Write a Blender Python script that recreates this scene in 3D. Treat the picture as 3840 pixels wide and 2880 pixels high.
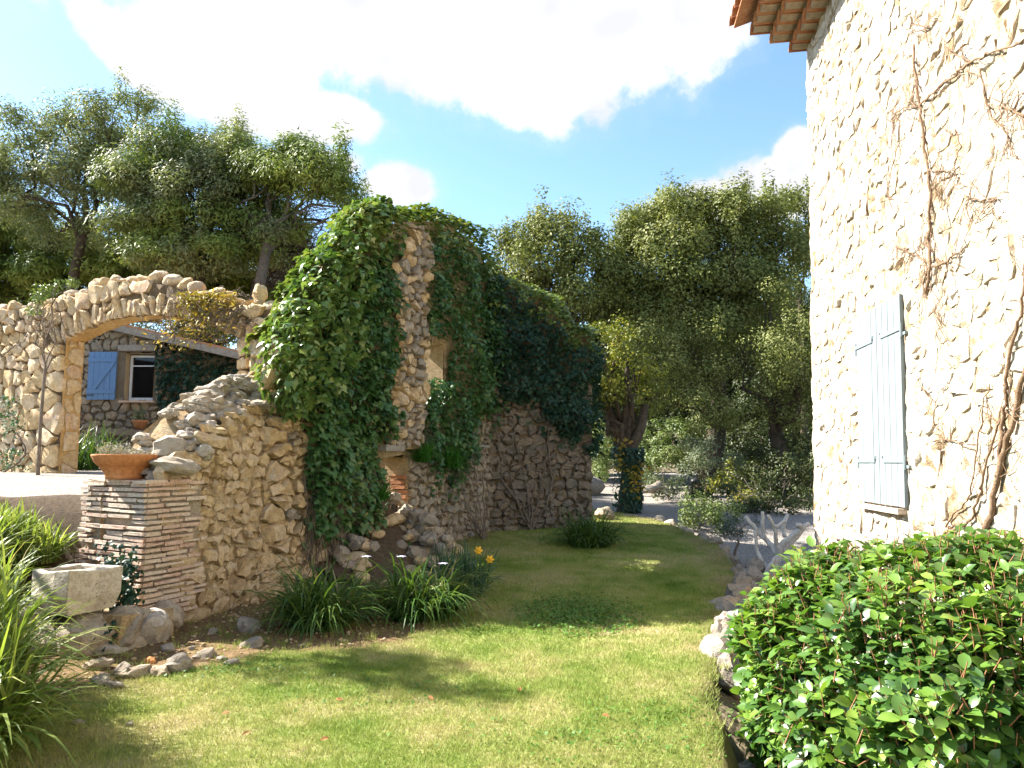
import bpy, bmesh, math, random
import numpy as np
from mathutils import Vector, Matrix, noise as mnoise

for o in list(bpy.data.objects):
    bpy.data.objects.remove(o)
scene = bpy.context.scene
COL = scene.collection
R = np.random.default_rng(7)
random.seed(7)

# ------------------------------------------------------------------ camera
F, PITCH, EYE = 740.0, math.radians(6.0), 1.65
cam = bpy.data.cameras.new('camera')
cam.sensor_width = 36.0
cam.lens = 36.0 * F / 1024.0
cam.clip_end = 2000
camo = bpy.data.objects.new('camera', cam)
COL.objects.link(camo)
camo.location = (0, 0, EYE)
camo.rotation_euler = (math.pi / 2 + PITCH, 0, 0)
scene.camera = camo

# ------------------------------------------------------------------ light
SUN_EL = math.radians(40)
SH = Vector((-0.94, 0.34, 0)).normalized()
SUN = Vector((SH.x * math.cos(SUN_EL), SH.y * math.cos(SUN_EL), math.sin(SUN_EL)))
sl = bpy.data.lights.new('sun', 'SUN')
sl.energy = 5.0
sl.angle = math.radians(0.53)
sl.color = (1.0, 0.945, 0.86)
so = bpy.data.objects.new('sun', sl)
COL.objects.link(so)
so.rotation_euler = SUN.to_track_quat('Z', 'Y').to_euler()
so.location = (-20, 6, 30)

scene.view_settings.view_transform = 'Standard'
scene.view_settings.look = 'None'
scene.view_settings.gamma = 1.0
scene.view_settings.use_curve_mapping = False
scene.view_settings.exposure = 2.15


class NT:
    """tiny node-tree helper"""
    def __init__(s, tree):
        s.t = tree
        tree.nodes.clear()

    def n(s, typ, ins=None, **kw):
        nd = s.t.nodes.new(typ)
        for k, v in kw.items():
            setattr(nd, k, v)
        for k, v in (ins or {}).items():
            s.set(nd.inputs[k], v)
        return nd

    def set(s, sock, v):
        if isinstance(v, bpy.types.NodeSocket):
            s.t.links.new(v, sock)
        elif isinstance(v, bpy.types.Node):
            s.t.links.new(v.outputs[0], sock)
        else:
            sock.default_value = v

    def math(s, op, a, b=0.0, c=0.0, clamp=False):
        nd = s.n('ShaderNodeMath', operation=op, use_clamp=clamp)
        s.set(nd.inputs[0], a); s.set(nd.inputs[1], b); s.set(nd.inputs[2], c)
        return nd.outputs[0]

    def noise(s, vec, scale, detail=4.0, rough=0.55, dist=0.0):
        nd = s.n('ShaderNodeTexNoise', {'Scale': scale, 'Detail': detail, 'Roughness': rough, 'Distortion': dist})
        if vec is not None:
            s.set(nd.inputs['Vector'], vec)
        return nd.outputs[0]

    def ramp(s, fac, stops, interp='LINEAR'):
        nd = s.n('ShaderNodeValToRGB')
        cr = nd.color_ramp
        cr.interpolation = interp
        while len(cr.elements) < len(stops):
            cr.elements.new(0.5)
        for e, (p, c) in zip(cr.elements, stops):
            e.position = p
            e.color = (c[0], c[1], c[2], 1.0) if len(c) == 3 else c
        s.set(nd.inputs[0], fac)
        return nd.outputs[0]

    def mix(s, fac, a, b, blend='MIX'):
        nd = s.n('ShaderNodeMix', data_type='RGBA', blend_type=blend)
        s.set(nd.inputs[0], fac)
        for i, v in ((6, a), (7, b)):
            if isinstance(v, (tuple, list)):
                v = (v[0], v[1], v[2], 1.0)
            s.set(nd.inputs[i], v)
        return nd.outputs[2]

    def smooth(s, x, lo, hi):
        nd = s.n('ShaderNodeMapRange', {'Value': x, 'From Min': lo, 'From Max': hi}, interpolation_type='SMOOTHSTEP')
        return nd.outputs[0]


# ------------------------------------------------------------------ sky
world = bpy.data.worlds.new('World')
scene.world = world
world.use_nodes = True
w = NT(world.node_tree)
sky = w.n('ShaderNodeTexSky', sky_type='NISHITA', sun_disc=False, sun_elevation=SUN_EL,
          sun_rotation=math.atan2(-SH.x, SH.y) * -1 + 0.0, air_density=1.0, dust_density=0.35, ozone_density=1.2, altitude=100.0)
sky.sun_rotation = -math.atan2(-SH.x, SH.y) % (2 * math.pi)
tc = w.n('ShaderNodeTexCoord')
sep = w.n('ShaderNodeSeparateXYZ', {0: tc.outputs['Generated']})
az = w.math('ARCTAN2', sep.outputs[0], sep.outputs[1])
el = w.math('ARCSINE', sep.outputs[2])
wn1 = w.noise(tc.outputs['Generated'], 5.0, 7.0, 0.58)
wn2 = w.noise(tc.outputs['Generated'], 2.4, 5.0, 0.5)


def px_dir(u, v):
    yc = (384 - v) / F
    xc = (u - 512) / F
    d = Vector((xc, math.cos(PITCH) - yc * math.sin(PITCH), math.sin(PITCH) + yc * math.cos(PITCH)))
    return d


def cloud_blob(u, v, ru, rv, rot=0.0):
    d = px_dir(u, v).normalized()
    a0, e0 = math.atan2(d.x, d.y), math.asin(d.z)
    da = w.math('MULTIPLY', w.math('SUBTRACT', az, a0), math.cos(e0))
    de = w.math('SUBTRACT', el, e0)
    c, s_ = math.cos(rot), math.sin(rot)
    k = math.cos(math.atan2(abs(u - 512), F)) / F
    x = w.math('MULTIPLY', w.math('ADD', w.math('MULTIPLY', da, c), w.math('MULTIPLY', de, s_)), 1 / (ru * k))
    y = w.math('MULTIPLY', w.math('SUBTRACT', w.math('MULTIPLY', de, c), w.math('MULTIPLY', da, s_)), 1 / (rv * k))
    r2 = w.math('ADD', w.math('MULTIPLY', x, x), w.math('MULTIPLY', y, y))
    return w.math('SUBTRACT', 1.0, w.math('SQRT', r2))


blobs = [(430, 10, 285, 92, 0.05), (235, 66, 105, 62, -0.15), (318, 118, 75, 34, 0.0), (130, 52, 66, 24, -0.6), (590, 38, 95, 42, 0.12),
         (392, 182, 44, 27, 0.0), (330, 165, 50, 20, 0.1), (700, 208, 74, 26, 0.15), (775, 190, 60, 42, 0.2), (795, 150, 28, 26, 0.3), (500, -140, 480, 120, 0.0)]
fld = None
for b in blobs:
    c = cloud_blob(*b)
    fld = c if fld is None else w.math('SMOOTH_MAX', fld, c, 0.06)
# open sky beyond the view carries the same broken clouds
gen = w.math('MULTIPLY', w.math('SUBTRACT', wn2, 0.56), 3.0)
away = w.smooth(sep.outputs[1], 0.35, -0.1)
fld = w.math('MAXIMUM', fld, w.math('SUBTRACT', gen, w.math('MULTIPLY', w.math('SUBTRACT', 1.0, away), 3.0)))
fld = w.math('ADD', fld, w.math('MULTIPLY', w.math('SUBTRACT', wn1, 0.5), 1.7))
fld = w.math('ADD', fld, w.math('MULTIPLY', w.math('SUBTRACT', w.noise(tc.outputs['Generated'], 19.0, 6.0, 0.62), 0.5), 0.7))
mask = w.smooth(fld, -0.06, 0.26)
wisp = w.math('MULTIPLY', w.smooth(fld, -0.30, 0.15), 0.12)
mask = w.math('MAXIMUM', mask, wisp)
cl = w.ramp(w.noise(tc.outputs['Generated'], 7.0, 4.0, 0.5), [(0.36, (3.75, 3.8, 4.1)), (0.47, (4.4, 4.42, 4.55)), (0.58, (5.2, 5.2, 5.2))])
skyt = w.mix(1.0, sky.outputs[0], (1.15, 1.30, 1.36), 'MULTIPLY')
colr = w.mix(mask, skyt, cl)
bg = w.n('ShaderNodeBackground', {'Color': colr, 'Strength': 0.057})
out = w.n('ShaderNodeOutputWorld', {'Surface': bg.outputs[0]})


# ------------------------------------------------------------------ helpers
def at(u, v, Y):
    """point on the sight line of picture position (u, v) (1024 x 768) at depth Y"""
    d = px_dir(u, v)
    return Vector((d.x / d.y * Y, Y, EYE + d.z / d.y * Y))


def tag(o, label=None, cat=None, group=None, kind=None):
    if label: o['label'] = label
    if cat: o['category'] = cat
    if group: o['group'] = group
    if kind: o['kind'] = kind
    return o


def thing(name, loc, label, cat, group=None):
    o = bpy.data.objects.new(name, None)
    o.location = loc
    o.empty_display_size = 0.2
    COL.objects.link(o)
    return tag(o, label, cat, group)


def link(name, me, m=None, parent=None, kind=None):
    o = bpy.data.objects.new(name, me)
    COL.objects.link(o)
    if m is not None and len(me.materials) == 0:
        me.materials.append(m)
    if parent is not None:
        o.parent = parent
        o.matrix_parent_inverse = Matrix.Translation(parent.location).inverted() if parent.type == 'EMPTY' else Matrix.Identity(4)
    if kind: o['kind'] = kind
    return o


def mesh_np(name, V, Fs, smooth=False):
    """V (n,3); Fs list of int arrays (m,k)"""
    me = bpy.data.meshes.new(name)
    V = np.asarray(V, dtype=np.float32)
    if not isinstance(Fs, list): Fs = [Fs]
    Fs = [np.asarray(f, dtype=np.int32) for f in Fs if len(f)]
    me.vertices.add(len(V))
    me.vertices.foreach_set('co', V.ravel())
    nl = sum(f.size for f in Fs); nf = sum(len(f) for f in Fs)
    me.loops.add(nl); me.polygons.add(nf)
    me.loops.foreach_set('vertex_index', np.concatenate([f.ravel() for f in Fs]))
    tot = np.concatenate([np.full(len(f), f.shape[1], dtype=np.int32) for f in Fs])
    st = np.concatenate([[0], np.cumsum(tot)[:-1]]).astype(np.int32)
    me.polygons.foreach_set('loop_start', st)
    try:
        me.polygons.foreach_set('loop_total', tot)
    except Exception:
        pass
    me.polygons.foreach_set('use_smooth', np.full(nf, bool(smooth)))
    me.update(calc_edges=True)
    me.validate()
    return me


class MB:
    """collects loose pieces for one mesh"""
    def __init__(s):
        s.v = []; s.f3 = []; s.f4 = []; s.n = 0

    def add(s, V, F):
        V = np.asarray(V, float).reshape(-1, 3)
        for f in F:
            (s.f3 if len(f) == 3 else s.f4).append([i + s.n for i in f])
        s.v.append(V); s.n += len(V)

    def box(s, c, ax, ay, az_, jit=0.0):
        c = np.array(c); ax = np.array(ax); ay = np.array(ay); az_ = np.array(az_)
        V = [c + sx * ax + sy * ay + sz * az_ for sz in (-1, 1) for sy in (-1, 1) for sx in (-1, 1)]
        V = np.array(V) + (R.normal(0, jit, (8, 3)) if jit else 0)
        s.add(V, [(0, 2, 3, 1), (4, 5, 7, 6), (0, 1, 5, 4), (2, 6, 7, 3), (0, 4, 6, 2), (1, 3, 7, 5)])

    def tube(s, pts, rad, k=6, cap=True):
        pts = [Vector(p) for p in pts]
        n = len(pts)
        if np.isscalar(rad): rad = [rad] * n
        V = []
        prev = None
        for i, p in enumerate(pts):
            t = (pts[min(i + 1, n - 1)] - pts[max(i - 1, 0)])
            if t.length < 1e-9: t = Vector((0, 0, 1))
            t.normalize()
            if prev is None:
                a = t.orthogonal().normalized()
            else:
                a = prev - t * prev.dot(t)
                a = a.normalized() if a.length > 1e-6 else t.orthogonal().normalized()
            prev = a
            b = t.cross(a)
            for j in range(k):
                th = 2 * math.pi * j / k
                V.append(p + (a * math.cos(th) + b * math.sin(th)) * rad[i])
        Fc = []
        for i in range(n - 1):
            for j in range(k):
                j2 = (j + 1) % k
                Fc.append((i * k + j, i * k + j2, (i + 1) * k + j2, (i + 1) * k + j))
        if cap:
            V.append(pts[0]); V.append(pts[-1])
            c0, c1 = n * k, n * k + 1
            for j in range(k):
                Fc.append((c0, (j + 1) % k, j))
                Fc.append((c1, (n - 1) * k + j, (n - 1) * k + (j + 1) % k))
        s.add([tuple(v) for v in V], Fc)

    def mesh(s, name, smooth=False):
        V = np.concatenate(s.v) if s.v else np.zeros((0, 3))
        return mesh_np(name, V, [np.array(s.f3, dtype=np.int32).reshape(-1, 3), np.array(s.f4, dtype=np.int32).reshape(-1, 4)], smooth)

    def build(s, name, m, parent=None, smooth=False, kind=None):
        return link(name, s.mesh(name, smooth), m, parent, kind)


def curve_pts(pts, n=4, jit=0.0):
    """Catmull-Rom resampling"""
    P = [Vector(p) for p in pts]
    out = []
    for i in range(len(P) - 1):
        p0, p1, p2, p3 = P[max(i - 1, 0)], P[i], P[i + 1], P[min(i + 2, len(P) - 1)]
        for k in range(n):
            t = k / n
            q = 0.5 * ((2 * p1) + (p2 - p0) * t + (2 * p0 - 5 * p1 + 4 * p2 - p3) * t * t + (3 * p1 - p0 - 3 * p2 + p3) * t ** 3)
            if jit: q = q + Vector(R.normal(0, jit, 3))
            out.append(q)
    out.append(P[-1])
    return out


def nz(p, s=1.0, o=0.0):
    return mnoise.noise(Vector((p[0] * s + o, p[1] * s - o, p[2] * s + 2 * o)))


# ------------------------------------------------------------------ materials
def new_mat(name):
    m = bpy.data.materials.new(name)
    m.use_nodes = True
    return m, NT(m.node_tree)


def stone_mat(name, stops, scale=1.0, bump=0.5, dark=(0.10, 0.08, 0.055), lichen=0.35, rough=0.92, rnd=0.55):
    m, t = new_mat(name)
    g = t.n('ShaderNodeNewGeometry')
    oi = t.n('ShaderNodeObjectInfo')
    pos = g.outputs['Position']
    r = t.math('FRACT', t.math('ADD', oi.outputs['Random'], g.outputs['Random Per Island']))
    n1 = t.noise(pos, 5.0 * scale, 5, 0.6)
    n2 = t.noise(pos, 1.1 * scale, 2, 0.5)
    n3 = t.noise(pos, 55.0 * scale, 4, 0.65)
    f = t.math('ADD', t.math('MULTIPLY', r, rnd), t.math('MULTIPLY', t.math('SUBTRACT', n1, 0.5), 1.1))
    f = t.math('ADD', f, t.math('MULTIPLY', t.math('SUBTRACT', n2, 0.5), 0.6))
    f = t.math('ADD', f, 0.5 - rnd / 2)
    col = t.ramp(f, stops)
    li = t.smooth(t.noise(pos, 9.0 * scale, 6, 0.7), 0.57, 0.72)
    col = t.mix(t.math('MULTIPLY', li, lichen), col, (0.17, 0.16, 0.145))
    pit = t.smooth(n3, 0.36, 0.22)
    vor = t.n('ShaderNodeTexVoronoi', {'Vector': pos, 'Scale': 24.0 * scale})
    hole = t.smooth(t.math('ADD', vor.outputs['Distance'], t.math('MULTIPLY', n1, 0.6)), 0.42, 0.28)
    pitd = t.math('MAXIMUM', t.math('MULTIPLY', pit, 0.6), t.math('MULTIPLY', hole, 0.7))
    col = t.mix(pitd, col, dark)
    n4 = t.noise(pos, 17.0 * scale, 5, 0.7)
    col = t.mix(t.math('MULTIPLY', t.smooth(n4, 0.56, 0.34), 0.5), col, t.mix(1.0, col, (0.52, 0.44, 0.36), 'MULTIPLY'))
    col = t.mix(t.math('MULTIPLY', t.smooth(n4, 0.52, 0.72), 0.35), col, t.mix(1.0, col, (1.28, 1.26, 1.2), 'MULTIPLY'))
    hgt = t.math('ADD', t.math('MULTIPLY', n4, 0.8), t.math('MULTIPLY', n3, 0.3))
    hgt = t.math('SUBTRACT', hgt, t.math('MULTIPLY', pitd, 0.5))
    bp = t.n('ShaderNodeBump', {'Height': hgt, 'Strength': min(1.0, bump * 1.6), 'Distance': 0.05})
    p = t.n('ShaderNodeBsdfPrincipled', {'Base Color': col, 'Roughness': rough, 'Normal': bp.outputs[0], 'Specular IOR Level': 0.2})
    t.n('ShaderNodeOutputMaterial', {'Surface': p.outputs[0]})
    return m


WARM = [(0.0, (0.30, 0.235, 0.155)), (0.2, (0.44, 0.31, 0.165)), (0.45, (0.55, 0.41, 0.235)), (0.7, (0.58, 0.46, 0.31)), (0.88, (0.50, 0.36, 0.22)), (1.0, (0.46, 0.42, 0.36))]
PALE = [(0.0, (0.27, 0.24, 0.20)), (0.3, (0.38, 0.32, 0.24)), (0.6, (0.44, 0.38, 0.30)), (1.0, (0.42, 0.40, 0.36))]
M_STONE = stone_mat('limestone', WARM)
M_ARCH = stone_mat('arch_stone', [(0.0, (0.32, 0.275, 0.22)), (0.15, (0.50, 0.35, 0.18)), (0.4, (0.60, 0.45, 0.255)), (0.65, (0.63, 0.51, 0.36)), (0.82, (0.55, 0.37, 0.22)), (1.0, (0.48, 0.46, 0.42))], lichen=0.3)
M_GREY = stone_mat('grey_stone', [(0.0, (0.20, 0.185, 0.165)), (0.4, (0.32, 0.275, 0.215)), (0.7, (0.38, 0.30, 0.21)), (1.0, (0.34, 0.32, 0.30))])
M_SHADE = stone_mat('shaded_stone', [(0.0, (0.12, 0.108, 0.092)), (0.4, (0.185, 0.16, 0.13)), (0.75, (0.24, 0.185, 0.13)), (1.0, (0.205, 0.195, 0.18))], lichen=.5)  # darker copy of the grey stone; the cross wall's shade is in its colour
M_EDGE = stone_mat('edging_rock', [(0.0, (0.19, 0.17, 0.145)), (0.4, (0.27, 0.23, 0.18)), (0.8, (0.33, 0.29, 0.24)), (1.0, (0.30, 0.285, 0.26))], lichen=.5)
M_ROCK = stone_mat('rock', PALE, lichen=0.45)
M_MORT = stone_mat('lime_mortar', [(0.2, (0.40, 0.29, 0.16)), (0.5, (0.52, 0.39, 0.225)), (0.8, (0.56, 0.45, 0.29))], scale=1.6, bump=0.9, rnd=0.0)
M_MORTG = stone_mat('grey_mortar', [(0.2, (0.22, 0.18, 0.13)), (0.5, (0.30, 0.25, 0.185)), (0.8, (0.36, 0.31, 0.245))], scale=1.6, bump=0.9, rnd=0.0)
M_GAP = stone_mat('dry_joint', [(0.2, (0.11, 0.085, 0.055)), (0.5, (0.20, 0.145, 0.085)), (0.8, (0.27, 0.20, 0.12))], scale=2, bump=0.8, rnd=0.0)
M_INTR = stone_mat('arch_plaster', [(0.2, (0.40, 0.25, 0.10)), (0.5, (0.52, 0.34, 0.145)), (0.8, (0.58, 0.42, 0.21))], scale=1.2, bump=0.5, rnd=0.0, lichen=0.1)
M_HOUSE = stone_mat('house_stone', [(0.0, (0.20, 0.135, 0.07)), (0.14, (0.30, 0.215, 0.125)), (0.27, (0.48, 0.39, 0.28)), (0.55, (0.58, 0.51, 0.42)), (1.0, (0.61, 0.56, 0.49))], lichen=0.05, dark=(0.15, 0.095, 0.05), bump=0.6)
M_HMORT = stone_mat('house_mortar', [(0.25, (0.22, 0.15, 0.08)), (0.39, (0.37, 0.285, 0.18)), (0.50, (0.51, 0.435, 0.335)), (0.82, (0.60, 0.54, 0.46))], scale=1.3, bump=0.7, rnd=0.0, lichen=0.05, dark=(0.32, 0.21, 0.11))
M_BRICK = stone_mat('thin_brick', [(0.0, (0.50, 0.31, 0.225)), (0.3, (0.60, 0.43, 0.335)), (0.65, (0.64, 0.52, 0.41)), (1.0, (0.58, 0.49, 0.39))], scale=2.0, bump=0.35, lichen=0.15, dark=(0.25, 0.17, 0.12))
M_BRMORT = stone_mat('brick_mortar', [(0.2, (0.38, 0.30, 0.21)), (0.6, (0.52, 0.44, 0.33))], scale=2.2, bump=0.9, rnd=0.0, lichen=0.1)
M_TILE = stone_mat('clay_tile', [(0.0, (0.24, 0.10, 0.05)), (0.35, (0.36, 0.155, 0.075)), (0.7, (0.42, 0.21, 0.11)), (1.0, (0.40, 0.26, 0.16))], scale=1.5, bump=0.25, lichen=0.25)
M_TERRA = stone_mat('terracotta', [(0.2, (0.46, 0.18, 0.065)), (0.6, (0.54, 0.235, 0.095)), (0.9, (0.56, 0.36, 0.22))], scale=1.4, bump=0.08, lichen=0.0, rnd=0.0, dark=(0.45, 0.2, 0.09))
M_WOODG = stone_mat('grey_wood', [(0.2, (0.19, 0.165, 0.14)), (0.6, (0.30, 0.27, 0.235)), (0.9, (0.36, 0.335, 0.30))], scale=1.5, bump=0.3, lichen=0.1)
M_SOIL = stone_mat('soil', [(0.2, (0.085, 0.06, 0.04)), (0.6, (0.15, 0.105, 0.065)), (0.9, (0.20, 0.15, 0.10))], scale=3, bump=1.0, rnd=0.0, lichen=0.0)


def plain_mat(name, col, rough=0.6, var=0.12, spec=0.4, scale=6.0, bump=0.0):
    m, t = new_mat(name)
    g = t.n('ShaderNodeNewGeometry')
    n = t.noise(g.outputs['Position'], scale, 5, 0.6)
    a = tuple(c * (1 - var) for c in col); b = tuple(min(1, c * (1 + var)) for c in col)
    c = t.ramp(n, [(0.3, a), (0.7, b)])
    p = t.n('ShaderNodeBsdfPrincipled', {'Base Color': c, 'Roughness': rough, 'Specular IOR Level': spec})
    if bump:
        bp = t.n('ShaderNodeBump', {'Height': t.noise(g.outputs['Position'], scale * 5, 4, 0.6), 'Strength': bump, 'Distance': 0.02})
        t.set(p.inputs['Normal'], bp.outputs[0])
    t.n('ShaderNodeOutputMaterial', {'Surface': p.outputs[0]})
    return m


M_SHUT = plain_mat('pale_blue_paint', (0.19, 0.225, 0.235), 0.6, 0.05, 0.2)
M_SHUTB = plain_mat('blue_paint', (0.115, 0.225, 0.42), 0.5, 0.06)
M_IRON = plain_mat('painted_iron', (0.17, 0.205, 0.215), 0.5, 0.06)
M_WHITE = plain_mat('white_paint', (0.72, 0.74, 0.76), 0.4, 0.04)
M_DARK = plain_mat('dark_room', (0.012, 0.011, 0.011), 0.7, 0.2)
M_BLACK = plain_mat('black_metal', (0.02, 0.02, 0.02), 0.45, 0.2)
M_REVEAL = plain_mat('reveal_plaster', (0.42, 0.335, 0.22), 0.9, 0.1, 0.2, 8, 0.3)
M_BARK = stone_mat('bark', [(0.2, (0.055, 0.042, 0.03)), (0.6, (0.11, 0.085, 0.06)), (0.9, (0.17, 0.14, 0.105))], scale=2.5, bump=1.0, lichen=0.3, rnd=0.1)
M_BARKG = stone_mat('grey_bark', [(0.2, (0.10, 0.085, 0.07)), (0.6, (0.17, 0.15, 0.125)), (0.9, (0.26, 0.235, 0.2))], scale=2.5, bump=0.7, lichen=0.3, rnd=0.1)
M_POLL = stone_mat('pale_bark', [(0.2, (0.50, 0.46, 0.41)), (0.6, (0.70, 0.67, 0.63)), (0.9, (0.76, 0.74, 0.71))], scale=2.5, bump=0.3, lichen=0.1, rnd=0.0)
M_VINE = stone_mat('vine_bark', [(0.2, (0.17, 0.105, 0.062)), (0.6, (0.26, 0.172, 0.108)), (0.9, (0.33, 0.24, 0.165))], scale=3, bump=0.4, lichen=0.1, rnd=0.2)
M_STEM = stone_mat('grey_stem', [(0.2, (0.13, 0.10, 0.075)), (0.6, (0.22, 0.18, 0.145)), (0.9, (0.30, 0.26, 0.22))], scale=3, bump=0.4, lichen=0.1, rnd=0.2)
m_, t_ = new_mat('window_glass')
p_ = t_.n('ShaderNodeBsdfPrincipled', {'Base Color': (0.02, 0.02, 0.022, 1), 'Roughness': 0.04, 'Specular IOR Level': 0.5, 'Transmission Weight': 0.6, 'IOR': 1.45})
t_.n('ShaderNodeOutputMaterial', {'Surface': p_.outputs[0]})
M_GLASS = m_


def leaf_mat(name, stops, rough=0.45, trans=0.3, spec=0.35, patch=0.35, pscale=0.8, tipcol=None, zlo=None):
    m, t = new_mat(name)
    g = t.n('ShaderNodeNewGeometry')
    oi = t.n('ShaderNodeObjectInfo')
    r = t.math('FRACT', t.math('ADD', g.outputs['Random Per Island'], oi.outputs['Random']))
    n = t.noise(g.outputs['Position'], pscale, 3, 0.55)
    f = t.math('ADD', t.math('MULTIPLY', r, 1 - patch), t.math('MULTIPLY', t.smooth(n, 0.3, 0.7), patch))
    c = t.ramp(f, stops)
    c = t.mix(t.math('MULTIPLY', t.noise(g.outputs['Position'], 60.0, 2, 0.5), 0.35), c, t.mix(1.0, c, (0.55, 0.6, 0.5), 'MULTIPLY'))
    p = t.n('ShaderNodeBsdfPrincipled', {'Base Color': c, 'Roughness': rough, 'Specular IOR Level': spec * 0.6})
    tl = t.n('ShaderNodeBsdfTranslucent', {'Color': t.mix(1.0, c, (1.25, 1.3, 0.6), 'MULTIPLY')})
    mx = t.n('ShaderNodeMixShader', {0: trans, 1: p.outputs[0], 2: tl.outputs[0]})
    t.n('ShaderNodeOutputMaterial', {'Surface': mx.outputs[0]})
    return m


L_IVY = leaf_mat('ivy_leaf', [(0.0, (0.028, 0.075, 0.028)), (0.4, (0.053, 0.127, 0.038)), (0.75, (0.092, 0.178, 0.053)), (0.95, (0.161, 0.218, 0.069)), (1.0, (0.276, 0.218, 0.057))], 0.36, 0.22, 0.55)
L_IVYB = leaf_mat('bright_ivy_leaf', [(0.0, (0.05, 0.11, 0.03)), (0.35, (0.095, 0.175, 0.045)), (0.7, (0.17, 0.25, 0.07)), (1.0, (0.32, 0.35, 0.13))], 0.34, 0.22, 0.7)  # lighter copy of the ivy leaf; sun on the mounds is in its colour
L_IVYT = leaf_mat('ivy_top_leaf', [(0.0, (0.07, 0.125, 0.030)), (0.4, (0.125, 0.19, 0.045)), (0.75, (0.21, 0.25, 0.07)), (0.94, (0.30, 0.28, 0.08)), (1.0, (0.42, 0.24, 0.05))], 0.42, 0.25, 0.4)  # crest leaves coloured lighter and yellower to look sunlit
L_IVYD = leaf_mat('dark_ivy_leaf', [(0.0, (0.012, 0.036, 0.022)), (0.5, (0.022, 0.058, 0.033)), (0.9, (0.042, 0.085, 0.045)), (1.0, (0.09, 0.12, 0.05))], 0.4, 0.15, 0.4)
L_OAK = leaf_mat('holm_oak_leaf', [(0.0, (0.077, 0.098, 0.030)), (0.4, (0.147, 0.171, 0.050)), (0.75, (0.231, 0.245, 0.081)), (1.0, (0.336, 0.329, 0.138))], 0.5, 0.22, 0.2, 0.45, 0.7)
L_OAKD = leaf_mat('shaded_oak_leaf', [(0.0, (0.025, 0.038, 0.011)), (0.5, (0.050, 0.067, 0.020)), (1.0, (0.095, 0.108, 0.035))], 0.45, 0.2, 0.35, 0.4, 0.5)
L_YEL = leaf_mat('yellow_green_leaf', [(0.0, (0.075, 0.102, 0.020)), (0.4, (0.150, 0.174, 0.029)), (0.75, (0.263, 0.258, 0.039)), (1.0, (0.413, 0.324, 0.050))], 0.42, 0.3, 0.4)
L_PINE = leaf_mat('pine_needle', [(0.0, (0.086, 0.126, 0.034)), (0.4, (0.152, 0.206, 0.049)), (0.75, (0.237, 0.288, 0.071)), (1.0, (0.330, 0.346, 0.106))], 0.55, 0.25, 0.25, 0.55, 0.45)
L_PINEG = leaf_mat('grey_pine_needle', [(0.0, (0.093, 0.121, 0.057)), (0.4, (0.174, 0.207, 0.100)), (0.75, (0.261, 0.281, 0.127)), (1.0, (0.347, 0.335, 0.157))], 0.55, 0.25, 0.25, 0.5, 0.45)
L_SHRUB = leaf_mat('shrub_leaf', [(0.0, (0.058, 0.098, 0.029)), (0.5, (0.130, 0.182, 0.058)), (1.0, (0.247, 0.273, 0.098))], 0.45, 0.25, 0.35)
L_GREYL = leaf_mat('grey_green_leaf', [(0.0, (0.09, 0.12, 0.07)), (0.5, (0.16, 0.19, 0.115)), (1.0, (0.25, 0.265, 0.17))], 0.55, 0.2, 0.25)
L_LAV = leaf_mat('lavender_leaf', [(0.0, (0.055, 0.075, 0.065)), (0.5, (0.10, 0.125, 0.11)), (1.0, (0.17, 0.19, 0.17))], 0.6, 0.15, 0.2)
L_VIB = leaf_mat('glossy_leaf', [(0.0, (0.033, 0.084, 0.021)), (0.3, (0.065, 0.145, 0.029)), (0.6, (0.122, 0.230, 0.036)), (0.85, (0.209, 0.322, 0.051)), (0.985, (0.283, 0.385, 0.067)), (1.0, (0.376, 0.172, 0.060))], 0.32, 0.28, 1.0, 0.3, 2.0)
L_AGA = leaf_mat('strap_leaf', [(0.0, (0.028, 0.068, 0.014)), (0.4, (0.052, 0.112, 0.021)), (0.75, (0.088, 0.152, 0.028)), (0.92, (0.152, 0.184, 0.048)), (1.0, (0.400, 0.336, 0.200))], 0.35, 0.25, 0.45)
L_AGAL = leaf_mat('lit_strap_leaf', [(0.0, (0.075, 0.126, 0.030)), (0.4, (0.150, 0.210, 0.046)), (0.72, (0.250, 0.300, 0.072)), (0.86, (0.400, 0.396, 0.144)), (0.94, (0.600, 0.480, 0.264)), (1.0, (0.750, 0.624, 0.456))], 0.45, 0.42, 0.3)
L_IRIS = leaf_mat('blue_green_blade', [(0.0, (0.035, 0.085, 0.045)), (0.5, (0.065, 0.13, 0.075)), (1.0, (0.13, 0.19, 0.11))], 0.4, 0.2, 0.4)
L_DRY = leaf_mat('yellow_vine_leaf', [(0.0, (0.14, 0.14, 0.03)), (0.4, (0.27, 0.22, 0.04)), (0.7, (0.42, 0.27, 0.05)), (1.0, (0.50, 0.36, 0.14))], 0.5, 0.3, 0.3)
L_CLOV = leaf_mat('clover_leaf', [(0.0, (0.045, 0.115, 0.018)), (0.5, (0.085, 0.18, 0.028)), (1.0, (0.14, 0.24, 0.045))], 0.5, 0.25, 0.3)
L_FERN = leaf_mat('bright_tuft', [(0.0, (0.03, 0.11, 0.015)), (0.5, (0.05, 0.17, 0.022)), (1.0, (0.10, 0.24, 0.04))], 0.45, 0.3, 0.3)
L_DEAD = leaf_mat('dead_leaf', [(0.0, (0.22, 0.09, 0.035)), (0.5, (0.34, 0.17, 0.07)), (1.0, (0.42, 0.30, 0.17))], 0.7, 0.15, 0.2)
M_YFLOW = plain_mat('yellow_petal', (0.78, 0.42, 0.02), 0.5, 0.1)


# ------------------------------------------------------------------ terrain
def smoothstep(x, a, b):
    t = np.clip((np.asarray(x, float) - a) / (b - a), 0, 1)
    return t * t * (3 - 2 * t)


def interp(x, pts):
    return np.interp(x, [p[0] for p in pts], [p[1] for p in pts])


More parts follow.
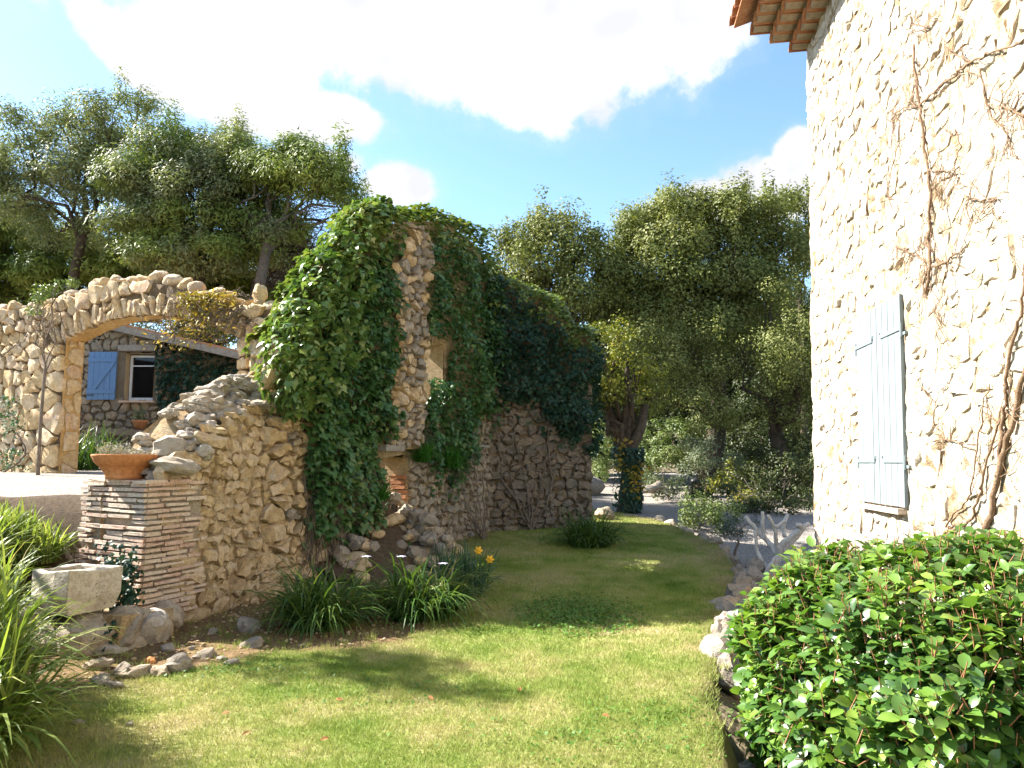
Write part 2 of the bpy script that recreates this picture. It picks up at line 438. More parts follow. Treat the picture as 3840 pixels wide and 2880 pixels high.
EDGE = [(-6, 1.2), (0, 1.05), (4, 1.15), (6.7, 1.85), (8.8, 2.6), (11.5, 3.45), (12.85, 3.62), (14.8, 3.48), (16.15, 3.1), (17.3, 2.5), (17.8, 1.85), (18.1, 0.2), (18.2, -2.0)]
# base line of the walls on the left of the lawn
B = [Vector((-3.45, 7.3)), Vector((-2.75, 9.6)), Vector((-1.39, 12.6)), Vector((-0.47, 14.6)), Vector((1.65, 15.3))]


def lawn_h(x, y):
    y = np.asarray(y, float); x = np.asarray(x, float)
    r = np.clip(y - 9.3, 0, None)
    h = 0.07 * r * r / (r + 1.2)
    return h + 0.012 * np.sin(x * 1.3 + y * 0.7) + 0.01 * np.sin(y * 1.9 - x)


def lawn_xl(y):
    return interp(y, [(-6, -3.2), (3, -3.4), (5, -3.95), (6.6, -4.6), (7.6, -4.75), (8.45, -4.9), (8.55, -3.75), (9.6, -3.0), (12.6, -1.65), (14.6, -0.75), (15.3, -0.6), (16, -0.6), (18.1, -0.6)])


def gp(u, v, dz=0.0):
    """where a sight line meets the lawn"""
    d = px_dir(u, v)
    lo, hi = 0.5, 60.0
    for _ in range(50):
        Y = (lo + hi) / 2
        z = EYE + d.z / d.y * Y
        if z > float(lawn_h(d.x / d.y * Y, Y)): lo = Y
        else: hi = Y
    return Vector((d.x / d.y * Y, Y, float(lawn_h(d.x / d.y * Y, Y)) + dz))


def path_h(x, y):
    f = smoothstep(y, 10.5, 17.5)
    far = lawn_h(x, np.minimum(y, 18.0)) - 0.04 + 0.022 * np.clip(np.asarray(y) - 18, 0, 60)
    return -0.32 * (1 - f) + far * f + 0.015 * np.sin(np.asarray(x) * 2.1) * np.sin(np.asarray(y) * 1.7)


def court_h(x, y):
    return np.interp(np.asarray(y, float), [0, 4, 7.5, 10, 12.5, 17, 24, 60], [.95, 1.02, 1.17, 1.34, 1.46, 1.57, 1.7, 2.0]) + 0.0 * np.asarray(x)


def sheet(name, ys, xl, xr, n, zf, m, kind='structure', drop=0.0, wob=0.0):
    ys = np.asarray(ys, float)
    V = []
    for y in ys:
        a, b = xl(y), xr(y)
        if wob:
            b = b + wob * math.sin(y * 3.1) + wob * 0.7 * math.sin(y * 7.7 + 1)
        x = np.linspace(a, b, n)
        z = zf(x, np.full(n, y))
        if drop:
            z = z.copy(); z[-1] -= drop
        V.append(np.stack([x, np.full(n, y), z], 1))
    V = np.concatenate(V)
    i = np.arange(len(ys) - 1)[:, None] * n + np.arange(n - 1)[None]
    i = i.ravel()
    Fq = np.stack([i, i + 1, i + n + 1, i + n], 1)
    o = link(name, mesh_np(name, V, Fq, True), m, None, kind)
    return o


def lawn_color(t, pos, blade=False):
    n1 = t.noise(pos, 0.75, 5, 0.6)
    n2 = t.noise(pos, 2.6, 5, 0.65)
    n3 = t.noise(pos, 34.0, 4, 0.7)
    f = t.math('ADD', t.math('MULTIPLY', n1, 0.62), t.math('MULTIPLY', n2, 0.38))
    f = t.math('ADD', f, t.math('MULTIPLY', t.math('SUBTRACT', n3, 0.5), 0.30))
    # a bare dry strip along the walls and along the edging stones
    return t.ramp(f, [(0.34, (0.105, 0.17, 0.026)), (0.43, (0.20, 0.255, 0.060)), (0.51, (0.29, 0.305, 0.105)), (0.575, (0.38, 0.34, 0.165)), (0.70, (0.44, 0.365, 0.22))])


m, t = new_mat('lawn')
g = t.n('ShaderNodeNewGeometry')
pos = g.outputs['Position']
c = lawn_color(t, pos)
sx = t.n('ShaderNodeAttribute', attribute_name='bare')
c = t.mix(sx.outputs['Fac'], c, t.ramp(t.noise(pos, 14, 5, 0.65), [(0.3, (0.12, 0.075, 0.035)), (0.55, (0.21, 0.135, 0.07)), (0.75, (0.31, 0.23, 0.14))]))
bp = t.n('ShaderNodeBump', {'Height': t.noise(pos, 60, 5, 0.75), 'Strength': 0.9, 'Distance': 0.03})
p = t.n('ShaderNodeBsdfPrincipled', {'Base Color': c, 'Roughness': 0.95, 'Specular IOR Level': 0.1, 'Normal': bp.outputs[0]})
t.n('ShaderNodeOutputMaterial', {'Surface': p.outputs[0]})
M_LAWN = m

m, t = new_mat('grass_blade')
g = t.n('ShaderNodeNewGeometry')
c = lawn_color(t, g.outputs['Position'])
c = t.mix(t.math('MULTIPLY', g.outputs['Random Per Island'], 0.55), t.mix(1.0, c, (1.15, 1.2, 0.9), 'MULTIPLY'), t.mix(1.0, c, (0.55, 0.68, 0.5), 'MULTIPLY'))
p = t.n('ShaderNodeBsdfPrincipled', {'Base Color': c, 'Roughness': 0.6, 'Specular IOR Level': 0.2})
tl = t.n('ShaderNodeBsdfTranslucent', {'Color': c})
mx = t.n('ShaderNodeMixShader', {0: 0.3, 1: p.outputs[0], 2: tl.outputs[0]})
t.n('ShaderNodeOutputMaterial', {'Surface': mx.outputs[0]})
M_BLADE = m


def gravel_mat(name, stops, scale=45):
    m, t = new_mat(name)
    g = t.n('ShaderNodeNewGeometry')
    pos = g.outputs['Position']
    v = t.n('ShaderNodeTexVoronoi', {'Vector': pos, 'Scale': scale})
    n = t.noise(pos, 0.9, 4, 0.6)
    vb = t.n('ShaderNodeSeparateColor', {0: v.outputs['Color']})
    f = t.math('ADD', t.math('MULTIPLY', vb.outputs[0], 0.6), t.math('MULTIPLY', n, 0.4))
    c = t.ramp(f, stops)
    c = t.mix(t.smooth(t.noise(pos, 3.0, 5, 0.7), 0.58, 0.75), c, (0.19, 0.145, 0.095))
    bp = t.n('ShaderNodeBump', {'Height': v.outputs['Distance'], 'Strength': 0.8, 'Distance': 0.02})
    bp.invert = True
    p = t.n('ShaderNodeBsdfPrincipled', {'Base Color': c, 'Roughness': 0.95, 'Specular IOR Level': 0.15, 'Normal': bp.outputs[0]})
    t.n('ShaderNodeOutputMaterial', {'Surface': p.outputs[0]})
    return m


M_GRAV = gravel_mat('gravel', [(0.2, (0.17, 0.15, 0.128)), (0.5, (0.27, 0.238, 0.205)), (0.8, (0.37, 0.335, 0.295))])
M_GROUND = gravel_mat('leaf_litter', [(0.2, (0.07, 0.055, 0.035)), (0.5, (0.13, 0.10, 0.06)), (0.8, (0.19, 0.155, 0.10))], 20)

# terrain under everything, out to the horizon
xs = np.concatenate([[-900, -300, -120, -60], np.arange(-34, 34.1, 0.5), [60, 120, 300, 900]])
ys = np.concatenate([[-900, -300, -100, -40], np.arange(-12, 60.1, 0.5), [90, 160, 320, 900]])
gx, gy = np.meshgrid(xs, ys)


def ground_h(x, y):
    left = smoothstep(lawn_xl(np.clip(y, -6, 18)) - 0.25 - x, 0.0, 0.5) * smoothstep(y, 3.5, 5.5) * (1 - smoothstep(y, 16.5, 19.5) * smoothstep(x, -7, -3))
    base = np.where(x < interp(y, EDGE), lawn_h(x, np.minimum(y, 18)) - 0.08 + 0.022 * np.clip(y - 18, 0, 60), path_h(x, y) - 0.06)
    base = np.where(y > 17, np.maximum(lawn_h(x, np.full_like(y, 18.0)) - 0.12 + 0.022 * np.clip(y - 18, 0, 60), -1), base)
    c = court_h(x, np.clip(y, -20, 60)) - 0.06
    # unseen ground behind the tall ruin, lowered to let sun through its openings
    pit = smoothstep(x, -6.2, -5.0) * smoothstep(y, 10.9, 11.6)
    c = c * (1 - pit) + (base + 0.05) * pit
    return base * (1 - left) + c * left


gz = ground_h(gx, gy)
nx = len(xs)
i = (np.arange(len(ys) - 1)[:, None] * nx + np.arange(nx - 1)[None]).ravel()
link('ground', mesh_np('ground', np.stack([gx.ravel(), gy.ravel(), gz.ravel()], 1), np.stack([i, i + 1, i + nx + 1, i + nx], 1), True), M_GROUND, None, 'structure')

lawn_ys = np.arange(-4, 18.11, 0.12)
lawn = sheet('lawn', lawn_ys, lambda y: float(lawn_xl(y)) - 0.1, lambda y: float(interp(y, EDGE)), 60, lawn_h, M_LAWN, drop=0.28, wob=0.05)
co = np.empty(len(lawn.data.vertices) * 3, dtype=np.float32)
lawn.data.vertices.foreach_get('co', co)
co = co.reshape(-1, 3)


def bare_f(x, y):
    xb = interp(y, [(4.3, -3.3), (4.8, -3.0), (5.3, -2.85), (6, -2.4), (6.5, -1.75), (6.8, -1.25), (7.7, -.5), (8.6, -.6), (10, -1.0), (12, -.75), (14, -.2), (15, .2), (16, -.4)])
    nn = np.array([mnoise.noise(Vector((a * 1.4, b * 1.4, 3.3))) + .5 * mnoise.noise(Vector((a * 4, b * 4, 1.3))) for a, b in zip(x, y)])
    b1 = (1 - smoothstep(x - xb + nn * 0.45, -0.45, 0.30)) * np.where(y > 9, .75, 1)
    dr = interp(y, EDGE) - x
    b2 = (1 - smoothstep(dr + nn * 0.35, 0.0, 0.7)) * 0.7
    return np.clip(np.maximum(b1 * smoothstep(y, 4.2, 5.0), b2), 0, 1)


bare = bare_f(co[:, 0].astype(float), co[:, 1].astype(float))
at_ = lawn.data.attributes.new('bare', 'FLOAT', 'POINT')
at_.data.foreach_set('value', bare.astype(np.float32))

sheet('gravel_path', np.arange(-4, 42.1, 0.4), lambda y: float(interp(y, EDGE)) - 0.5 if y < 17 else -3.0, lambda y: 4.6 if y < 9.5 else (9.0 if y < 16 else 14.0), 40, path_h, M_GRAV)
sheet('gravel_courtyard', np.arange(4.6, 24, 0.2), lambda y: -30.0, lambda y: (float(lawn_xl(y)) - (0.78 if y < 8.5 else 0.85)) if y < 11.2 else (-6.0), 40, court_h, M_GRAV)

# earth bank between the lawn and the higher courtyard
bank_y = np.arange(0, 8.41, 0.2)
Vb = []
for y in bank_y:
    x0 = float(lawn_xl(y)) + 0.15
    top = float(court_h(0, y)) * float(smoothstep(y, 2.8, 5.4))
    for k, fz in enumerate((-.06, .12, .35, .62, .86, 1.0, 1.0)):
        x = x0 - 0.16 * k - 0.1
        Vb.append((x, y, fz * top + 0.03 * nz((x, y, 0), 3) - (0.05 if k == 0 else 0) + 0.012))
n = 7
i = (np.arange(len(bank_y) - 1)[:, None] * n + np.arange(n - 1)[None]).ravel()
fb = np.stack([i, i + n, i + n + 1, i + 1], 1)
n0 = len(Vb)
for x in np.arange(-5.9, -4.40, 0.16):       # the bank turns in to meet the brick pillar
    for k, fz in enumerate((-.06, .12, .35, .62, .86, 1.0, 1.0)):
        y = 7.56 + 0.16 * k
        Vb.append((x, y, fz * float(court_h(0, y)) + 0.03 * nz((x, y, 0), 3) + 0.02))
nb = len(np.arange(-5.9, -4.40, 0.16))
i = (np.arange(nb - 1)[:, None] * n + np.arange(n - 1)[None]).ravel() + n0
fb = np.concatenate([fb, np.stack([i, i + n, i + n + 1, i + 1], 1)])
link('earth_bank', mesh_np('earth_bank', Vb, fb, True), M_SOIL, None, 'structure')

# grass blades
def grass(nb, y0, y1, hmin, hmax, wd):
    y = np.sqrt(R.uniform(y0 ** 2, y1 ** 2, nb)) if False else R.uniform(y0, y1, nb)
    a = lawn_xl(y); b = interp(y, EDGE)
    x = a + (b - a) * R.uniform(0.03, 0.99, nb)
    keep = (np.abs(x) / np.maximum(y, 0.1) < 0.74) & (R.uniform(0, 1, nb) > bare_f(x, y) * 0.93)
    x, y = x[keep], y[keep]
    n = len(x)
    z = lawn_h(x, y) - 0.004
    th = R.uniform(0, 2 * np.pi, n)
    h = R.uniform(hmin, hmax, n)
    w2 = wd * R.uniform(0.6, 1.3, n)
    lean = R.uniform(0.1, 1.1, n) * h
    la = R.uniform(0, 2 * np.pi, n)
    P = np.stack([x, y, z], 1)
    dx = np.stack([np.cos(th) * w2, np.sin(th) * w2, np.zeros(n)], 1)
    tip = P + np.stack([np.cos(la) * lean, np.sin(la) * lean, h], 1)
    V = np.stack([P - dx, P + dx, tip], 1).reshape(-1, 3)
    return V


V = np.concatenate([grass(150000, 3.7, 7.0, .018, .045, .0028), grass(110000, 7.0, 11.5, .02, .045, .004), grass(60000, 11.5, 18, .02, .045, .007)])
tf = []
for _ in range(420):
    y0 = math.sqrt(R.uniform(3.8 ** 2, 9.5 ** 2)); x0 = R.uniform(float(lawn_xl(y0)) * .75, float(interp(y0, EDGE)))
    k = int(R.integers(12, 40))
    px_ = x0 + R.normal(0, .035, k); py_ = y0 + R.normal(0, .035, k)
    pz_ = lawn_h(px_, py_)
    th_ = R.uniform(0, 6.28, k); hh_ = R.uniform(.03, .075, k)
    base = np.stack([px_, py_, pz_], 1); dx_ = np.stack([np.cos(th_), np.sin(th_), 0 * th_], 1) * .0026
    tf.append(np.stack([base - dx_, base + dx_, base + np.stack([np.cos(th_ + 1) * hh_ * .6, np.sin(th_ + 1) * hh_ * .6, hh_], 1)], 1).reshape(-1, 3))
V = np.concatenate([V] + tf)
link('grass', mesh_np('grass', V, np.arange(len(V)).reshape(-1, 3)), M_BLADE, None, 'stuff')


# ------------------------------------------------------------------ stones
def clip_poly(poly, nx_, ny_, d):
    """keep nx*x+ny*y <= d"""
    out = []
    m_ = len(poly)
    for i in range(m_):
        a, b = poly[i], poly[(i + 1) % m_]
        da = nx_ * a[0] + ny_ * a[1] - d
        db = nx_ * b[0] + ny_ * b[1] - d
        if da <= 0: out.append(a)
        if (da < 0 < db) or (db < 0 < da):
            t_ = da / (da - db)
            out.append((a[0] + (b[0] - a[0]) * t_, a[1] + (b[1] - a[1]) * t_))
    return out


def seeds_fill(x0, x1, z0, z1, size, inside, aspect=1.5, var=0.5, tries=30):
    """coursed random seeds: rows of uneven height filled with stones of uneven width"""
    out = []
    z = z0
    while z < z1:
        h = size * R.uniform(1 - var * 0.6, 1 + var * 0.6)
        x = x0 - R.uniform(0, size)
        while x < x1:
            wd = size * aspect * R.uniform(1 - var, 1 + var)
            c = (x + wd / 2, z + h / 2 + R.normal(0, h * 0.16))
            if inside(*c): out.append(c)
            if R.uniform() < 0.16 and wd > size:
                c2 = (x + wd / 2 + R.normal(0, .02), z + h * 0.95)
                if inside(*c2): out.append(c2)
            x += wd
        z += h
    return out


def vcells(S, clips=None, asp=1.25, big=0.30):
    S = np.array(S)
    cells = []
    for i, (a, b) in enumerate(S):
        bz_ = big * .62
        poly = [(a - big, b - bz_ * .5), (a - big * .6, b - bz_), (a + big * .6, b - bz_), (a + big, b - bz_ * .5), (a + big, b + bz_ * .5), (a + big * .6, b + bz_), (a - big * .6, b + bz_), (a - big, b + bz_ * .5)]
        d2 = (S[:, 0] - a) ** 2 + ((S[:, 1] - b) * asp) ** 2
        for j in np.argsort(d2)[1:26]:
            c, d = S[j]
            nx_, ny_ = c - a, (d - b) * asp * asp
            mx_, my_ = (a + c) / 2, (b + d) / 2
            poly = clip_poly(poly, nx_, ny_, nx_ * mx_ + ny_ * my_)
            if len(poly) < 3: break
        if clips is not None and len(poly) >= 3:
            for cp in clips(a, b):
                poly = clip_poly(poly, *cp)
                if len(poly) < 3: break
        if len(poly) >= 3:
            cells.append(poly)
    return cells


def stone_geo(poly, gap, bulge, mapf, rough=0.012, depth=0.05, k=10, flat=0.72):
    """a rounded stone on a wall face from a 2-D outline; mapf(s, z, off) -> world"""
    P = np.array(poly)
    c = P.mean(0)
    # area centroid
    x, y = P[:, 0], P[:, 1]
    cr = x * np.roll(y, -1) - np.roll(x, -1) * y
    A = cr.sum() / 2
    if abs(A) < 1e-4: return None
    c = np.array([((x + np.roll(x, -1)) * cr).sum() / (6 * A), ((y + np.roll(y, -1)) * cr).sum() / (6 * A)])
    # chaikin
    for ck in (0.86, 0.8):
        Q = np.roll(P, -1, 0)
        P = np.stack([P * ck + Q * (1 - ck), P * (1 - ck) + Q * ck], 1).reshape(-1, 2)
    # resample to k by arc length
    L = np.linalg.norm(np.roll(P, -1, 0) - P, axis=1)
    cum = np.concatenate([[0], np.cumsum(L)])
    PP = np.concatenate([P, P[:1]])
    tt = (np.arange(k) + R.uniform(0, 1)) / k * cum[-1] % cum[-1]
    Q = np.stack([np.interp(tt, cum, PP[:, 0]), np.interp(tt, cum, PP[:, 1])], 1)
    rad = np.linalg.norm(Q - c, axis=1)
    if rad.mean() < gap * 1.6: return None
    sc = np.clip((rad - gap) / rad, 0.35, 1)[:, None]
    Q = c + (Q - c) * sc
    Q = Q + R.normal(0, rough * 0.8, Q.shape)
    sz = math.sqrt(abs(A))
    bl = bulge * R.uniform(0.55, 1.35)
    tx, tz = R.normal(0, bl * 0.35 / max(sz, .05), 2)
    V = []
    for scl, off in ((1.0, -depth), (0.985, bl * 0.55), (flat, bl * 0.95)):
        for q in Q:
            qq = c + (q - c) * scl + R.normal(0, rough * 0.4, 2)
            o = off + (R.normal(0, rough * (0.55 if scl > .95 else 0.8)) if off > 0 else 0) + ((qq[0] - c[0]) * tx + (qq[1] - c[1]) * tz if off > bl * .5 else 0)
            V.append(mapf(qq[0], qq[1], o))
    V.append(mapf(c[0], c[1], bl + R.normal(0, rough)))
    Fc = []
    ccw = A > 0
    for r_ in range(2):
        for j in range(k):
            j2 = (j + 1) % k
            f = (r_ * k + j, r_ * k + j2, (r_ + 1) * k + j2, (r_ + 1) * k + j)
            Fc.append(f if ccw else f[::-1])
    for j in range(k):
        f = (2 * k + j, 2 * k + (j + 1) % k, 3 * k)
        Fc.append(f if ccw else f[::-1])
    return np.array([tuple(v) for v in V]), Fc, abs(A), c


SHARP = math.radians(37)


def lay_stones(cells, gap, bulge, mapf, parent, m, name='stone', limit=300, key=None, rough=0.012, flat=0.80, k=10, depth=0.05, alt=None, flip=False):
    geos = [g_ for g_ in (stone_geo(c, gap, bulge, mapf, rough, depth, k, flat) for c in cells) if g_ is not None]
    def score(g_):
        cc = g_[0].mean(0)
        return -g_[2] / max((cc[1]) ** 2, 1)
    geos.sort(key=score)
    rest = MB()
    for i, (V, Fc, A, c) in enumerate(geos):
        if flip: Fc = [f[::-1] for f in Fc]
        if i < limit:
            b = MB(); b.add(V, Fc)
            mm = m
            if alt is not None:
                mm = alt(c) or m
            b.build(name, mm, parent, True).data.set_sharp_from_angle(angle=SHARP)
        else:
            rest.add(V, Fc)
    if rest.n:
        rest.build('small_stones', m, parent, True, 'stuff').data.set_sharp_from_angle(angle=SHARP)


def wall_map(p0, p1, batter=0.0, side=1, bow=0.0):
    """(s,z,off) on a vertical face from p0 to p1; the outward normal is to the right of p0->p1 for side 1"""
    d = (Vector(p1) - Vector(p0)).normalized()
    n = Vector((d.y, -d.x)) * side
    p0 = Vector(p0)

    def f(s, z, off):
        wv = bow * 0.5 * (nz((s, z, p0.x), 0.8) + 0.5 * nz((s, z, p0.y), 2.0))
        q = p0 + d * s + n * (off + wv - batter * z)
        return (q.x, q.y, z)
    return f


def face_grid(mb, mapf, s0, s1, zlo, zhi, off, res=0.12, amp=0.02, mask=None):
    """rough mortar surface between functions zlo(s), zhi(s)"""
    ns = max(2, int((s1 - s0) / res) + 1)
    ss = np.linspace(s0, s1, ns)
    zmax = max(zhi(s) - zlo(s) for s in ss)
    nzz = max(2, int(zmax / res) + 1)
    V = []
    for s in ss:
        for k in range(nzz):
            z = zlo(s) + (zhi(s) - zlo(s)) * k / (nzz - 1)
            p = mapf(s, z, off)
            a = amp * (nz(p, 9.0) + 0.6 * nz(p, 21.0))
            V.append(mapf(s, z, off + a))
    Fc = []
    for a in range(ns - 1):
        for k in range(nzz - 1):
            if mask is not None:
                sm = (ss[a] + ss[a + 1]) / 2
                zm = zlo(sm) + (zhi(sm) - zlo(sm)) * (k + .5) / (nzz - 1)
                if not mask(sm, zm): continue
            i0 = a * nzz + k
            Fc.append((i0, i0 + nzz, i0 + nzz + 1, i0 + 1))
    mb.add(V, Fc)


_ico = None


def rock_geo(c, rx, ry, rz, rot=0.0, sub=2, amp=0.22, seed=0, tilt=0.0, freq=1.4):
    bm = bmesh.new()
    bmesh.ops.create_icosphere(bm, subdivisions=sub, radius=1.0)
    V = np.array([v.co[:] for v in bm.verts])
    Fc = [tuple(v.index for v in f.verts) for f in bm.faces]
    bm.free()
    # a few flat fracture planes
    rr = np.random.default_rng(seed)
    for _ in range(6):
        nrm = rr.normal(0, 1, 3); nrm /= np.linalg.norm(nrm)
        dd = rr.uniform(0.55, 0.85)
        ex = V @ nrm - dd
        V = V - np.outer(np.clip(ex, 0, None) * 0.85, nrm)
    nn = np.array([mnoise.noise(Vector(v) * freq + Vector((seed * 1.7, seed * .3, 0))) + .55 * mnoise.noise(Vector(v) * freq * 2.6 + Vector((0, seed * 2.1, 3))) + .4 * mnoise.noise(Vector(v) * freq * 6 + Vector((0, seed * 1.1, 3))) for v in V])
    V = V * (1 + amp * nn)[:, None]
    V = V * np.array([rx, ry, rz])
    M = (Matrix.Rotation(rot, 3, 'Z') @ Matrix.Rotation(tilt, 3, 'Y'))
    V = V @ np.array(M).T + np.array(c)
    return V, Fc


_rock_id = [100]


def rock(name, c, rx, ry, rz, m, parent=None, rot=None, sub=3, amp=0.22, tilt=None):
    _rock_id[0] += 1
    s = _rock_id[0]
    V, Fc = rock_geo(c, rx, ry, rz, R.uniform(0, 3.1) if rot is None else rot, sub, amp, s, R.normal(0, .2) if tilt is None else tilt)
    b = MB(); b.add(V, Fc)
    o_ = b.build(name, m, parent, True)
    o_.data.set_sharp_from_angle(angle=math.radians(30))
    return o_

# ================================================================== HOUSE (right)
HB = 0.025
H0, H1 = Vector((2.7 - 0.131 * 3.0, -3.0)), Vector((2.7 + 0.131 * 10.0, 10.0))
HD = (H1 - H0).normalized()
HN = Vector((-HD.y, HD.x))
HL = (H1 - H0).length
hmap0 = wall_map(H0, H1, HB, -1)
HTOP = 7.95


def hmap(s, z, off):
    # the far corner of the house is irregular, as built of rubble
    p = hmap0(s, z, off)
    k = smoothstep(s, HL - 0.7, HL)
    wv = float(k) * 0.05 * (nz((0, 0, z), 1.3) + 0.6 * nz((3, 0, z), 4.0)) + 0.02 * nz(p, 1.2)
    return (p[0] + HD.x * wv + HN.x * wv * .4, p[1] + HD.y * wv + HN.y * wv * .4, p[2])


def hit(u, v, off=0.0):
    """(s, z) on the house wall on a sight line"""
    d = px_dir(u, v)
    a, b = d.x / d.y, d.z / d.y
    # a*Y = 2.7 + .131*Y + HB*z - off ; z = EYE + b*Y
    Y = (2.7 + HB * EYE - off) / (a - 0.131 - HB * b)
    s = (Vector((a * Y, Y)) - H0).dot(HD)
    return s, EYE + b * Y


sh_s1, sh_zt = hit(859.5, 318.0)
sh_s0, zt0 = hit(903.5, 294.5)
_, sh_zb = hit(866, 501)
sh_zt = (sh_zt + zt0) / 2
house = thing('stone_house', (H1.x, H1.y, 0), 'tall cream rubble stone house with pale blue closed shutters and clay tile eaves', 'house')

mb = MB()
face_grid(mb, hmap, 4.5, HL, lambda s: -0.4, lambda s: HTOP, 0.004, 0.08, 0.020,
          mask=lambda s, z: not (sh_s0 + .14 < s < sh_s1 - .14 and sh_zb + .14 < z < sh_zt - .14))
# the other sides of the building, butted to the front
c00 = hmap0(0, 0, 0); c10 = hmap0(HL, 0, 0)
bk = Vector((HD.y, -HD.x)) * 7.0
zt = HTOP
a0 = Vector(hmap0(4.5, -0.4, 0)); a1 = Vector(hmap0(0, -0.4, 0)); a2 = Vector(hmap0(0, zt, 0)); a3 = Vector(hmap0(4.5, zt, 0))
mb.add([tuple(a0), tuple(a1), tuple(a2), tuple(a3)], [(0, 1, 2, 3)])
b0 = Vector(hmap(HL, -0.4, 0)); b1 = Vector(hmap(HL, zt, 0)); off3 = Vector((bk.x, bk.y, 0))
nz_ = 40
Vc = []
for k in range(nz_ + 1):
    z = -0.4 + (zt + 0.4) * k / nz_
    q = Vector(hmap(HL, z, -0.004)); Vc += [tuple(q), tuple(q + off3)]
mb.add(Vc, [(2 * k, 2 * k + 2, 2 * k + 3, 2 * k + 1) for k in range(nz_)])
mb.add([tuple(a1), tuple(a2), tuple(a2 + off3), tuple(a1 + off3)], [(0, 3, 2, 1)])
mb.add([tuple(a1 + off3), tuple(a2 + off3), tuple(b1 + off3), tuple(b0 + off3)], [(0, 1, 2, 3)])
mb.build('wall', M_HMORT, house, False)

hs = seeds_fill(6.9, HL - 0.02, 0.1, HTOP, 0.225, lambda s, z: s < HL - 0.06 and not (sh_s0 - .12 < s < sh_s1 + .12 and sh_zb - .1 < z < sh_zt + .1), 1.25, 0.5)


def hclip(a, b):
    cl = [(1, 0, HL - 0.01 - 0.05 * R.uniform())]
    if a < sh_s0 and sh_zb - .3 < b < sh_zt + .3: cl.append((1, 0, sh_s0 - 0.03))
    elif a > sh_s1 and sh_zb - .3 < b < sh_zt + .3: cl.append((-1, 0, -(sh_s1 + 0.03)))
    elif b > sh_zt and sh_s0 - .3 < a < sh_s1 + .3: cl.append((0, -1, -(sh_zt + 0.04)))
    elif b < sh_zb and sh_s0 - .3 < a < sh_s1 + .3: cl.append((0, 1, sh_zb - 0.05))
    return cl


lay_stones(vcells(hs, hclip), 0.014, 0.017, hmap, house, M_HOUSE, limit=295, rough=0.012, flat=0.8, k=9, flip=True)

# window opening, sill, shutters
mb = MB()
for (sa, sb, za, zb) in ((sh_s0 - .02, sh_s0 + .0, sh_zb, sh_zt), (sh_s1, sh_s1 + .02, sh_zb, sh_zt)):
    pass
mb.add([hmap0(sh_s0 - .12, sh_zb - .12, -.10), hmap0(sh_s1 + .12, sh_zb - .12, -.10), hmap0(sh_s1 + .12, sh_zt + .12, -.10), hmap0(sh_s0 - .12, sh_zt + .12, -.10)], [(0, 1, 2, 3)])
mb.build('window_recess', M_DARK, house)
mb = MB()
smid, szm = (sh_s0 + sh_s1) / 2, sh_zb - .045
def hvec(ds, dz, do):
    return (HD.x * ds + HN.x * (do - HB * dz), HD.y * ds + HN.y * (do - HB * dz), dz)
mb.box(hmap0(smid, szm, .03), hvec((sh_s1 - sh_s0) / 2 - .06, 0, 0), hvec(0, .022, 0), hvec(0, 0, .055), .004)
mb.build('window_sill', M_BRICK, house)


def shutter_leaf(sa, sb, inner, lab):
    leaf = MB()
    n_pl = 4
    root = bpy.data.objects.new('shutter', None)
    wdt = (sb - sa)
    fr = MB()
    fr.box(hmap0((sa + sb) / 2, (sh_zb + sh_zt) / 2, .012), hvec(wdt / 2 - .006, 0, 0), hvec(0, (sh_zt - sh_zb) / 2 - .004, 0), hvec(0, 0, .006))
    sh = fr.build('shutter', M_SHUT, house)
    sh['label'] = lab
    for k in range(n_pl):
        x0 = sa + wdt * k / n_pl + .003; x1 = sa + wdt * (k + 1) / n_pl - .003
        b = MB()
        b.box(hmap0((x0 + x1) / 2, (sh_zb + sh_zt) / 2, .030), hvec((x1 - x0) / 2, 0, 0), hvec(0, (sh_zt - sh_zb) / 2, 0), hvec(0, 0, .010), .0012)
        b.build('plank', M_SHUT, sh)
    hinge_s = sb if inner == 'a' else sa
    sg = -1 if inner == 'a' else 1
    for fz in (0.165, 0.785):
        z = sh_zt - (sh_zt - sh_zb) * fz
        b = MB()
        b.box(hmap0(hinge_s + sg * wdt * .40, z, .046), hvec(wdt * .42, 0, 0), hvec(0, .019, 0), hvec(0, 0, .0045))
        b.tube([hmap0(hinge_s + sg * wdt * .80, z, .046), hmap0(hinge_s + sg * wdt * .84, z + .02, .05), hmap0(hinge_s + sg * wdt * .86, z + .05, .05)], .006, 5)
        b.build('strap_hinge', M_IRON, sh)
        b = MB()
        b.tube([hmap0(hinge_s - sg * .018, z - .085, .04), hmap0(hinge_s - sg * .018, z + .05, .04)], .014, 7)
        b.box(hmap0(hinge_s - sg * .05, z - .055, .02), hvec(.04, 0, 0), hvec(0, .014, 0), hvec(0, 0, .012))
        b.build('hinge_pin', M_IRON, sh)


shutter_leaf(sh_s0, smid - .004, 'b', 'near shutter leaf, hinged on the side towards the vine')
shutter_leaf(smid + .004, sh_s1, 'a', 'far shutter leaf, nearer the house corner')

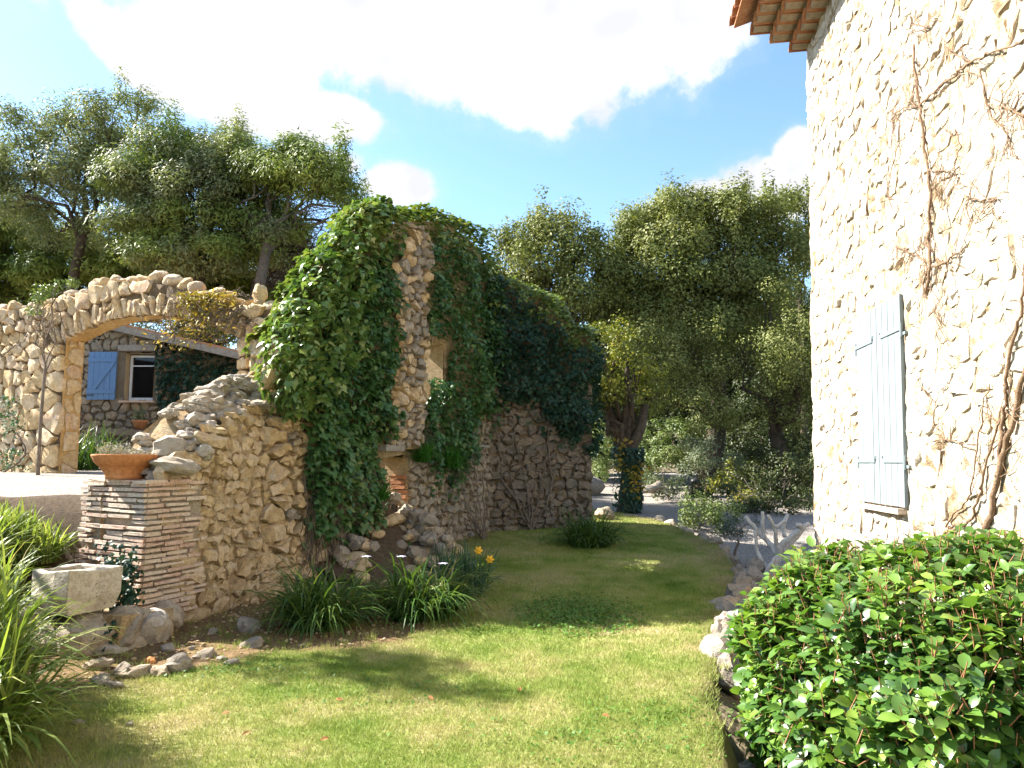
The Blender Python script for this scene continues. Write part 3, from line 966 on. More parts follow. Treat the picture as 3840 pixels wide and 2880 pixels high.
# three tiers of canal tiles under the eaves and the roof above
TZ = 7.46
for tier in range(3):
    tip = 0.27 + 0.265 * tier - 0.02
    z0 = TZ + 0.155 * tier
    for k in range(10):
        s = HL + 0.02 - 0.125 - 0.245 * k + R.normal(0, .006)
        b = MB()
        ns = 8
        V = []; Fc = []
        for (o, rr) in ((-0.25, .098), (tip, .118)):
            for inner in (0, 1):
                for j in range(ns + 1):
                    th = math.pi * j / ns
                    q = rr - (0.016 if inner else 0)
                    V.append(np.array(hmap0(s, z0, o - HB * 0)) + np.array(hvec(math.cos(th) * q, math.sin(th) * q * 1.05, 0)))
        m1 = ns + 1
        for j in range(ns):
            Fc += [(j, j + 1, 2 * m1 + j + 1, 2 * m1 + j), (m1 + j + 1, m1 + j, 3 * m1 + j, 3 * m1 + j + 1), (2 * m1 + j, 2 * m1 + j + 1, 3 * m1 + j + 1, 3 * m1 + j)]
        for a_ in (0, ns):
            Fc.append((a_, 2 * m1 + a_, 3 * m1 + a_, m1 + a_))
        b.add(V, Fc)
        b.build('eaves_tile', M_TILE, house, False)
    # mortar bedding between the tiers
    b = MB()
    b.box(hmap0(HL - 1.24, z0 + .065, tip - .045 - .3), hvec(1.235, 0, 0), hvec(0, .045, 0), hvec(0, 0, .3))
    b.box(hmap0(HL - 1.24, z0 + .138, tip - .02 - .3), hvec(1.24, 0, 0), hvec(0, .010, 0), hvec(0, 0, .3), .003)
    b.build('eaves_mortar', M_BRMORT, house)
roof = MB()
rz = TZ + 0.155 * 3 + .02
r0 = np.array(hmap0(HL + .06, rz, 1.0)); r1 = np.array(hmap0(0, rz, 1.0))
up = np.array([-HN.x * 4.5, -HN.y * 4.5, 1.5])
th = np.array([0, 0, -.03])
roof.add([r0, r1, r1 + up, r0 + up, r0 + th, r1 + th, r1 + up + th, r0 + up + th], [(0, 3, 2, 1), (4, 5, 6, 7), (0, 1, 5, 4), (0, 4, 7, 3), (2, 3, 7, 6)])
rf = roof.build('roof', M_TILE, house)
for k in range(10):
    s = HL - 0.02 - 0.245 * k
    b = MB()
    V = []; Fc = []
    for (o, rr, zz) in ((1.06, .105, 0), (.45, .09, .2)):
        for inner in (0, 1):
            for j in range(7):
                th_ = math.pi * j / 6
                q = rr - (0.016 if inner else 0)
                V.append(np.array(hmap0(s, rz + .02 + zz, o)) + np.array(hvec(math.cos(th_) * q, math.sin(th_) * q, 0)))
    for j in range(6):
        Fc += [(j, j + 1, 14 + j + 1, 14 + j), (7 + j + 1, 7 + j, 21 + j, 21 + j + 1), (j + 1, j, 7 + j, 7 + j + 1)]
    b.add(V, Fc)
    b.build('tile', M_TILE, rf)

# bare climbing vine on the house wall
vine = thing('climbing_vine', hmap0(hit(1022 * .46, 0, 0)[0] if False else 8.0, 0, 0.05), 'leafless brown climbing vine spreading over the sunlit house wall', 'climbing plant')


def vpts(pl, conv, off=0.035, n=4, jit=.006):
    out_ = []
    for (x, y) in pl:
        u, v = conv(x, y)
        s, z = hit(u, v, off)
        out_.append(hmap0(s, z, off))
    return curve_pts(out_, n, jit)


c22 = lambda x, y: (x * 1024 / 2212, y * 1024 / 2212)
c6 = lambda x, y: ((2600 + .6631 * x) / 3.75, .6631 * y / 3.75)
c7 = lambda x, y: ((2900 + .8438 * x) / 3.75, (900 + .8438 * y) / 3.75)
stems = [([(925, 1420), (930, 1330), (965, 1220), (1000, 1050), (1040, 880), (1090, 680), (1125, 540), (1150, 380)], c7, .030, .022),
         ([(1000, 1050), (1010, 900), (1020, 780), (1030, 690), (1040, 600), (1060, 480), (1100, 330), (1114, 200), (1130, 60)], c7, .020, .012),
         ([(740, 1330), (770, 1295), (820, 1280), (880, 1240), (915, 1150), (925, 1080), (960, 930), (1010, 800)], c7, .017, .012),
         ([(765, 1280), (800, 1220), (860, 1160), (880, 1080), (905, 930), (925, 780), (960, 640)], c7, .010, .006),
         ([(1320, 1659), (1345, 1500), (1330, 1350), (1340, 1150), (1325, 960), (1300, 800), (1280, 620), (1255, 400), (1245, 250)], c6, .020, .014),
         ([(690, 280), (665, 190), (700, 105), (690, 20)], c7, .011, .013),
         ([(1345, 1500), (1400, 1495), (1480, 1440), (1540, 1395)], c6, .013, .006),
         ([(1345, 1500), (1270, 1450), (1200, 1420), (1130, 1390)], c6, .012, .004),
         ([(1285, 595), (1340, 540), (1400, 480), (1480, 420), (1570, 350), (1640, 320), (1700, 290), (1780, 270), (1869, 225)], c6, .013, .010),
         ([(1280, 600), (1230, 575)], c6, .012, .006), ([(1270, 600), (1170, 620), (1120, 680), (1140, 720)], c6, .009, .004),
         ([(1330, 960), (1390, 970), (1470, 965)], c6, .009, .004), ([(1570, 350), (1500, 320), (1430, 270), (1400, 200)], c6, .008, .004),
         ([(1620, 380), (1640, 500), (1680, 660), (1760, 740), (1790, 830), (1830, 900)], c6, .010, .006),
         ([(1869, 665), (1800, 620), (1720, 600)], c6, .012, .006), ([(1720, 1130), (1640, 1130), (1570, 1120), (1540, 1140)], c6, .009, .005),
         ([(1240, 140), (1330, 155), (1200, 200)], c6, .008, .004), ([(700, 300), (745, 370), (735, 400)], c7, .006, .003),
         ([(1200, 760), (1160, 830), (1120, 960), (1095, 1080), (1130, 1200)], c6, .007, .003), ([(1490, 730), (1500, 830), (1480, 960), (1530, 1080)], c6, .007, .003),
         ([(710, 830), (720, 740), (690, 690), (640, 640)], c7, .008, .003), ([(710, 890), (780, 890), (830, 900)], c7, .009, .004)]
tw = MB()
for pl, cv, ra, rb in stems:
    P = vpts(pl, cv)
    n_ = len(P)
    b = MB(); b.tube(P, [(ra + (rb - ra) * i / (n_ - 1)) * R.uniform(.62, .86) for i in range(n_)], 6)
    b.build('stem', M_VINE, vine, True)
# fine twigs
for _ in range(330):
    pl, cv, ra, rb = stems[R.integers(0, len(stems))] if R.uniform() < .75 else stems[R.integers(4, 16)]
    i = R.integers(0, len(pl) - 1); f = R.uniform()
    x = pl[i][0] * (1 - f) + pl[i + 1][0] * f; y = pl[i][1] * (1 - f) + pl[i + 1][1] * f
    s, z = hit(*cv(x, y), .03)
    a = R.uniform(0, 2 * math.pi)
    P = []
    L = R.uniform(.04, .10)
    for k in range(R.integers(4, 9)):
        P.append(hmap0(s, z, .03 + .012 * math.sin(k)))
        a += R.normal(0, .55)
        s += math.cos(a) * L; z += math.sin(a) * L
    if any(p[2] < .6 for p in P) or s > HL: continue
    if len(P) > 2: tw.tube(P, [R.uniform(.0018, .0045) * (1 - .5 * k / len(P)) for k in range(len(P))], 4, False)
tw.build('twigs', M_VINE, vine, True, 'stuff')

# ================================================================== ARCH WALL (left)
AD = Vector((0.9, -0.436)).normalized()
A0 = Vector((-2.9, 10.2)) - AD * 9.0
_am = wall_map(A0, A0 + AD * 9.0, 0.0, 1, 0.06)


def amap(s, z, off):     # the arch wall climbs a little towards the courtyard
    return _am(s, z + 0.066 * (7.773 - s) * float(smoothstep(z, 1.6, 3.0)), off)


AS0, AS1 = 3.76, 7.773
ASP, ARISE = 3.45, 0.39
ACH = (AS1 - AS0) / 2
AR = (ACH ** 2 + ARISE ** 2) / (2 * ARISE)
ACX, ACZ = (AS0 + AS1) / 2, ASP + ARISE - AR
AHALF = math.asin(ACH / AR)
RING = 0.34
aT = lambda s: float(interp(s, [(0, 4.0), (1.5, 4.0), (2.6, 4.08), (3.4, 4.15), (4.25, 4.34), (5.0, 4.46), (5.9, 4.42), (6.8, 4.22), (7.4, 4.02), (8.1, 3.95), (9.2, 3.78)]))
AZ0 = 1.36
archw = thing('arch_wall', (A0.x + AD.x * 4.6, A0.y + AD.y * 4.6, 1.45), 'rough cream stone wall with a wide low arch through to the courtyard', 'wall')


def in_open(s, z, g_=0.0):
    if AS0 - g_ < s < AS1 + g_:
        if z < ASP: return True
        return math.hypot(s - ACX, z - ACZ) < AR + g_
    return False


mb = MB()
face_grid(mb, amap, 0, 8.95, lambda s: AZ0, lambda s: aT(s) - .06, -0.035, 0.11, 0.02, mask=lambda s, z: not in_open(s, z, 0.03))
ATH = 0.33
face_grid(mb, lambda s, z, o: amap(s, z, -ATH - o), 0, 8.95, lambda s: AZ0, lambda s: aT(s) - .06, 0, 0.2, 0.02, mask=lambda s, z: not in_open(s, z, 0.03))
ts = np.linspace(0, 8.95, 60)
mb.add([amap(s, aT(s) - .06, o) for s in ts for o in (-.035, -ATH)], [(2 * i, 2 * i + 2, 2 * i + 3, 2 * i + 1) for i in range(59)])
mb.build('wall_core', M_GAP, archw)
# plastered soffit and reveals
mb = MB()
prof = [(AS0, AZ0)] + [(AS0, AZ0 + (ASP - AZ0) * k / 6) for k in range(1, 6)]
prof += [(ACX - math.sin(AHALF - 2 * AHALF * k / 20) * AR, ACZ + math.cos(AHALF - 2 * AHALF * k / 20) * AR) for k in range(21)]
prof += [(AS1, ASP - (ASP - AZ0) * k / 6) for k in range(1, 7)]
nO = 7
V = []
for (s, z) in prof:
    for k in range(nO):
        o = -ATH * k / (nO - 1) - .01
        p = amap(s, z, o); a = .018 * nz(p, 7)
        V.append(amap(s, z + a, o))
mb.add(V, [(i * nO + k, i * nO + k + 1, (i + 1) * nO + k + 1, (i + 1) * nO + k) for i in range(len(prof) - 1) for k in range(nO - 1)])
mb.build('arch_soffit', M_INTR, archw, True)
# voussoirs: narrow stones on edge, some doubled
vang = []
a = -AHALF - 0.05
while a < AHALF + 0.05:
    wd_ = R.uniform(.06, .125) / AR
    vang.append((a, min(a + wd_, AHALF + .06)))
    a += wd_


def pol(an, r_):
    return (ACX + math.sin(an) * r_, ACZ + math.cos(an) * r_)


vc = []
for (a, b_) in vang:
    r2 = AR + RING * R.uniform(.8, 1.15)
    tk = R.normal(0, .012)
    if R.uniform() < .25:
        rm = AR + RING * R.uniform(.4, .6)
        parts_ = [(AR - .01, rm), (rm, r2)]
    else:
        parts_ = [(AR - .012, r2)]
    for (ra, rb) in parts_:
        vc.append([pol(a, ra), pol(b_, ra), pol(b_ + tk, rb), pol(a + tk, rb)])
lay_stones(vc, .008, .040, amap, archw, M_ARCH, 'voussoir', 80, rough=.011, flat=.84, depth=.06)


def a_in(s, z):
    if z > aT(s) - .10: return False
    if AS0 - .06 < s < AS1 + .06:
        return z > ASP and math.hypot(s - ACX, z - ACZ) > AR + RING + .05
    return True


def a_clip(a, b):
    cl = []
    if b < ASP + .25 and a < AS0: cl.append((1, 0, AS0 + .015))
    if b < ASP + .25 and a > AS1: cl.append((-1, 0, -(AS1 - .015)))
    if abs(a - ACX) < ACH + .5 and b > ASP - .1:
        an = math.atan2(a - ACX, b - ACZ)
        n_ = (math.sin(an), math.cos(an))
        cl.append((-n_[0], -n_[1], -(AR + RING + .0) - (n_[0] * ACX + n_[1] * ACZ)))
    cl.append((0, 1, aT(a) - .02)); cl.append((0, -1, -AZ0)); cl.append((1, 0, 8.95))
    return cl


S_ = seeds_fill(1.4, 2.7, AZ0, 4.4, .20, lambda s, z: a_in(s, z) and s < 2.7, 1.5, .5)
S_ += seeds_fill(2.7, AS0 - .02, AZ0, 3.5, .24, lambda s, z: a_in(s, z) and 2.7 <= s < AS0 - .08 and z < 3.45, 1.75, .42)
S_ += seeds_fill(2.7, 8.0, 3.45, 4.6, .17, lambda s, z: a_in(s, z) and s >= 2.7 and z >= 3.45, 1.3, .5)
S_ += seeds_fill(AS1 + .06, 8.9, AZ0, 3.5, .22, lambda s, z: a_in(s, z) and s > AS1 + .06 and z < 3.45, 1.35, .45)
lay_stones(vcells(S_, a_clip, big=.36), .009, .042, amap, archw, M_ARCH, limit=200, rough=.017, flat=.85)
# the jambs seen from the side
jm = lambda base, sg: (lambda q, z, off: amap(base + sg * off, z, -q))
for (base, sg, fl) in ((AS0, 1, False),):
    S_ = seeds_fill(0, ATH, AZ0, ASP, .24, lambda q, z: 0 < q < ATH, 1.1, .4)
    lay_stones(vcells(S_, lambda a, b: [(1, 0, ATH), (-1, 0, -.05), (0, 1, ASP + .02), (0, -1, -AZ0)]), .010, .035, jm(base, sg), archw, M_ARCH, 'jamb_stone', 40, rough=.012)
# loose-laid stones along the top
s = 1.5
while s < 8.85:
    rx = R.uniform(.07, .20) if s < 7.3 else R.uniform(.06, .13)
    rzz = min(rx * R.uniform(.6, .95), .13)
    c = amap(s + rx, aT(s + rx) - .07 + rzz * .75, -.12 + R.normal(0, .03))
    rock('cap_stone', c, rx * 1.08, R.uniform(.10, .17), rzz, M_ARCH, archw, rot=math.atan2(AD.y, AD.x) + R.normal(0, .2), amp=.2)
    if R.uniform() < .6:
        c = amap(s + rx, aT(s) - .06 + .06, -.33)
        rock('cap_stone', c, rx, .1, .09, M_ARCH, archw, amp=.2)
    s += rx * 1.85
rock('cap_stone', amap(8.0, 4.12, -.12), .115, .11, .17, M_ARCH, archw, tilt=.1, amp=.25)

# ================================================================== BRICK PILLAR and LOW WALL
PC = Vector((-3.56, 7.28))
PD = Vector((-0.85, 0.53)).normalized()
PN = Vector((-PD.y, PD.x)) * 1.0
if PN.y > 0: PN = -PN
PE = -PN
PWID, PDEP = 1.12, 0.62
pill = thing('brick_pillar', (PC.x + PD.x * .5, PC.y + PD.y * .5, .2), 'square pillar of thin weathered pinkish bricks under the terracotta bowl', 'pillar')
RD = Vector((0.35, 0.937)).normalized()       # right face runs back along the low wall
mb = MB()
P_Z0, P_Z1 = 0.12, 1.44
ins = .028
def ppt(a, b, z):
    q = PC + PD * a + RD * b
    return (q.x, q.y, z)
nz_ = 30
for (fa, fb, n1) in ((lambda t_: (ins + t_ * (PWID - 2 * ins), ins), None, 12), (lambda t_: (ins, ins + t_ * (PDEP + .1)), None, 8), (lambda t_: (PWID - ins, ins + t_ * PDEP), None, 6)):
    V = []
    for i in range(n1 + 1):
        for k in range(nz_ + 1):
            a_, b_ = fa(i / n1)
            z = P_Z0 + (P_Z1 - P_Z0) * k / nz_
            p = np.array(ppt(a_, b_, z))
            V.append(p + np.array([PN.x, PN.y, 0]) * .016 * nz(p, 16) + np.array([PD.x, PD.y, 0]) * .01 * nz(p, 14, 5))
    mb.add(V, [(i * (nz_ + 1) + k, (i + 1) * (nz_ + 1) + k, (i + 1) * (nz_ + 1) + k + 1, i * (nz_ + 1) + k + 1) for i in range(n1) for k in range(nz_)])
mb.add([ppt(ins, ins, P_Z1), ppt(PWID - ins, ins, P_Z1), ppt(PWID - ins, PDEP, P_Z1), ppt(ins, PDEP, P_Z1)], [(0, 1, 2, 3)])
mb.build('pillar_core', M_BRMORT, pill)
course = 0.0535
ncr = int((P_Z1 - P_Z0) / course) + 1
for r_ in range(ncr):
    z = P_Z0 + course * (r_ + .5)
    # spread towards the foot
    sp = .03 * (1 - r_ / ncr)
    a = -R.uniform(0, .18) - sp
    while a < PWID:
        ln = R.uniform(.24, .42)
        a0, a1 = max(a, -sp + R.normal(0, .006)), min(a + ln, PWID + sp)
        a = a1 + R.uniform(.008, .03)
        if a1 - a0 < .05 or R.uniform() < .05: continue
        hgt = R.uniform(.013, .0185)
        pr = R.normal(0, .009)
        c = np.array(ppt((a0 + a1) / 2, .06 + pr - sp, z + R.normal(0, .003)))
        b = MB(); tl_ = R.normal(0, .006)
        b.box(c, np.array([PD.x, PD.y, tl_]) * (a1 - a0) / 2, np.array([RD.x, RD.y, 0]) * .075, (0, 0, hgt), .0028)
        b.build('brick', M_BRICK, pill)
    b0_ = R.uniform(.0, .1) - sp
    lim = PDEP + R.uniform(-.12, .14) + .12 * (1 - r_ / ncr)
    b0_ = -sp + .012
    first = R.uniform(.12, .3)
    while b0_ < lim:
        b1_ = min(b0_ + first, lim)
        first = R.uniform(.2, .36)
        hgt = R.uniform(.0125, .018)
        c = np.array(ppt(.055 - sp + R.normal(0, .008), (b0_ + b1_) / 2, z + .001 + R.normal(0, .003)))
        b = MB()
        b.box(c, np.array([RD.x, RD.y, R.normal(0, .006)]) * (b1_ - b0_) / 2, np.array([PD.x, PD.y, 0]) * .07, (0, 0, hgt), .0028)
        if b1_ - b0_ > .06: b.build('brick', M_BRICK, pill)
        b0_ = b1_ + R.uniform(.006, .02)
# flat bricks capping the pillar
a = -.03
for r_ in range(4):
    ln = R.uniform(.22, .32)
    for q in range(2):
        b = MB()
        b.box(ppt(a + ln / 2, .12 + q * .29 + R.normal(0, .01), P_Z1 + .018 + R.normal(0, .003)), np.array([PD.x, PD.y, 0]) * (ln / 2 - .006), np.array([RD.x, RD.y, R.normal(0, .01)]) * .14, (0, 0, .017), .005)
        b.build('brick', M_BRICK, pill)
    a += ln

# --- low wall running back from the pillar
LW1 = B[1] + (B[1] - B[0]).normalized() * 0.6
LW0 = Vector((-3.56, 7.32))
LWL = (LW1 - LW0).length
lmap = wall_map(LW0, LW1, 0.045, 1, 0.16)
lT = lambda s: float(interp(s, [(0, 1.46), (.2, 1.52), (.5, 1.72), (.8, 1.92), (1.05, 2.12), (1.5, 2.28), (2.0, 2.45), (2.8, 2.7)]))
lB = lambda s: -0.08
loww = thing('rubble_wall', (LW0.x, LW0.y, 0), 'broken low wall of rough golden rubble stepping up behind the brick pillar', 'wall')
mb = MB()
face_grid(mb, lmap, .30, LWL, lB, lambda s: lT(max(s, 0)) - .03, -.006, .06, .05)
LTH = .62
ts = np.linspace(.12, LWL, 26)
V = []
for s in ts:
    for k in range(7):
        o = -.05 - LTH * k / 6
        z = lT(max(s, 0)) - .10 + .28 * smoothstep(k / 6, 0, 1) * smoothstep(s, .0, .6)
        p = lmap(s, z, o)
        V.append((p[0], p[1], z + .06 * nz(p, 5)))
mb.add(V, [(i * 7 + k, (i + 1) * 7 + k, (i + 1) * 7 + k + 1, i * 7 + k + 1) for i in range(25) for k in range(6)])
face_grid(mb, lambda s, z, o: lmap(s, z, -LTH - .05 - o), .1, LWL, lB, lambda s: lT(max(s, 0)) + .26 * float(smoothstep(s, 0, .6)) - .04, 0, .2, .03)
mb.build('wall_core', M_MORT, loww, True)
S_ = seeds_fill(.2, LWL, -.05, 2.8, .175, lambda s, z: z < lT(max(s, 0)) - .06 and (s > .30 + .4 * R.uniform() or z > 1.4), 1.2, .55)
lay_stones(vcells(S_, lambda a, b: [(0, 1, lT(max(a, 0)) - .01), (0, -1, .05)]), .013, .046, lmap, loww, M_STONE, limit=290, rough=.019, flat=.80, k=11)
# rubble lying on the broken top
for i in range(120):
    s = R.uniform(.1, LWL)
    q = R.uniform(0, 1)
    r_ = R.uniform(.06, .15) * (1.0 if q < .75 else .8)
    z = lT(s) - .05 + .30 * float(smoothstep(q, 0, 1) * smoothstep(s, 0, .6))
    p = lmap(s, z, -.08 - q * (LTH - .12))
    rock('cap_stone', (p[0], p[1], z + .02), r_ * 1.2, r_ * .95, r_ * .62, M_ROCK, loww, amp=.32)
def wrock(u, v, Y, rx, ry, rzz, **kw):
    p = at(u, v, Y)
    return rock('cap_stone', p, rx, ry, rzz, M_ROCK, loww, amp=.26, **kw)
wrock(176, 466, 7.62, .24, .17, .085, rot=.4)
wrock(168, 452, 7.85, .19, .17, .17, rot=.5)
wrock(193, 447, 8.1, .17, .15, .11)
wrock(205, 452, 8.0, .10, .10, .09)
wrock(188, 436, 8.5, .15, .14, .09)
wrock(215, 425, 8.7, .20, .16, .09)
wrock(208, 440, 8.3, .14, .12, .09)
wrock(222, 407, 9.0, .16, .14, .11)
wrock(236, 400, 9.2, .18, .15, .12)
wrock(247, 388, 9.4, .13, .13, .09)
wrock(262, 385, 9.5, .17, .13, .10)
wrock(278, 392, 9.4, .18, .13, .08)
wrock(240, 418, 8.8, .16, .14, .10)
wrock(262, 405, 9.1, .2, .14, .08)

# --- stone ledge at the foot of the pillar
ledge = thing('stone_ledge', (-3.9, 6.8, 0), 'low ledge of big rough blocks at the foot of the brick pillar', 'ledge')
for (u, v, Y, rx, ry, rzz) in ((85, 640, 6.72, .25, .28, .25), (124, 628, 6.95, .26, .30, .20), (110, 655, 6.7, .17, .16, .13), (152, 628, 7.1, .18, .22, .20), (55, 635, 6.85, .28, .28, .22),
                              (130, 648, 6.88, .14, .14, .14), (25, 625, 7.0, .3, .3, .28), (60, 612, 7.1, .4, .28, .14), (165, 618, 7.4, .16, .16, .16)):
    p = at(u, v, Y)
    rock('block', p, rx, ry, rzz, M_ROCK, ledge, rot=R.normal(0, .25), amp=.2, tilt=R.normal(0, .06))
mb = MB(); mb.box((-3.95, 7.2, .1), (.6, -.2, 0), (.1, .3, 0), (0, 0, .17), .03); mb.build('mortar_bed', M_MORT, ledge)

# --- stone trough on the ledge
tr = thing('stone_trough', tuple(at(75, 590, 6.72)), 'pale carved stone trough standing on the ledge before the brick pillar', 'trough')
tc_ = at(76, 589, 6.78)
ax = Vector((.86, -.51, 0)).normalized(); ay = Vector((.51, .86, 0)).normalized()
hw, hd, hh = .285, .24, .185
def trp(x, y, z):
    q = tc_ + ax * x + ay * y
    return (q.x, q.y, tc_.z + z)
ring = []
for (fx, fy, z) in ((.86, .86, -hh), (1.0, 1.0, -.05), (1.02, 1.02, hh), (.84, .80, hh + .004), (.80, .76, hh - .05), (.78, .74, hh - .09)):
    pts_ = []
    for (sx, sy) in ((-1, -1), (-.35, -1.03), (.35, -1.02), (1, -.96), (1.03, -.3), (1.02, .3), (1, 1), (.3, 1.02), (-.3, 1.02), (-1, 1), (-1.02, .3), (-1.02, -.3)):
        pts_.append(trp(sx * fx * hw + R.normal(0, .008), sy * fy * hd + R.normal(0, .008), z + R.normal(0, .008) + .012 * sx))
    ring.append(pts_)
mb = MB()
V = [p for r_ in ring for p in r_]
mb.add(V, [(r_ * 12 + j, r_ * 12 + (j + 1) % 12, (r_ + 1) * 12 + (j + 1) % 12, (r_ + 1) * 12 + j) for r_ in range(5) for j in range(12)])
ob = mb.build('basin', stone_mat('trough_stone', [(0.0, (0.46, 0.41, 0.33)), (0.4, (0.60, 0.53, 0.42)), (1.0, (0.66, 0.61, 0.53))], lichen=.3), tr)
md = ob.modifiers.new('bevel', 'BEVEL'); md.width = .018; md.segments = 2
mb = MB(); mb.add([trp(sx * .8 * hw, sy * .76 * hd, hh - .07 + .01 * nz((sx, sy, 0), 3)) for (sx, sy) in ((-1, -1), (0, -1), (1, -1), (1, 0), (1, 1), (0, 1), (-1, 1), (-1, 0))], [(0, 1, 7), (1, 2, 3), (3, 4, 5), (5, 6, 7), (1, 3, 5, 7)])
mb.build('soil', M_SOIL, tr)

# --- terracotta bowl on the pillar
bc = at(124.5, 476, 7.62)
bz = P_Z1 + .036
bowl = thing('terracotta_bowl', (bc.x, bc.y, bz), 'wide terracotta bowl planter with dried succulents on top of the brick pillar', 'planter')


def lathe(mb, c, prof_, k=28, squash=1.0):
    V = []
    for (r_, z) in prof_:
        for j in range(k):
            th_ = 2 * math.pi * j / k
            V.append((c[0] + r_ * math.cos(th_), c[1] + r_ * math.sin(th_), c[2] + z))
    mb.add(V, [(i * k + j, i * k + (j + 1) % k, (i + 1) * k + (j + 1) % k, (i + 1) * k + j) for i in range(len(prof_) - 1) for j in range(k)])


mb = MB()
lathe(mb, (bc.x, bc.y, bz), [(0.0, 0), (.175, 0), (.178, .03), (.19, .06), (.225, .11), (.255, .142), (.262, .144), (.264, .152), (.272, .155), (.275, .163), (.285, .168), (.298, .205), (.312, .228), (.316, .240), (.312, .248), (.298, .246), (.290, .23), (.275, .20)])
mb.build('bowl', M_TERRA, bowl, True)
mb = MB()
lathe(mb, (bc.x, bc.y, bz), [(.285, .215), (.2, .235), (.1, .25), (0.0, .255)], 20)
mb.build('soil', M_SOIL, bowl, True)

# ================================================================== FOLIAGE helpers
def T_quad():        # small leaf, one folded quad
    return np.array([(0, 0, 0), (.27, .5, .06), (0, 1, 0), (-.27, .5, .06)]), np.array([(0, 1, 2, 3)]), None


def T_needle():
    return np.array([(-.07, 0, 0), (.07, 0, 0), (0, 1, 0)]), None, np.array([(0, 1, 2)])


def T_ivy():
    v = [(0, .30, .03), (0, .02, 0), (.30, -.08, -.03), (.50, .28, -.05), (.26, .50, 0), (0, 1.0, -.08), (-.26, .50, 0), (-.50, .28, -.05), (-.30, -.08, -.03)]
    return np.array(v), None, np.array([(0, i, i + 1) for i in range(1, 8)] + [(0, 8, 1)])


def T_ivys():
    return np.array([(0, 0, 0), (.46, .22, -.06), (0, 1, -.04), (-.46, .22, -.06)]), np.array([(0, 1, 2, 3)]), None


def T_broad():
    v = [(0, 0, 0), (0, .34, -.025), (0, .68, -.035), (0, 1.02, -.13), (.17, .15, .03), (.27, .42, .055), (.22, .74, .03), (-.17, .15, .03), (-.27, .42, .055), (-.22, .74, .03)]
    f4 = [(1, 4, 5, 2), (1, 2, 8, 7)]
    f3 = [(0, 4, 1), (0, 1, 7), (2, 5, 6), (2, 6, 3), (2, 9, 8), (2, 3, 9)]
    return np.array(v), np.array(f4), np.array(f3)


def frames(N, T):
    N = N / np.maximum(np.linalg.norm(N, axis=1, keepdims=True), 1e-6)
    T = T - N * (T * N).sum(1, keepdims=True)
    T = T / np.maximum(np.linalg.norm(T, axis=1, keepdims=True), 1e-6)
    Bn = np.cross(T, N)
    return Bn, T, N


def scatter_mesh(name, P, N, T, S, tmpl, smooth=False, wid=1.0):
    tv, f4, f3 = tmpl
    Bn, T, N = frames(np.asarray(N, float), np.asarray(T, float))
    S = np.broadcast_to(np.asarray(S, float), (len(P),))[:, None, None]
    V = P[:, None, :] + S * (tv[None, :, 0:1] * wid * Bn[:, None, :] + tv[None, :, 1:2] * T[:, None, :] + tv[None, :, 2:3] * N[:, None, :])
    n, k = len(P), len(tv)
    offs = (np.arange(n) * k)[:, None, None]
    Fs = []
    for f in (f4, f3):
        if f is not None: Fs.append((f[None] + offs).reshape(-1, f.shape[1]))
    return mesh_np(name, V.reshape(-1, 3), Fs, smooth)


_leafmesh = {}


def leaf_parts(P, N, T, S, tmpl, m, parent, name='leaf', key='x', wid=1.0):
    if key not in _leafmesh:
        tv, f4, f3 = tmpl
        me = mesh_np(name, tv * np.array([wid, 1, 1]), [f for f in (f4, f3) if f is not None], True)
        me.materials.append(m)
        _leafmesh[key] = me
    me = _leafmesh[key]
    Bn, T, N = frames(np.asarray(N, float), np.asarray(T, float))
    inv = Matrix.Translation(parent.location).inverted()
    for i in range(len(P)):
        o = bpy.data.objects.new(name, me)
        COL.objects.link(o)
        o.parent = parent
        o.matrix_parent_inverse = inv
        s = float(S[i])
        M = Matrix(((Bn[i][0] * s, T[i][0] * s, N[i][0] * s, P[i][0]), (Bn[i][1] * s, T[i][1] * s, N[i][1] * s, P[i][1]), (Bn[i][2] * s, T[i][2] * s, N[i][2] * s, P[i][2]), (0, 0, 0, 1)))
        o.matrix_basis = M


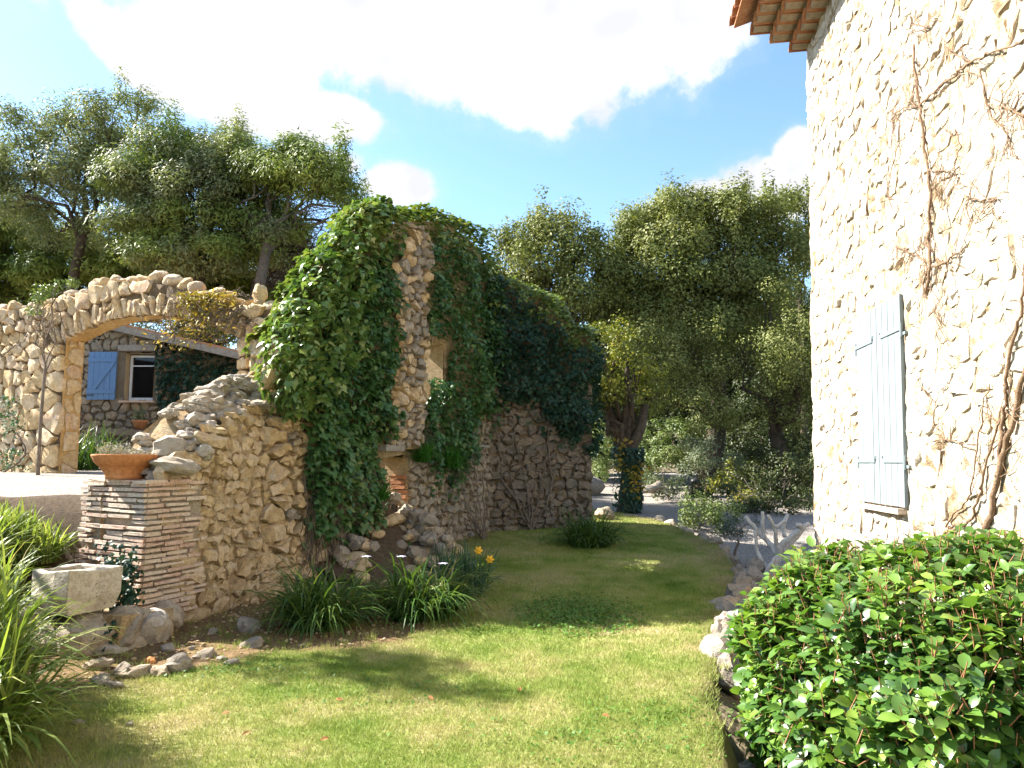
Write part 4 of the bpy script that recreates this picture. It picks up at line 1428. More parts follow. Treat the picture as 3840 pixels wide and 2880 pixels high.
def ivy(owner, mapf, s0, s1, top, bot, th, dens, size, m_face, m_top, off=.12, lump=.14, parts=0, tm=None, ragged=.25, crest=.35, back=.5, skip=None, name='foliage', slope=True):
    """ivy clothing a wall: face, top and a little of the back"""
    tm = tm or T_ivy()
    P, N, T, S, C = [], [], [], [], []
    d = Vector(mapf(s1, 1, 0)) - Vector(mapf(s0, 1, 0)); d.normalize()
    n3 = Vector(mapf(s0, 1, 1)) - Vector(mapf(s0, 1, 0)); n3.normalize()
    Ls = s1 - s0
    hmax = max(top(s) - bot(s) for s in np.linspace(s0, s1, 20)) + th + .5 + back
    cnt = int(Ls * hmax * dens)
    for _ in range(cnt):
        s = R.uniform(s0, s1)
        tt, bb = top(s), bot(s)
        sl_ = (top(s + .1) - top(s - .1)) / .2
        a = R.uniform(0, hmax)
        hf = tt - bb
        lay = R.uniform() ** 1.5
        if a < hf:
            z = tt - a; o = 0.0; nn = n3 + Vector((0, 0, max(0, 1 - a / .3))); nn.normalize(); tz = 0
        elif a < hf + th + .3:
            ph = (a - hf) / (th + .3)
            o = -th * ph; z = tt + .12 * math.sin(ph * math.pi); nn = n3 * (math.cos(ph * math.pi) * .6 + max(0, 1 - ph / .35) * .8) + Vector((0, 0, 1)) - d * sl_ * .5 * min(1, ph / .3); tz = 1
        elif a < hf + th + .3 + back:
            z = tt - (a - hf - th - .3); o = -th; nn = -n3; tz = 1
        else:
            continue
        p = Vector(mapf(s, z, 0))
        l1 = nz(p, 1.6, 2.0) + .5 * nz(p, 4.0, 1.0)
        if a < hf and z < bb + ragged * (1 + 1.6 * nz(p, 1.9, 7.0)) and R.uniform() < .9: continue
        if skip is not None and skip(s, z, a < hf): continue
        bulge = max(0.02, off + lump * l1 + .06 * nz(p, 9, 3)) * (1.0 if not tz else .8)
        fade = min(1.0, (z - bb) / .8 + .35)
        bulge *= fade
        q = p + (n3 * o) + nn.normalized() * bulge * (1 - .75 * (1 - lay) ** 2)
        rn = Vector(R.normal(0, 1, 3))
        P.append(q); N.append(nn.normalized() + Vector((0, 0, .4)) + SUN * .5 + rn * .42)
        T.append(Vector((0, 0, -1.0)) + nn * .25 + Vector(R.normal(0, 1, 3)) * .5)
        S.append(size * R.uniform(.55, 1.25))
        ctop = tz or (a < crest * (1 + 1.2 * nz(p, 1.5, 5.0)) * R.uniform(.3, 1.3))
        C.append(bool(ctop))
    P, N, T, S, C = map(np.array, (P, N, T, S, C))
    if parts:
        sc = S / np.linalg.norm(P - np.array([0, 0, EYE]), axis=1) + (P @ np.array(n3)) * .004
        vis = np.argsort(-sc)[:int(len(P) * .5)]
        vis = R.permutation(vis)[:parts]
        k = np.zeros(len(P), bool); k[vis] = True
        for sel, mm, kk in ((k & ~C, m_face, 'ivy_f'), (k & C, m_top, 'ivy_t')):
            if sel.any(): leaf_parts(P[sel], N[sel], T[sel], S[sel] * 1.1, tm, mm, owner, 'leaf', kk + mm.name)
    else:
        k = np.zeros(len(P), bool)
    for sel, mm, nm in ((~k & ~C, m_face, name), (~k & C, m_top, 'crest_' + name)):
        if sel.any():
            link(nm, scatter_mesh(nm, P[sel], N[sel], T[sel], S[sel], tm), mm, owner, 'stuff')


# ================================================================== TALL RUIN
RW0 = B[1] - (B[3] - B[1]).normalized() * .35
RWD = (B[3] - B[1]).normalized()
RWL = (B[3] - RW0).length
rmap = wall_map(RW0, B[3], 0.0, 1, 0.10)
sY = lambda Y: (Y - RW0.y) / RWD.y
RT = [(sY(9.15), 3.05), (sY(9.6), 3.65), (sY(10.2), 4.45), (sY(10.92), 5.2), (sY(11.75), 5.55), (sY(12.9), 5.95), (sY(13.9), 5.9), (sY(14.6), 5.6)]
rT = lambda s: float(interp(s, RT))
W_ = (sY(12.2), sY(13.0), 2.62, 3.72)
Nn = (sY(11.25), sY(11.95), .62, 1.72)
in_hole = lambda s, z, g_=0.0: (W_[0] - g_ < s < W_[1] + g_ and W_[2] - g_ < z < W_[3] + g_) or (Nn[0] - g_ < s < Nn[1] + g_ and Nn[2] - g_ < z < Nn[3] + g_)
ruin = thing('ruined_wall', (RW0.x, RW0.y, 0), 'tall ruined stone wall with an exposed stone pier and two openings between its ivy', 'wall')
rTH = .55
mb = MB()
face_grid(mb, rmap, 0, RWL, lambda s: -.05, lambda s: rT(s), -.03, .10, .04, mask=lambda s, z: not in_hole(s, z))
face_grid(mb, lambda s, z, o: rmap(s, z, -rTH - o), 0, RWL, lambda s: -.1, lambda s: rT(s), 0, .10, .03, mask=lambda s, z: not in_hole(s, z))
ts = np.linspace(0, RWL, 40)
mb.add([rmap(s, rT(s), o) for s in ts for o in (-.03, -rTH)], [(2 * i, 2 * i + 2, 2 * i + 3, 2 * i + 1) for i in range(39)])
mb.add([rmap(0, z, o) for z in (-.1, rT(0)) for o in (-.03, -rTH)], [(0, 2, 3, 1)])
for (a, b_, c_, d_) in (W_, Nn):     # sides of the openings
    loop = [(a, c_), (b_, c_), (b_, d_), (a, d_)]
    for i in range(4):
        (sa, za), (sb, zb) = loop[i], loop[(i + 1) % 4]
        mb.add([rmap(sa, za, .0), rmap(sb, zb, .0), rmap(sb, zb, -rTH), rmap(sa, za, -rTH)], [(0, 1, 2, 3)])
mb.build('wall_core', M_MORT, ruin, False)
# the exposed pier: stones standing proud of the wall
ps0, ps1 = sY(11.45), sY(12.2)
pT = lambda s: 5.45 - 2.2 * max(0, (sY(11.75) - s)) ** 1.0
pin = lambda s, z: ps0 < s < ps1 and .2 < z < pT(s) and not in_hole(s, z, .02)
pmap = lambda s, z, off: rmap(s + .04 * math.sin(z * 2.3) + .05 * math.sin(z * 5.1 + 1), z, off + .16 + .05 * nz((s, z, 1), 2.0))
mb = MB()
face_grid(mb, pmap, ps0 + .03, ps1 - .03, lambda s: 1.85, lambda s: pT(s) - .05, -.03, .07, .035, mask=lambda s, z: not in_hole(s, z))
for sE, sgn in ((ps0 + .03, -1), (ps1 - .03, 1)):
    V = []
    for k in range(40):
        z = 1.85 + (pT(sE) - 1.9) * k / 39
        for o in (-.03, -.2): V.append(pmap(sE + .02 * nz((z, 0, sgn), 6), z, o))
    mb.add(V, [(2 * i, 2 * i + 2, 2 * i + 3, 2 * i + 1) for i in range(39)])
mb.build('pier_core', M_MORT, ruin, False)
S_ = seeds_fill(ps0, ps1, 1.8, 5.5, .17, lambda s, z: pin(s, z), 1.25, .5)
lay_stones(vcells(S_, lambda a, b: [(1, 0, ps1), (-1, 0, -ps0), (0, 1, pT(a)), (0, -1, -1.86)]), .014, .075, pmap, ruin, M_STONE, limit=160, rough=.018, alt=lambda c: M_GREY if R.uniform() < .6 else None)
# pier edge stones facing the viewer and the far side
for sE in (ps0 + .02, ps1 - .02):
    z = 1.9
    while z < pT(sE) - .1:
        h = R.uniform(.05, .11)
        p = pmap(sE, z + h, -.06)
        rock('edge_stone', p, .10, .10, h * 1.05, M_STONE, ruin, amp=.25, tilt=R.normal(0, .1))
        z += h * 1.9
# lower stones of the wall where the ivy thins out
S_ = seeds_fill(.02, sY(14.6), .0, 2.9, .17, lambda s, z: not in_hole(s, z, .06) and z < (2.7 if s < .6 else 1.0 if s < ps0 else (1.75 if s < ps1 else 2.3)), 1.25, .55)
lay_stones(vcells(S_, lambda a, b: ([(1, 0, Nn[0])] if a < Nn[0] and b > Nn[2] else []) + ([(-1, 0, -Nn[1])] if a > Nn[1] and Nn[2] < b < Nn[3] else []) + ([(0, 1, Nn[2])] if Nn[0] < a < Nn[1] and b < Nn[2] else [])), .016, .06, rmap, ruin, M_GREY, 'stone', 135, rough=.02, alt=lambda c: M_STONE if c[0] < 1.0 else None)
for (u, v, Y, l_, wd_, hh_, nm) in ((411, 326, 12.15, .30, .22, .03, 'ledge_slab'), (385, 448, 11.35, .26, .2, .05, 'lintel_slab'), (477, 446, 14.1, .22, .16, .025, 'ledge_slab')):
    p = at(u, v, Y)
    b = MB()
    b.box(p, np.array([RWD.x, RWD.y, 0]) * l_, np.array([RWD.y, -RWD.x, 0]) * wd_, (0, 0, hh_), .008)
    b.build(nm, M_WOODG, ruin)
emap = lambda q, z, off: (lambda p: (p[0] - RWD.x * off, p[1] - RWD.y * off, z))(rmap(0, z, -q))
S_ = seeds_fill(-.05, rTH + .05, 1.6, rT(0), .17, lambda q, z: 0 < q < rTH, 1.2, .5)
lay_stones(vcells(S_, lambda a, b: [(1, 0, rTH), (-1, 0, 0), (0, 1, rT(0))]), .012, .06, emap, ruin, M_ARCH, 'stone', 40, rough=.018, flip=True)
# red brick patch in the niche jamb
for k in range(7):
    z = .95 + .075 * k
    b = MB()
    b.box(rmap(Nn[1] - .02, z, -.18 + R.normal(0, .02)), np.array([RWD.x, RWD.y, 0]) * .05, np.array([RWD.y, -RWD.x, 0]) * .13, (0, 0, .03), .004)
    b.build('brick', M_TILE, ruin)

# rubble heap under the niche
heap_n = 0
HEAP = [(392, 498, 11.55, .17, .12), (405, 512, 11.4, .16, .13), (418, 517, 11.3, .17, .12), (428, 520, 11.15, .16, .14), (398, 530, 11.3, .15, .12), (412, 536, 11.15, .14, .12), (428, 540, 11.0, .17, .13),
        (440, 548, 10.9, .16, .12), (418, 552, 10.95, .2, .14), (400, 548, 11.0, .15, .13), (384, 540, 11.2, .18, .16), (370, 548, 10.7, .16, .14), (362, 562, 10.5, .17, .15), (378, 566, 10.6, .16, .13), (395, 570, 10.6, .18, .14),
        (412, 572, 10.5, .17, .13), (350, 570, 10.2, .18, .16), (342, 555, 10.2, .16, .16), (355, 542, 10.4, .15, .14), (432, 562, 10.8, .14, .12), (450, 560, 10.9, .13, .11), (345, 585, 10.0, .16, .12), (368, 584, 10.2, .15, .11),
        (388, 587, 10.2, .15, .11), (436, 532, 11.2, .12, .1), (446, 540, 11.3, .13, .10), (380, 524, 11.3, .14, .12), (372, 535, 11.0, .15, .13), (408, 524, 11.5, .15, .1), (420, 529, 11.4, .13, .1), (456, 574, 10.6, .14, .11), (468, 566, 11.2, .12, .10)]
hp = thing('rubble_heap', tuple(at(405, 560, 10.9)), 'heap of fallen rubble spilling from the niche at the foot of the tall ruin', 'rubble')
for (u, v, Y, rx, rzz) in HEAP:
    rock('stone', at(u, v, Y), rx * .85, rx * R.uniform(.65, .95), rzz * .85, M_GREY, hp, amp=.28)
HS = []
mb = MB()
V = []; 
for i in range(13):
    for k in range(9):
        s = sY(9.9) + (sY(12.8) - sY(9.9)) * i / 12
        o = .0 + 1.15 * k / 8
        pk = math.exp(-((s - sY(11.5)) / .9) ** 2)
        z = (.78 * pk + .28) * (1 - k / 8) ** 1.2 + .02
        p = rmap(s, z, o - .05)
        V.append((p[0], p[1], p[2] + .05 * nz(p, 4)))
mb.add(V, [(i * 9 + k, (i + 1) * 9 + k, (i + 1) * 9 + k + 1, i * 9 + k + 1) for i in range(12) for k in range(8)])
mb.build('earth', M_SOIL, hp, True)
for _ in range(45):
    s_ = R.uniform(sY(10.0), sY(12.7)); o_ = R.uniform(0, 1) ** 1.3 * 1.05
    pk = math.exp(-((s_ - sY(11.5)) / .9) ** 2)
    z_ = (.78 * pk + .28) * (1 - o_ / 1.15) ** 1.2 + .03
    p_ = rmap(s_, z_, o_); r_ = R.uniform(.05, .14)
    rock('stone', (p_[0], p_[1], z_), r_ * 1.15, r_, r_ * .75, M_STONE, hp, amp=.28, sub=2)
b = MB(); b.add(*rock_geo(at(313 - 83 + 85, 538, 10.2), .10, .08, .06, 0, 2, .3, 77))
tag(b.build('white_stone', M_WHITE, None, True), 'small white stone lying on the old wall foot under the ivy', 'stone')

# --- return wall
RB0, RB1 = B[3] + Vector((-.05, 0)), B[4]
RBD = (RB1 - RB0).normalized(); RBL = (RB1 - RB0).length
bmap = wall_map(RB0, RB1, 0.0, 1, 0.10)
bT = lambda s: float(interp(s, [(0, 5.3), (.3, 5.3), (1.1, 5.05), (1.6, 4.65), (1.9, 4.4), (2.3, 4.25)]))
retw = thing('return_wall', (RB0.x, RB0.y, .3), 'shaded grey rubble cross wall at the far end of the ruin, dark ivy on its top half', 'wall')
mb = MB()
face_grid(mb, bmap, 0, RBL, lambda s: -.1, bT, -.03, .1, .04)
face_grid(mb, lambda s, z, o: bmap(s, z, -.6 - o), 0, RBL, lambda s: -.1, bT, 0, .2, .02)
mb.add([bmap(s, bT(s), o) for s in np.linspace(0, RBL, 16) for o in (-.03, -.6)], [(2 * i, 2 * i + 2, 2 * i + 3, 2 * i + 1) for i in range(15)])
V = []
for k in range(30):
    z = -.1 + (bT(RBL) + .1) * k / 29
    for o in (-.03, -.3, -.6): V.append(bmap(RBL + .03 * nz((z, o, 0), 4), z, o))
mb.add(V, [(3 * i + j, 3 * i + j + 1, 3 * i + j + 4, 3 * i + j + 3) for i in range(29) for j in range(2)])
mb.build('wall_core', M_GAP, retw, True)
S_ = seeds_fill(0, RBL, .1, 3.2, .19, lambda s, z: s < RBL - .04, 1.3, .5)
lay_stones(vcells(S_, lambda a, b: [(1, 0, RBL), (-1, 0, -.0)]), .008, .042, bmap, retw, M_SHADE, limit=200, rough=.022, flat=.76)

# bare shrub trained on the return wall and another on the ruin
def stems_obj(name, label, cat, base_uvY, tips, r0, r1, m, wob=.03, extra=0):
    root = thing(name, tuple(base_uvY[0]), label, cat)
    for (b_, mid, tp) in tips:
        P = curve_pts([b_, mid, tp], 6, wob * .4)
        n_ = len(P)
        bb = MB(); bb.tube(P, [r0 * (1 - i / n_) + r1 for i in range(n_)], 5)
        bb.build('stem', m, root, True)
    if extra:
        tb = MB()
        for _ in range(extra):
            b_, mid, tp = tips[R.integers(0, len(tips))]
            f = R.uniform(.35, 1)
            p = Vector(mid).lerp(Vector(tp), f)
            q = p + Vector((R.normal(0, .2), R.normal(-.05, .06), abs(R.normal(.15, .2))))
            tb.tube(curve_pts([p, (p + q) / 2 + Vector(R.normal(0, .03, 3)), q], 3), [.004, .0035, .003, .0025, .002, .002, .0015], 4, False)
        tb.build('twigs', m, root, True, 'stuff')
    return root


def bw(u, v, off=.10):
    d = px_dir(u, v); a, b_ = d.x / d.y, d.z / d.y
    nrm = Vector((RBD.y, -RBD.x))
    Y = (nrm.dot(RB0) + off) / (nrm.x * a + nrm.y)
    return Vector((a * Y, Y, EYE + b_ * Y))


def rw(u, v, off=.25):
    d = px_dir(u, v); a, b_ = d.x / d.y, d.z / d.y
    nrm = Vector((RWD.y, -RWD.x))
    Y = (nrm.dot(RW0) + off) / (nrm.x * a + nrm.y)
    return Vector((a * Y, Y, EYE + b_ * Y))


bb_ = bw(531, 531)
stems_obj('bare_shrub', 'bare grey branching shrub trained against the shaded cross wall', 'shrub', [bb_],
          [(bb_, bw(516, 500), bw(506, 455)), (bb_, bw(522, 505), bw(498, 478)), (bb_, bw(531, 505), bw(536, 478)), (bb_, bw(548, 500), bw(556, 462)),
           (bb_, bw(540, 490), bw(548, 440)), (bb_, bw(526, 490), bw(512, 420)), (bw(516, 500), bw(505, 480), bw(494, 420)), (bb_, bw(525, 515), bw(511, 520)), (bw(548, 500), bw(552, 480), bw(545, 400))], .018, .005, M_STEM, .05, 40)
rb_ = rw(484, 540, .35)
stems_obj('bare_bush', 'bare upright grey stems of a shrub at the corner of the ruin', 'shrub', [rb_],
          [(rb_, rw(470, 515, .3), rw(458, 470, .25)), (rb_, rw(476, 515, .3), rw(466, 455, .25)), (rb_, rw(480, 510, .3), rw(473, 450, .25)), (rb_, rw(484, 505, .3), rw(482, 462, .25)),
           (rb_, rw(474, 520, .4), rw(462, 500, .4)), (rb_, rw(487, 515, .3), rw(488, 478, .25))], .014, .004, M_STEM, .04, 40)

# --- ivy
iv = thing('ivy', tuple(rmap(.5, .1, .2)), 'glossy sunlit ivy hanging over the broken near end of the tall ruin', 'ivy', None)
A1 = sY(11.40)
tA = lambda s: rT(max(s, .02))
botA = lambda s: float(interp(s, [(-1.0, 2.35), (0, 2.2), (.25, 2.0), (.42, .5), (.9, .15), (A1, .3)]))
def amapA(s, z, off):
    if s < 0:
        p = rmap(0, z, off - .5 * (abs(s)) )
        return (p[0] - RWD.x * (-s) * .8, p[1] - RWD.y * (-s) * .8, z)
    return rmap(s, z, off)
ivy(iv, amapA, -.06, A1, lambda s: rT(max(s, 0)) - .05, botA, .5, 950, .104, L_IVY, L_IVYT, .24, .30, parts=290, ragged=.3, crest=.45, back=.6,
    skip=lambda s, z, f: (not f and s < .8 and z < rT(s) - .15) or (f and z < 1.7 and R.uniform() < .62 * (1.75 - z) + .8 * nz((s, z, 4), 2.2)) or (f and s > A1 - .05 - .30 * (nz((0, z, 2), 1.4) + .5 * nz((0, z, 5), 4)) - (.25 if z < 2 else 0)) or (f and s > ps0 - .1 and z < 5.2 and R.uniform() < .45))
P = []; N = []; T = []
IVL = [(281, 372, 9.0, .30, .34), (290, 345, 9.1, .34, .34), (296, 320, 9.3, .30, .30), (304, 375, 9.2, .32, .40), (312, 300, 9.6, .32, .30), (318, 340, 9.5, .34, .36), (326, 272, 9.9, .32, .30), (335, 310, 9.9, .32, .34),
       (340, 250, 10.2, .30, .28), (350, 285, 10.2, .30, .32), (352, 232, 10.6, .30, .26), (365, 218, 10.9, .30, .24), (380, 213, 11.2, .28, .22), (292, 395, 9.1, .24, .26), (330, 365, 9.6, .30, .40), (348, 340, 10.0, .28, .36)]
for (u, v, Y, rx_, rz_) in IVL:      # shaggy mounds along the sloping end
    c_ = at(u, v, Y)
    for _ in range(210):
        d_ = Vector(R.normal(0, 1, 3)); d_.normalize()
        if d_.y > .5: continue
        q = c_ + Vector((d_.x * rx_, d_.y * rx_, d_.z * rz_)) * R.uniform(.75, 1.12)
        P.append(tuple(q)); N.append(tuple(d_ * .8 + SUN * .8 + Vector(R.normal(0, .4, 3)))); T.append(tuple(Vector((0, 0, -1)) + d_ * .4 + Vector(R.normal(0, .5, 3))))
link('mound_foliage', scatter_mesh('mound_foliage', np.array(P), np.array(N), np.array(T), R.uniform(.06, .125, len(P)), T_ivy()), L_IVYB, iv, 'stuff')
# stems showing through the thin lower part
tb = MB()
for _ in range(90):
    s = R.uniform(.35, A1 - .05); z = R.uniform(.1, .5)
    P = [rmap(s, z, .08)]
    for k in range(7):
        s += R.normal(0, .05); z += R.uniform(.08, .2)
        P.append(rmap(s, z, .06 + R.uniform(0, .06)))
    tb.tube(P, [.006 * R.uniform(.5, 1.5)] * 8, 4, False)
tb.build('stems', M_STEM, iv, True, 'stuff')
iv2 = thing('ivy', tuple(rmap(sY(13.3), .4, .2)), 'dark green ivy curtain on the far length of the tall ruin, beside the pier', 'ivy')
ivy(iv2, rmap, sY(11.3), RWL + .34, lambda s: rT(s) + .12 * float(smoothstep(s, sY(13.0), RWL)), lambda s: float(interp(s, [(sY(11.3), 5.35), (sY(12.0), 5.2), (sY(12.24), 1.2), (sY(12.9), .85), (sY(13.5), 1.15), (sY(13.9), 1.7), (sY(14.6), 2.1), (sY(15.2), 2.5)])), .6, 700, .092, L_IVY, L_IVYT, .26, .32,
    tm=T_ivy(), ragged=.35, crest=.55, back=.3, skip=lambda s, z, f: f and ((in_hole(s, z, .06) and z > W_[2] + .42) or (s < sY(12.26) and z < 5.1 and R.uniform() < .93)))
# leaves inside the window opening, which the sun reaches from behind
P = []; N = []; T = []
for _ in range(620):
    s = R.uniform(W_[0], W_[1]); o = R.uniform(-.45, .22); z = W_[2] - .25 + R.uniform(0, .58) * (1 + .25 * (s - W_[0])) + .08 * math.sin(s * 9)
    P.append(rmap(s, z, o)); N.append((-.5 + R.normal(0, .5), R.normal(-.3, .5), .8)); T.append((R.normal(0, .6), R.normal(0, .6), -.7))
link('sill_foliage', scatter_mesh('sill_foliage', np.array(P), np.array(N), np.array(T), R.uniform(.06, .11, len(P)), T_ivy()), L_IVY, iv2, 'stuff')
P = []; N = []; T = []
for _ in range(330):
    s = R.uniform(Nn[0] - .02, Nn[1] + .1); o = R.uniform(-.35, .55); z = .72 - .75 * max(o, 0) + R.uniform(0, .22)
    if R.uniform() < .35: s = Nn[0] + R.uniform(-.03, .1); z = R.uniform(.7, 1.55); o = R.uniform(-.1, .15)
    P.append(rmap(s, z, o)); N.append((-.4 + R.normal(0, .5), R.normal(-.3, .5), .8)); T.append((R.normal(0, .6), R.normal(0, .6), -.7))
link('niche_foliage', scatter_mesh('niche_foliage', np.array(P), np.array(N), np.array(T), R.uniform(.05, .10, len(P)), T_ivy()), L_IVY, iv, 'stuff')
iv3 = thing('ivy', tuple(bmap(.8, .4, .2)), 'deep green almost black ivy mantle on the shaded cross wall', 'ivy')
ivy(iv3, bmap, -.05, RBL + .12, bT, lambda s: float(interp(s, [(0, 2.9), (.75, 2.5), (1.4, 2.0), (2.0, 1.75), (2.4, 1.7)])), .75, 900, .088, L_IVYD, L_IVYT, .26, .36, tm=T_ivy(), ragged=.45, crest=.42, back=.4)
P = []; N = []; T = []
for _ in range(900):     # round the free end
    o = R.uniform(-.7, .2); z = R.uniform(1.75 + .25 * R.uniform(), bT(RBL) + .1)
    q = bmap(RBL + .10 + .10 * nz((o, z, 0), 2) + R.uniform(0, .1), z, o)
    P.append(q); N.append((.9 + R.normal(0, .4), .3 + R.normal(0, .4), .5)); T.append((R.normal(.2, .5), R.normal(0, .5), -1))
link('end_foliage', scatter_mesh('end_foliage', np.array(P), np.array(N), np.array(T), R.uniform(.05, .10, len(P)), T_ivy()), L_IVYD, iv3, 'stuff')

# ================================================================== OUTBUILDING beyond the arch
OY = 16.8
def op(u, v, dy=0.0): return at(u, v, OY + dy)
omap = lambda s, z, off: (s, OY - off, z)
rl0, rl1 = op(116, 330), op(234, 357)
oT = lambda x: rl0.z + (rl1.z - rl0.z) * (x - rl0.x) / (rl1.x - rl0.x) if x > -9.6 else (rl0.z + (rl1.z - rl0.z) * (-9.6 - rl0.x) / (rl1.x - rl0.x) - .25 * (-9.6 - x))
outb = thing('outbuilding', (-8.5, OY, 1.55), 'small stone outbuilding with a blue shutter, seen through the arch', 'building')
w0, w1 = op(123.5, 401), op(155, 353)
mb = MB()
in_w = lambda s, z: w0.x < s < w1.x and w0.z < z < w1.z
face_grid(mb, omap, -12.5, -5.2, lambda s: 1.3, lambda s: oT(s) - .02, -.03, .11, .03, mask=lambda s, z: not (w0.x - .02 < s < w1.x + .02 and w0.z - .02 < z < w1.z + .02))
mb.add([omap(-12.5, 1.3, -4), omap(-5.2, 1.3, -4), omap(-5.2, oT(-5.2), -4), omap(-12.5, oT(-12.5), -4), omap(-5.2, 1.3, -.03), omap(-5.2, oT(-5.2), -.03), omap(-12.5, 1.3, -.03), omap(-12.5, oT(-12.5), -.03)], [(0, 1, 2, 3), (1, 4, 5, 2), (6, 0, 3, 7)])
mb.build('wall', M_MORTG, outb, True)
S_ = seeds_fill(-10.6, -7.2, 1.5, 4.6, .17, lambda s, z: z < oT(s) - .1 and not (w0.x - .75 < s < w1.x + .1 and w0.z - .05 < z < w1.z + .12), 1.3, .5)
lay_stones(vcells(S_, lambda a, b: [(0, 1, oT(a) - .05)] + ([(-1, 0, -(w1.x + .06))] if a > w1.x and w0.z - .1 < b < w1.z + .2 else [])), .016, .04, omap, outb, M_GREY, limit=220, rough=.016)
# window
mb = MB()
dp = .28
for quad in ([(w0.x, w0.z), (w0.x, w1.z)], [(w1.x, w0.z), (w1.x, w1.z)], [(w0.x, w1.z), (w1.x, w1.z)], [(w0.x, w0.z), (w1.x, w0.z)]):
    (xa, za), (xb, zb) = quad
    mb.add([omap(xa, za, .0), omap(xb, zb, .0), omap(xb, zb, -dp), omap(xa, za, -dp)], [(0, 1, 2, 3)])
mb.build('window_reveal', M_REVEAL, outb)
wf = MB()
fw = .05
xL, xR, zL, zR = w0.x + .02, w1.x - .02, w0.z + .02, w1.z - .03
fy = OY + dp - .07
for (xa, xb, za, zb) in ((xL, xL + fw, zL, zR), (xR - fw, xR, zL, zR), (xL + fw, xR - fw, zR - fw, zR), (xL + fw, xR - fw, zL, zL + .07), (xL + fw, xR - fw, zR - .26, zR - .235)):
    wf.box(((xa + xb) / 2, fy, (za + zb) / 2), ((xb - xa) / 2, 0, 0), (0, .03, 0), (0, 0, (zb - za) / 2))
wfo = wf.build('window', M_WHITE, outb)
gl = MB(); gl.box(((xL + xR) / 2, fy + .004, (zL + zR) / 2), ((xR - xL) / 2 - .03, 0, 0), (0, .003, 0), (0, 0, (zR - zL) / 2 - .03)); gl.build('pane', M_GLASS, wfo)
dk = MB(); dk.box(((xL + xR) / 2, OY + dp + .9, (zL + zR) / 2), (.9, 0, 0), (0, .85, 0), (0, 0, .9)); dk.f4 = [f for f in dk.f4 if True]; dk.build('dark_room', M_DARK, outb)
sl_ = MB(); sl_.box(((w0.x + w1.x) / 2 + .02, OY - .02, w0.z - .025), ((w1.x - w0.x) / 2 + .06, 0, 0), (0, .13, 0), (0, 0, .022), .004); sl_.build('window_sill', M_BRICK, outb)
ln_ = MB(); ln_.box((.5 * (op(118, 375).x + op(156, 375).x), OY - .01, op(0, 348.2).z), ((op(156, 375).x - op(118, 375).x) / 2, 0, 0), (0, .09, 0), (0, 0, .075), .012); ln_.build('lintel', M_WOODG, outb)
# blue shutter standing open against the wall
s0, s1 = op(89, 400), op(119.5, 352.5)
shx, shz = (s0.x + s1.x) / 2, (s0.z + s1.z) / 2
sw, sh_ = (s1.x - s0.x) / 2, (s1.z - s0.z) / 2
b = MB(); b.box((shx, OY - .075, shz), (sw, 0, 0), (0, .008, 0), (0, 0, sh_)); shb = b.build('shutter', M_SHUTB, outb)
for k in range(5):
    b = MB(); x0 = shx - sw + 2 * sw * k / 5
    b.box((x0 + sw / 5, OY - .095, shz), (sw / 5 - .003, 0, 0), (0, .011, 0), (0, 0, sh_), .001); b.build('plank', M_SHUTB, shb)
for fz in (.17, .83):
    b = MB(); b.box((shx, OY - .118, s1.z - 2 * sh_ * fz), (sw, 0, 0), (0, .012, 0), (0, 0, .045)); b.build('batten', M_SHUTB, shb)
b = MB()
pa = Vector((shx - sw * .55, OY - .117, s1.z - 2 * sh_ * .83 + .05)); pb = Vector((shx + sw * .82, OY - .117, s1.z - 2 * sh_ * .17 - .05))
dd = (pb - pa); dn = dd.normalized(); b.box((pa + pb) / 2, dd / 2, (0, .010, 0), Vector((-dn.z, 0, dn.x)) * .042); b.build('brace', M_SHUTB, shb)
b = MB(); b.tube([(shx - sw * .95, OY - .13, s0.z + .10), (shx - sw * .45, OY - .13, s0.z + .10)], .008, 5); b.build('latch', M_BLACK, shb)
# roof: verge board and a sloping sheet of tiles
b = MB()
ra, rb = Vector((-9.7, OY - .16, oT(-9.6) + .06)), Vector((-5.0, OY - .16, oT(-5.0) + .04))
dv = (rb - ra)
nrm = Vector((-dv.z, 0, dv.x)).normalized()
b.box((ra + rb) / 2, dv / 2, (0, .11, 0), nrm * .075, .01); b.build('verge', M_WOODG, outb)
b = MB(); b.box((ra + rb) / 2 + Vector((0, 2.05, .10)), dv / 2, (0, 1.95, 0), nrm * .04); b.build('roof', M_TILE, outb)
b = MB()
rc = Vector((-12.7, OY - .1, oT(-12.5) + .05)); dv2 = ra - rc; n2_ = Vector((-dv2.z, 0, dv2.x)).normalized()
b.box((ra + rc) / 2 + Vector((0, 2.0, .1)), dv2 / 2, (0, 2.0, 0), n2_ * .05); b.build('roof', M_TILE, outb)
iv4 = thing('ivy', (-6.9, OY - .1, 1.8), 'shaded ivy on the outbuilding wall beside the small window', 'ivy')
ivb = lambda s: float(interp(s, [(op(156, 375).x, 4.1), (op(158, 375).x, 3.3), (op(164, 375).x, 2.6), (op(170, 375).x, 2.0), (op(180, 375).x, 1.7), (-5.2, 1.6)]))
ivy(iv4, omap, op(155, 375).x, -5.2, lambda s: oT(s) - .1, ivb, .1, 620, .10, L_IVYD, L_IVYD, .12, .10, tm=T_ivy(), ragged=.1, crest=.0, back=0)
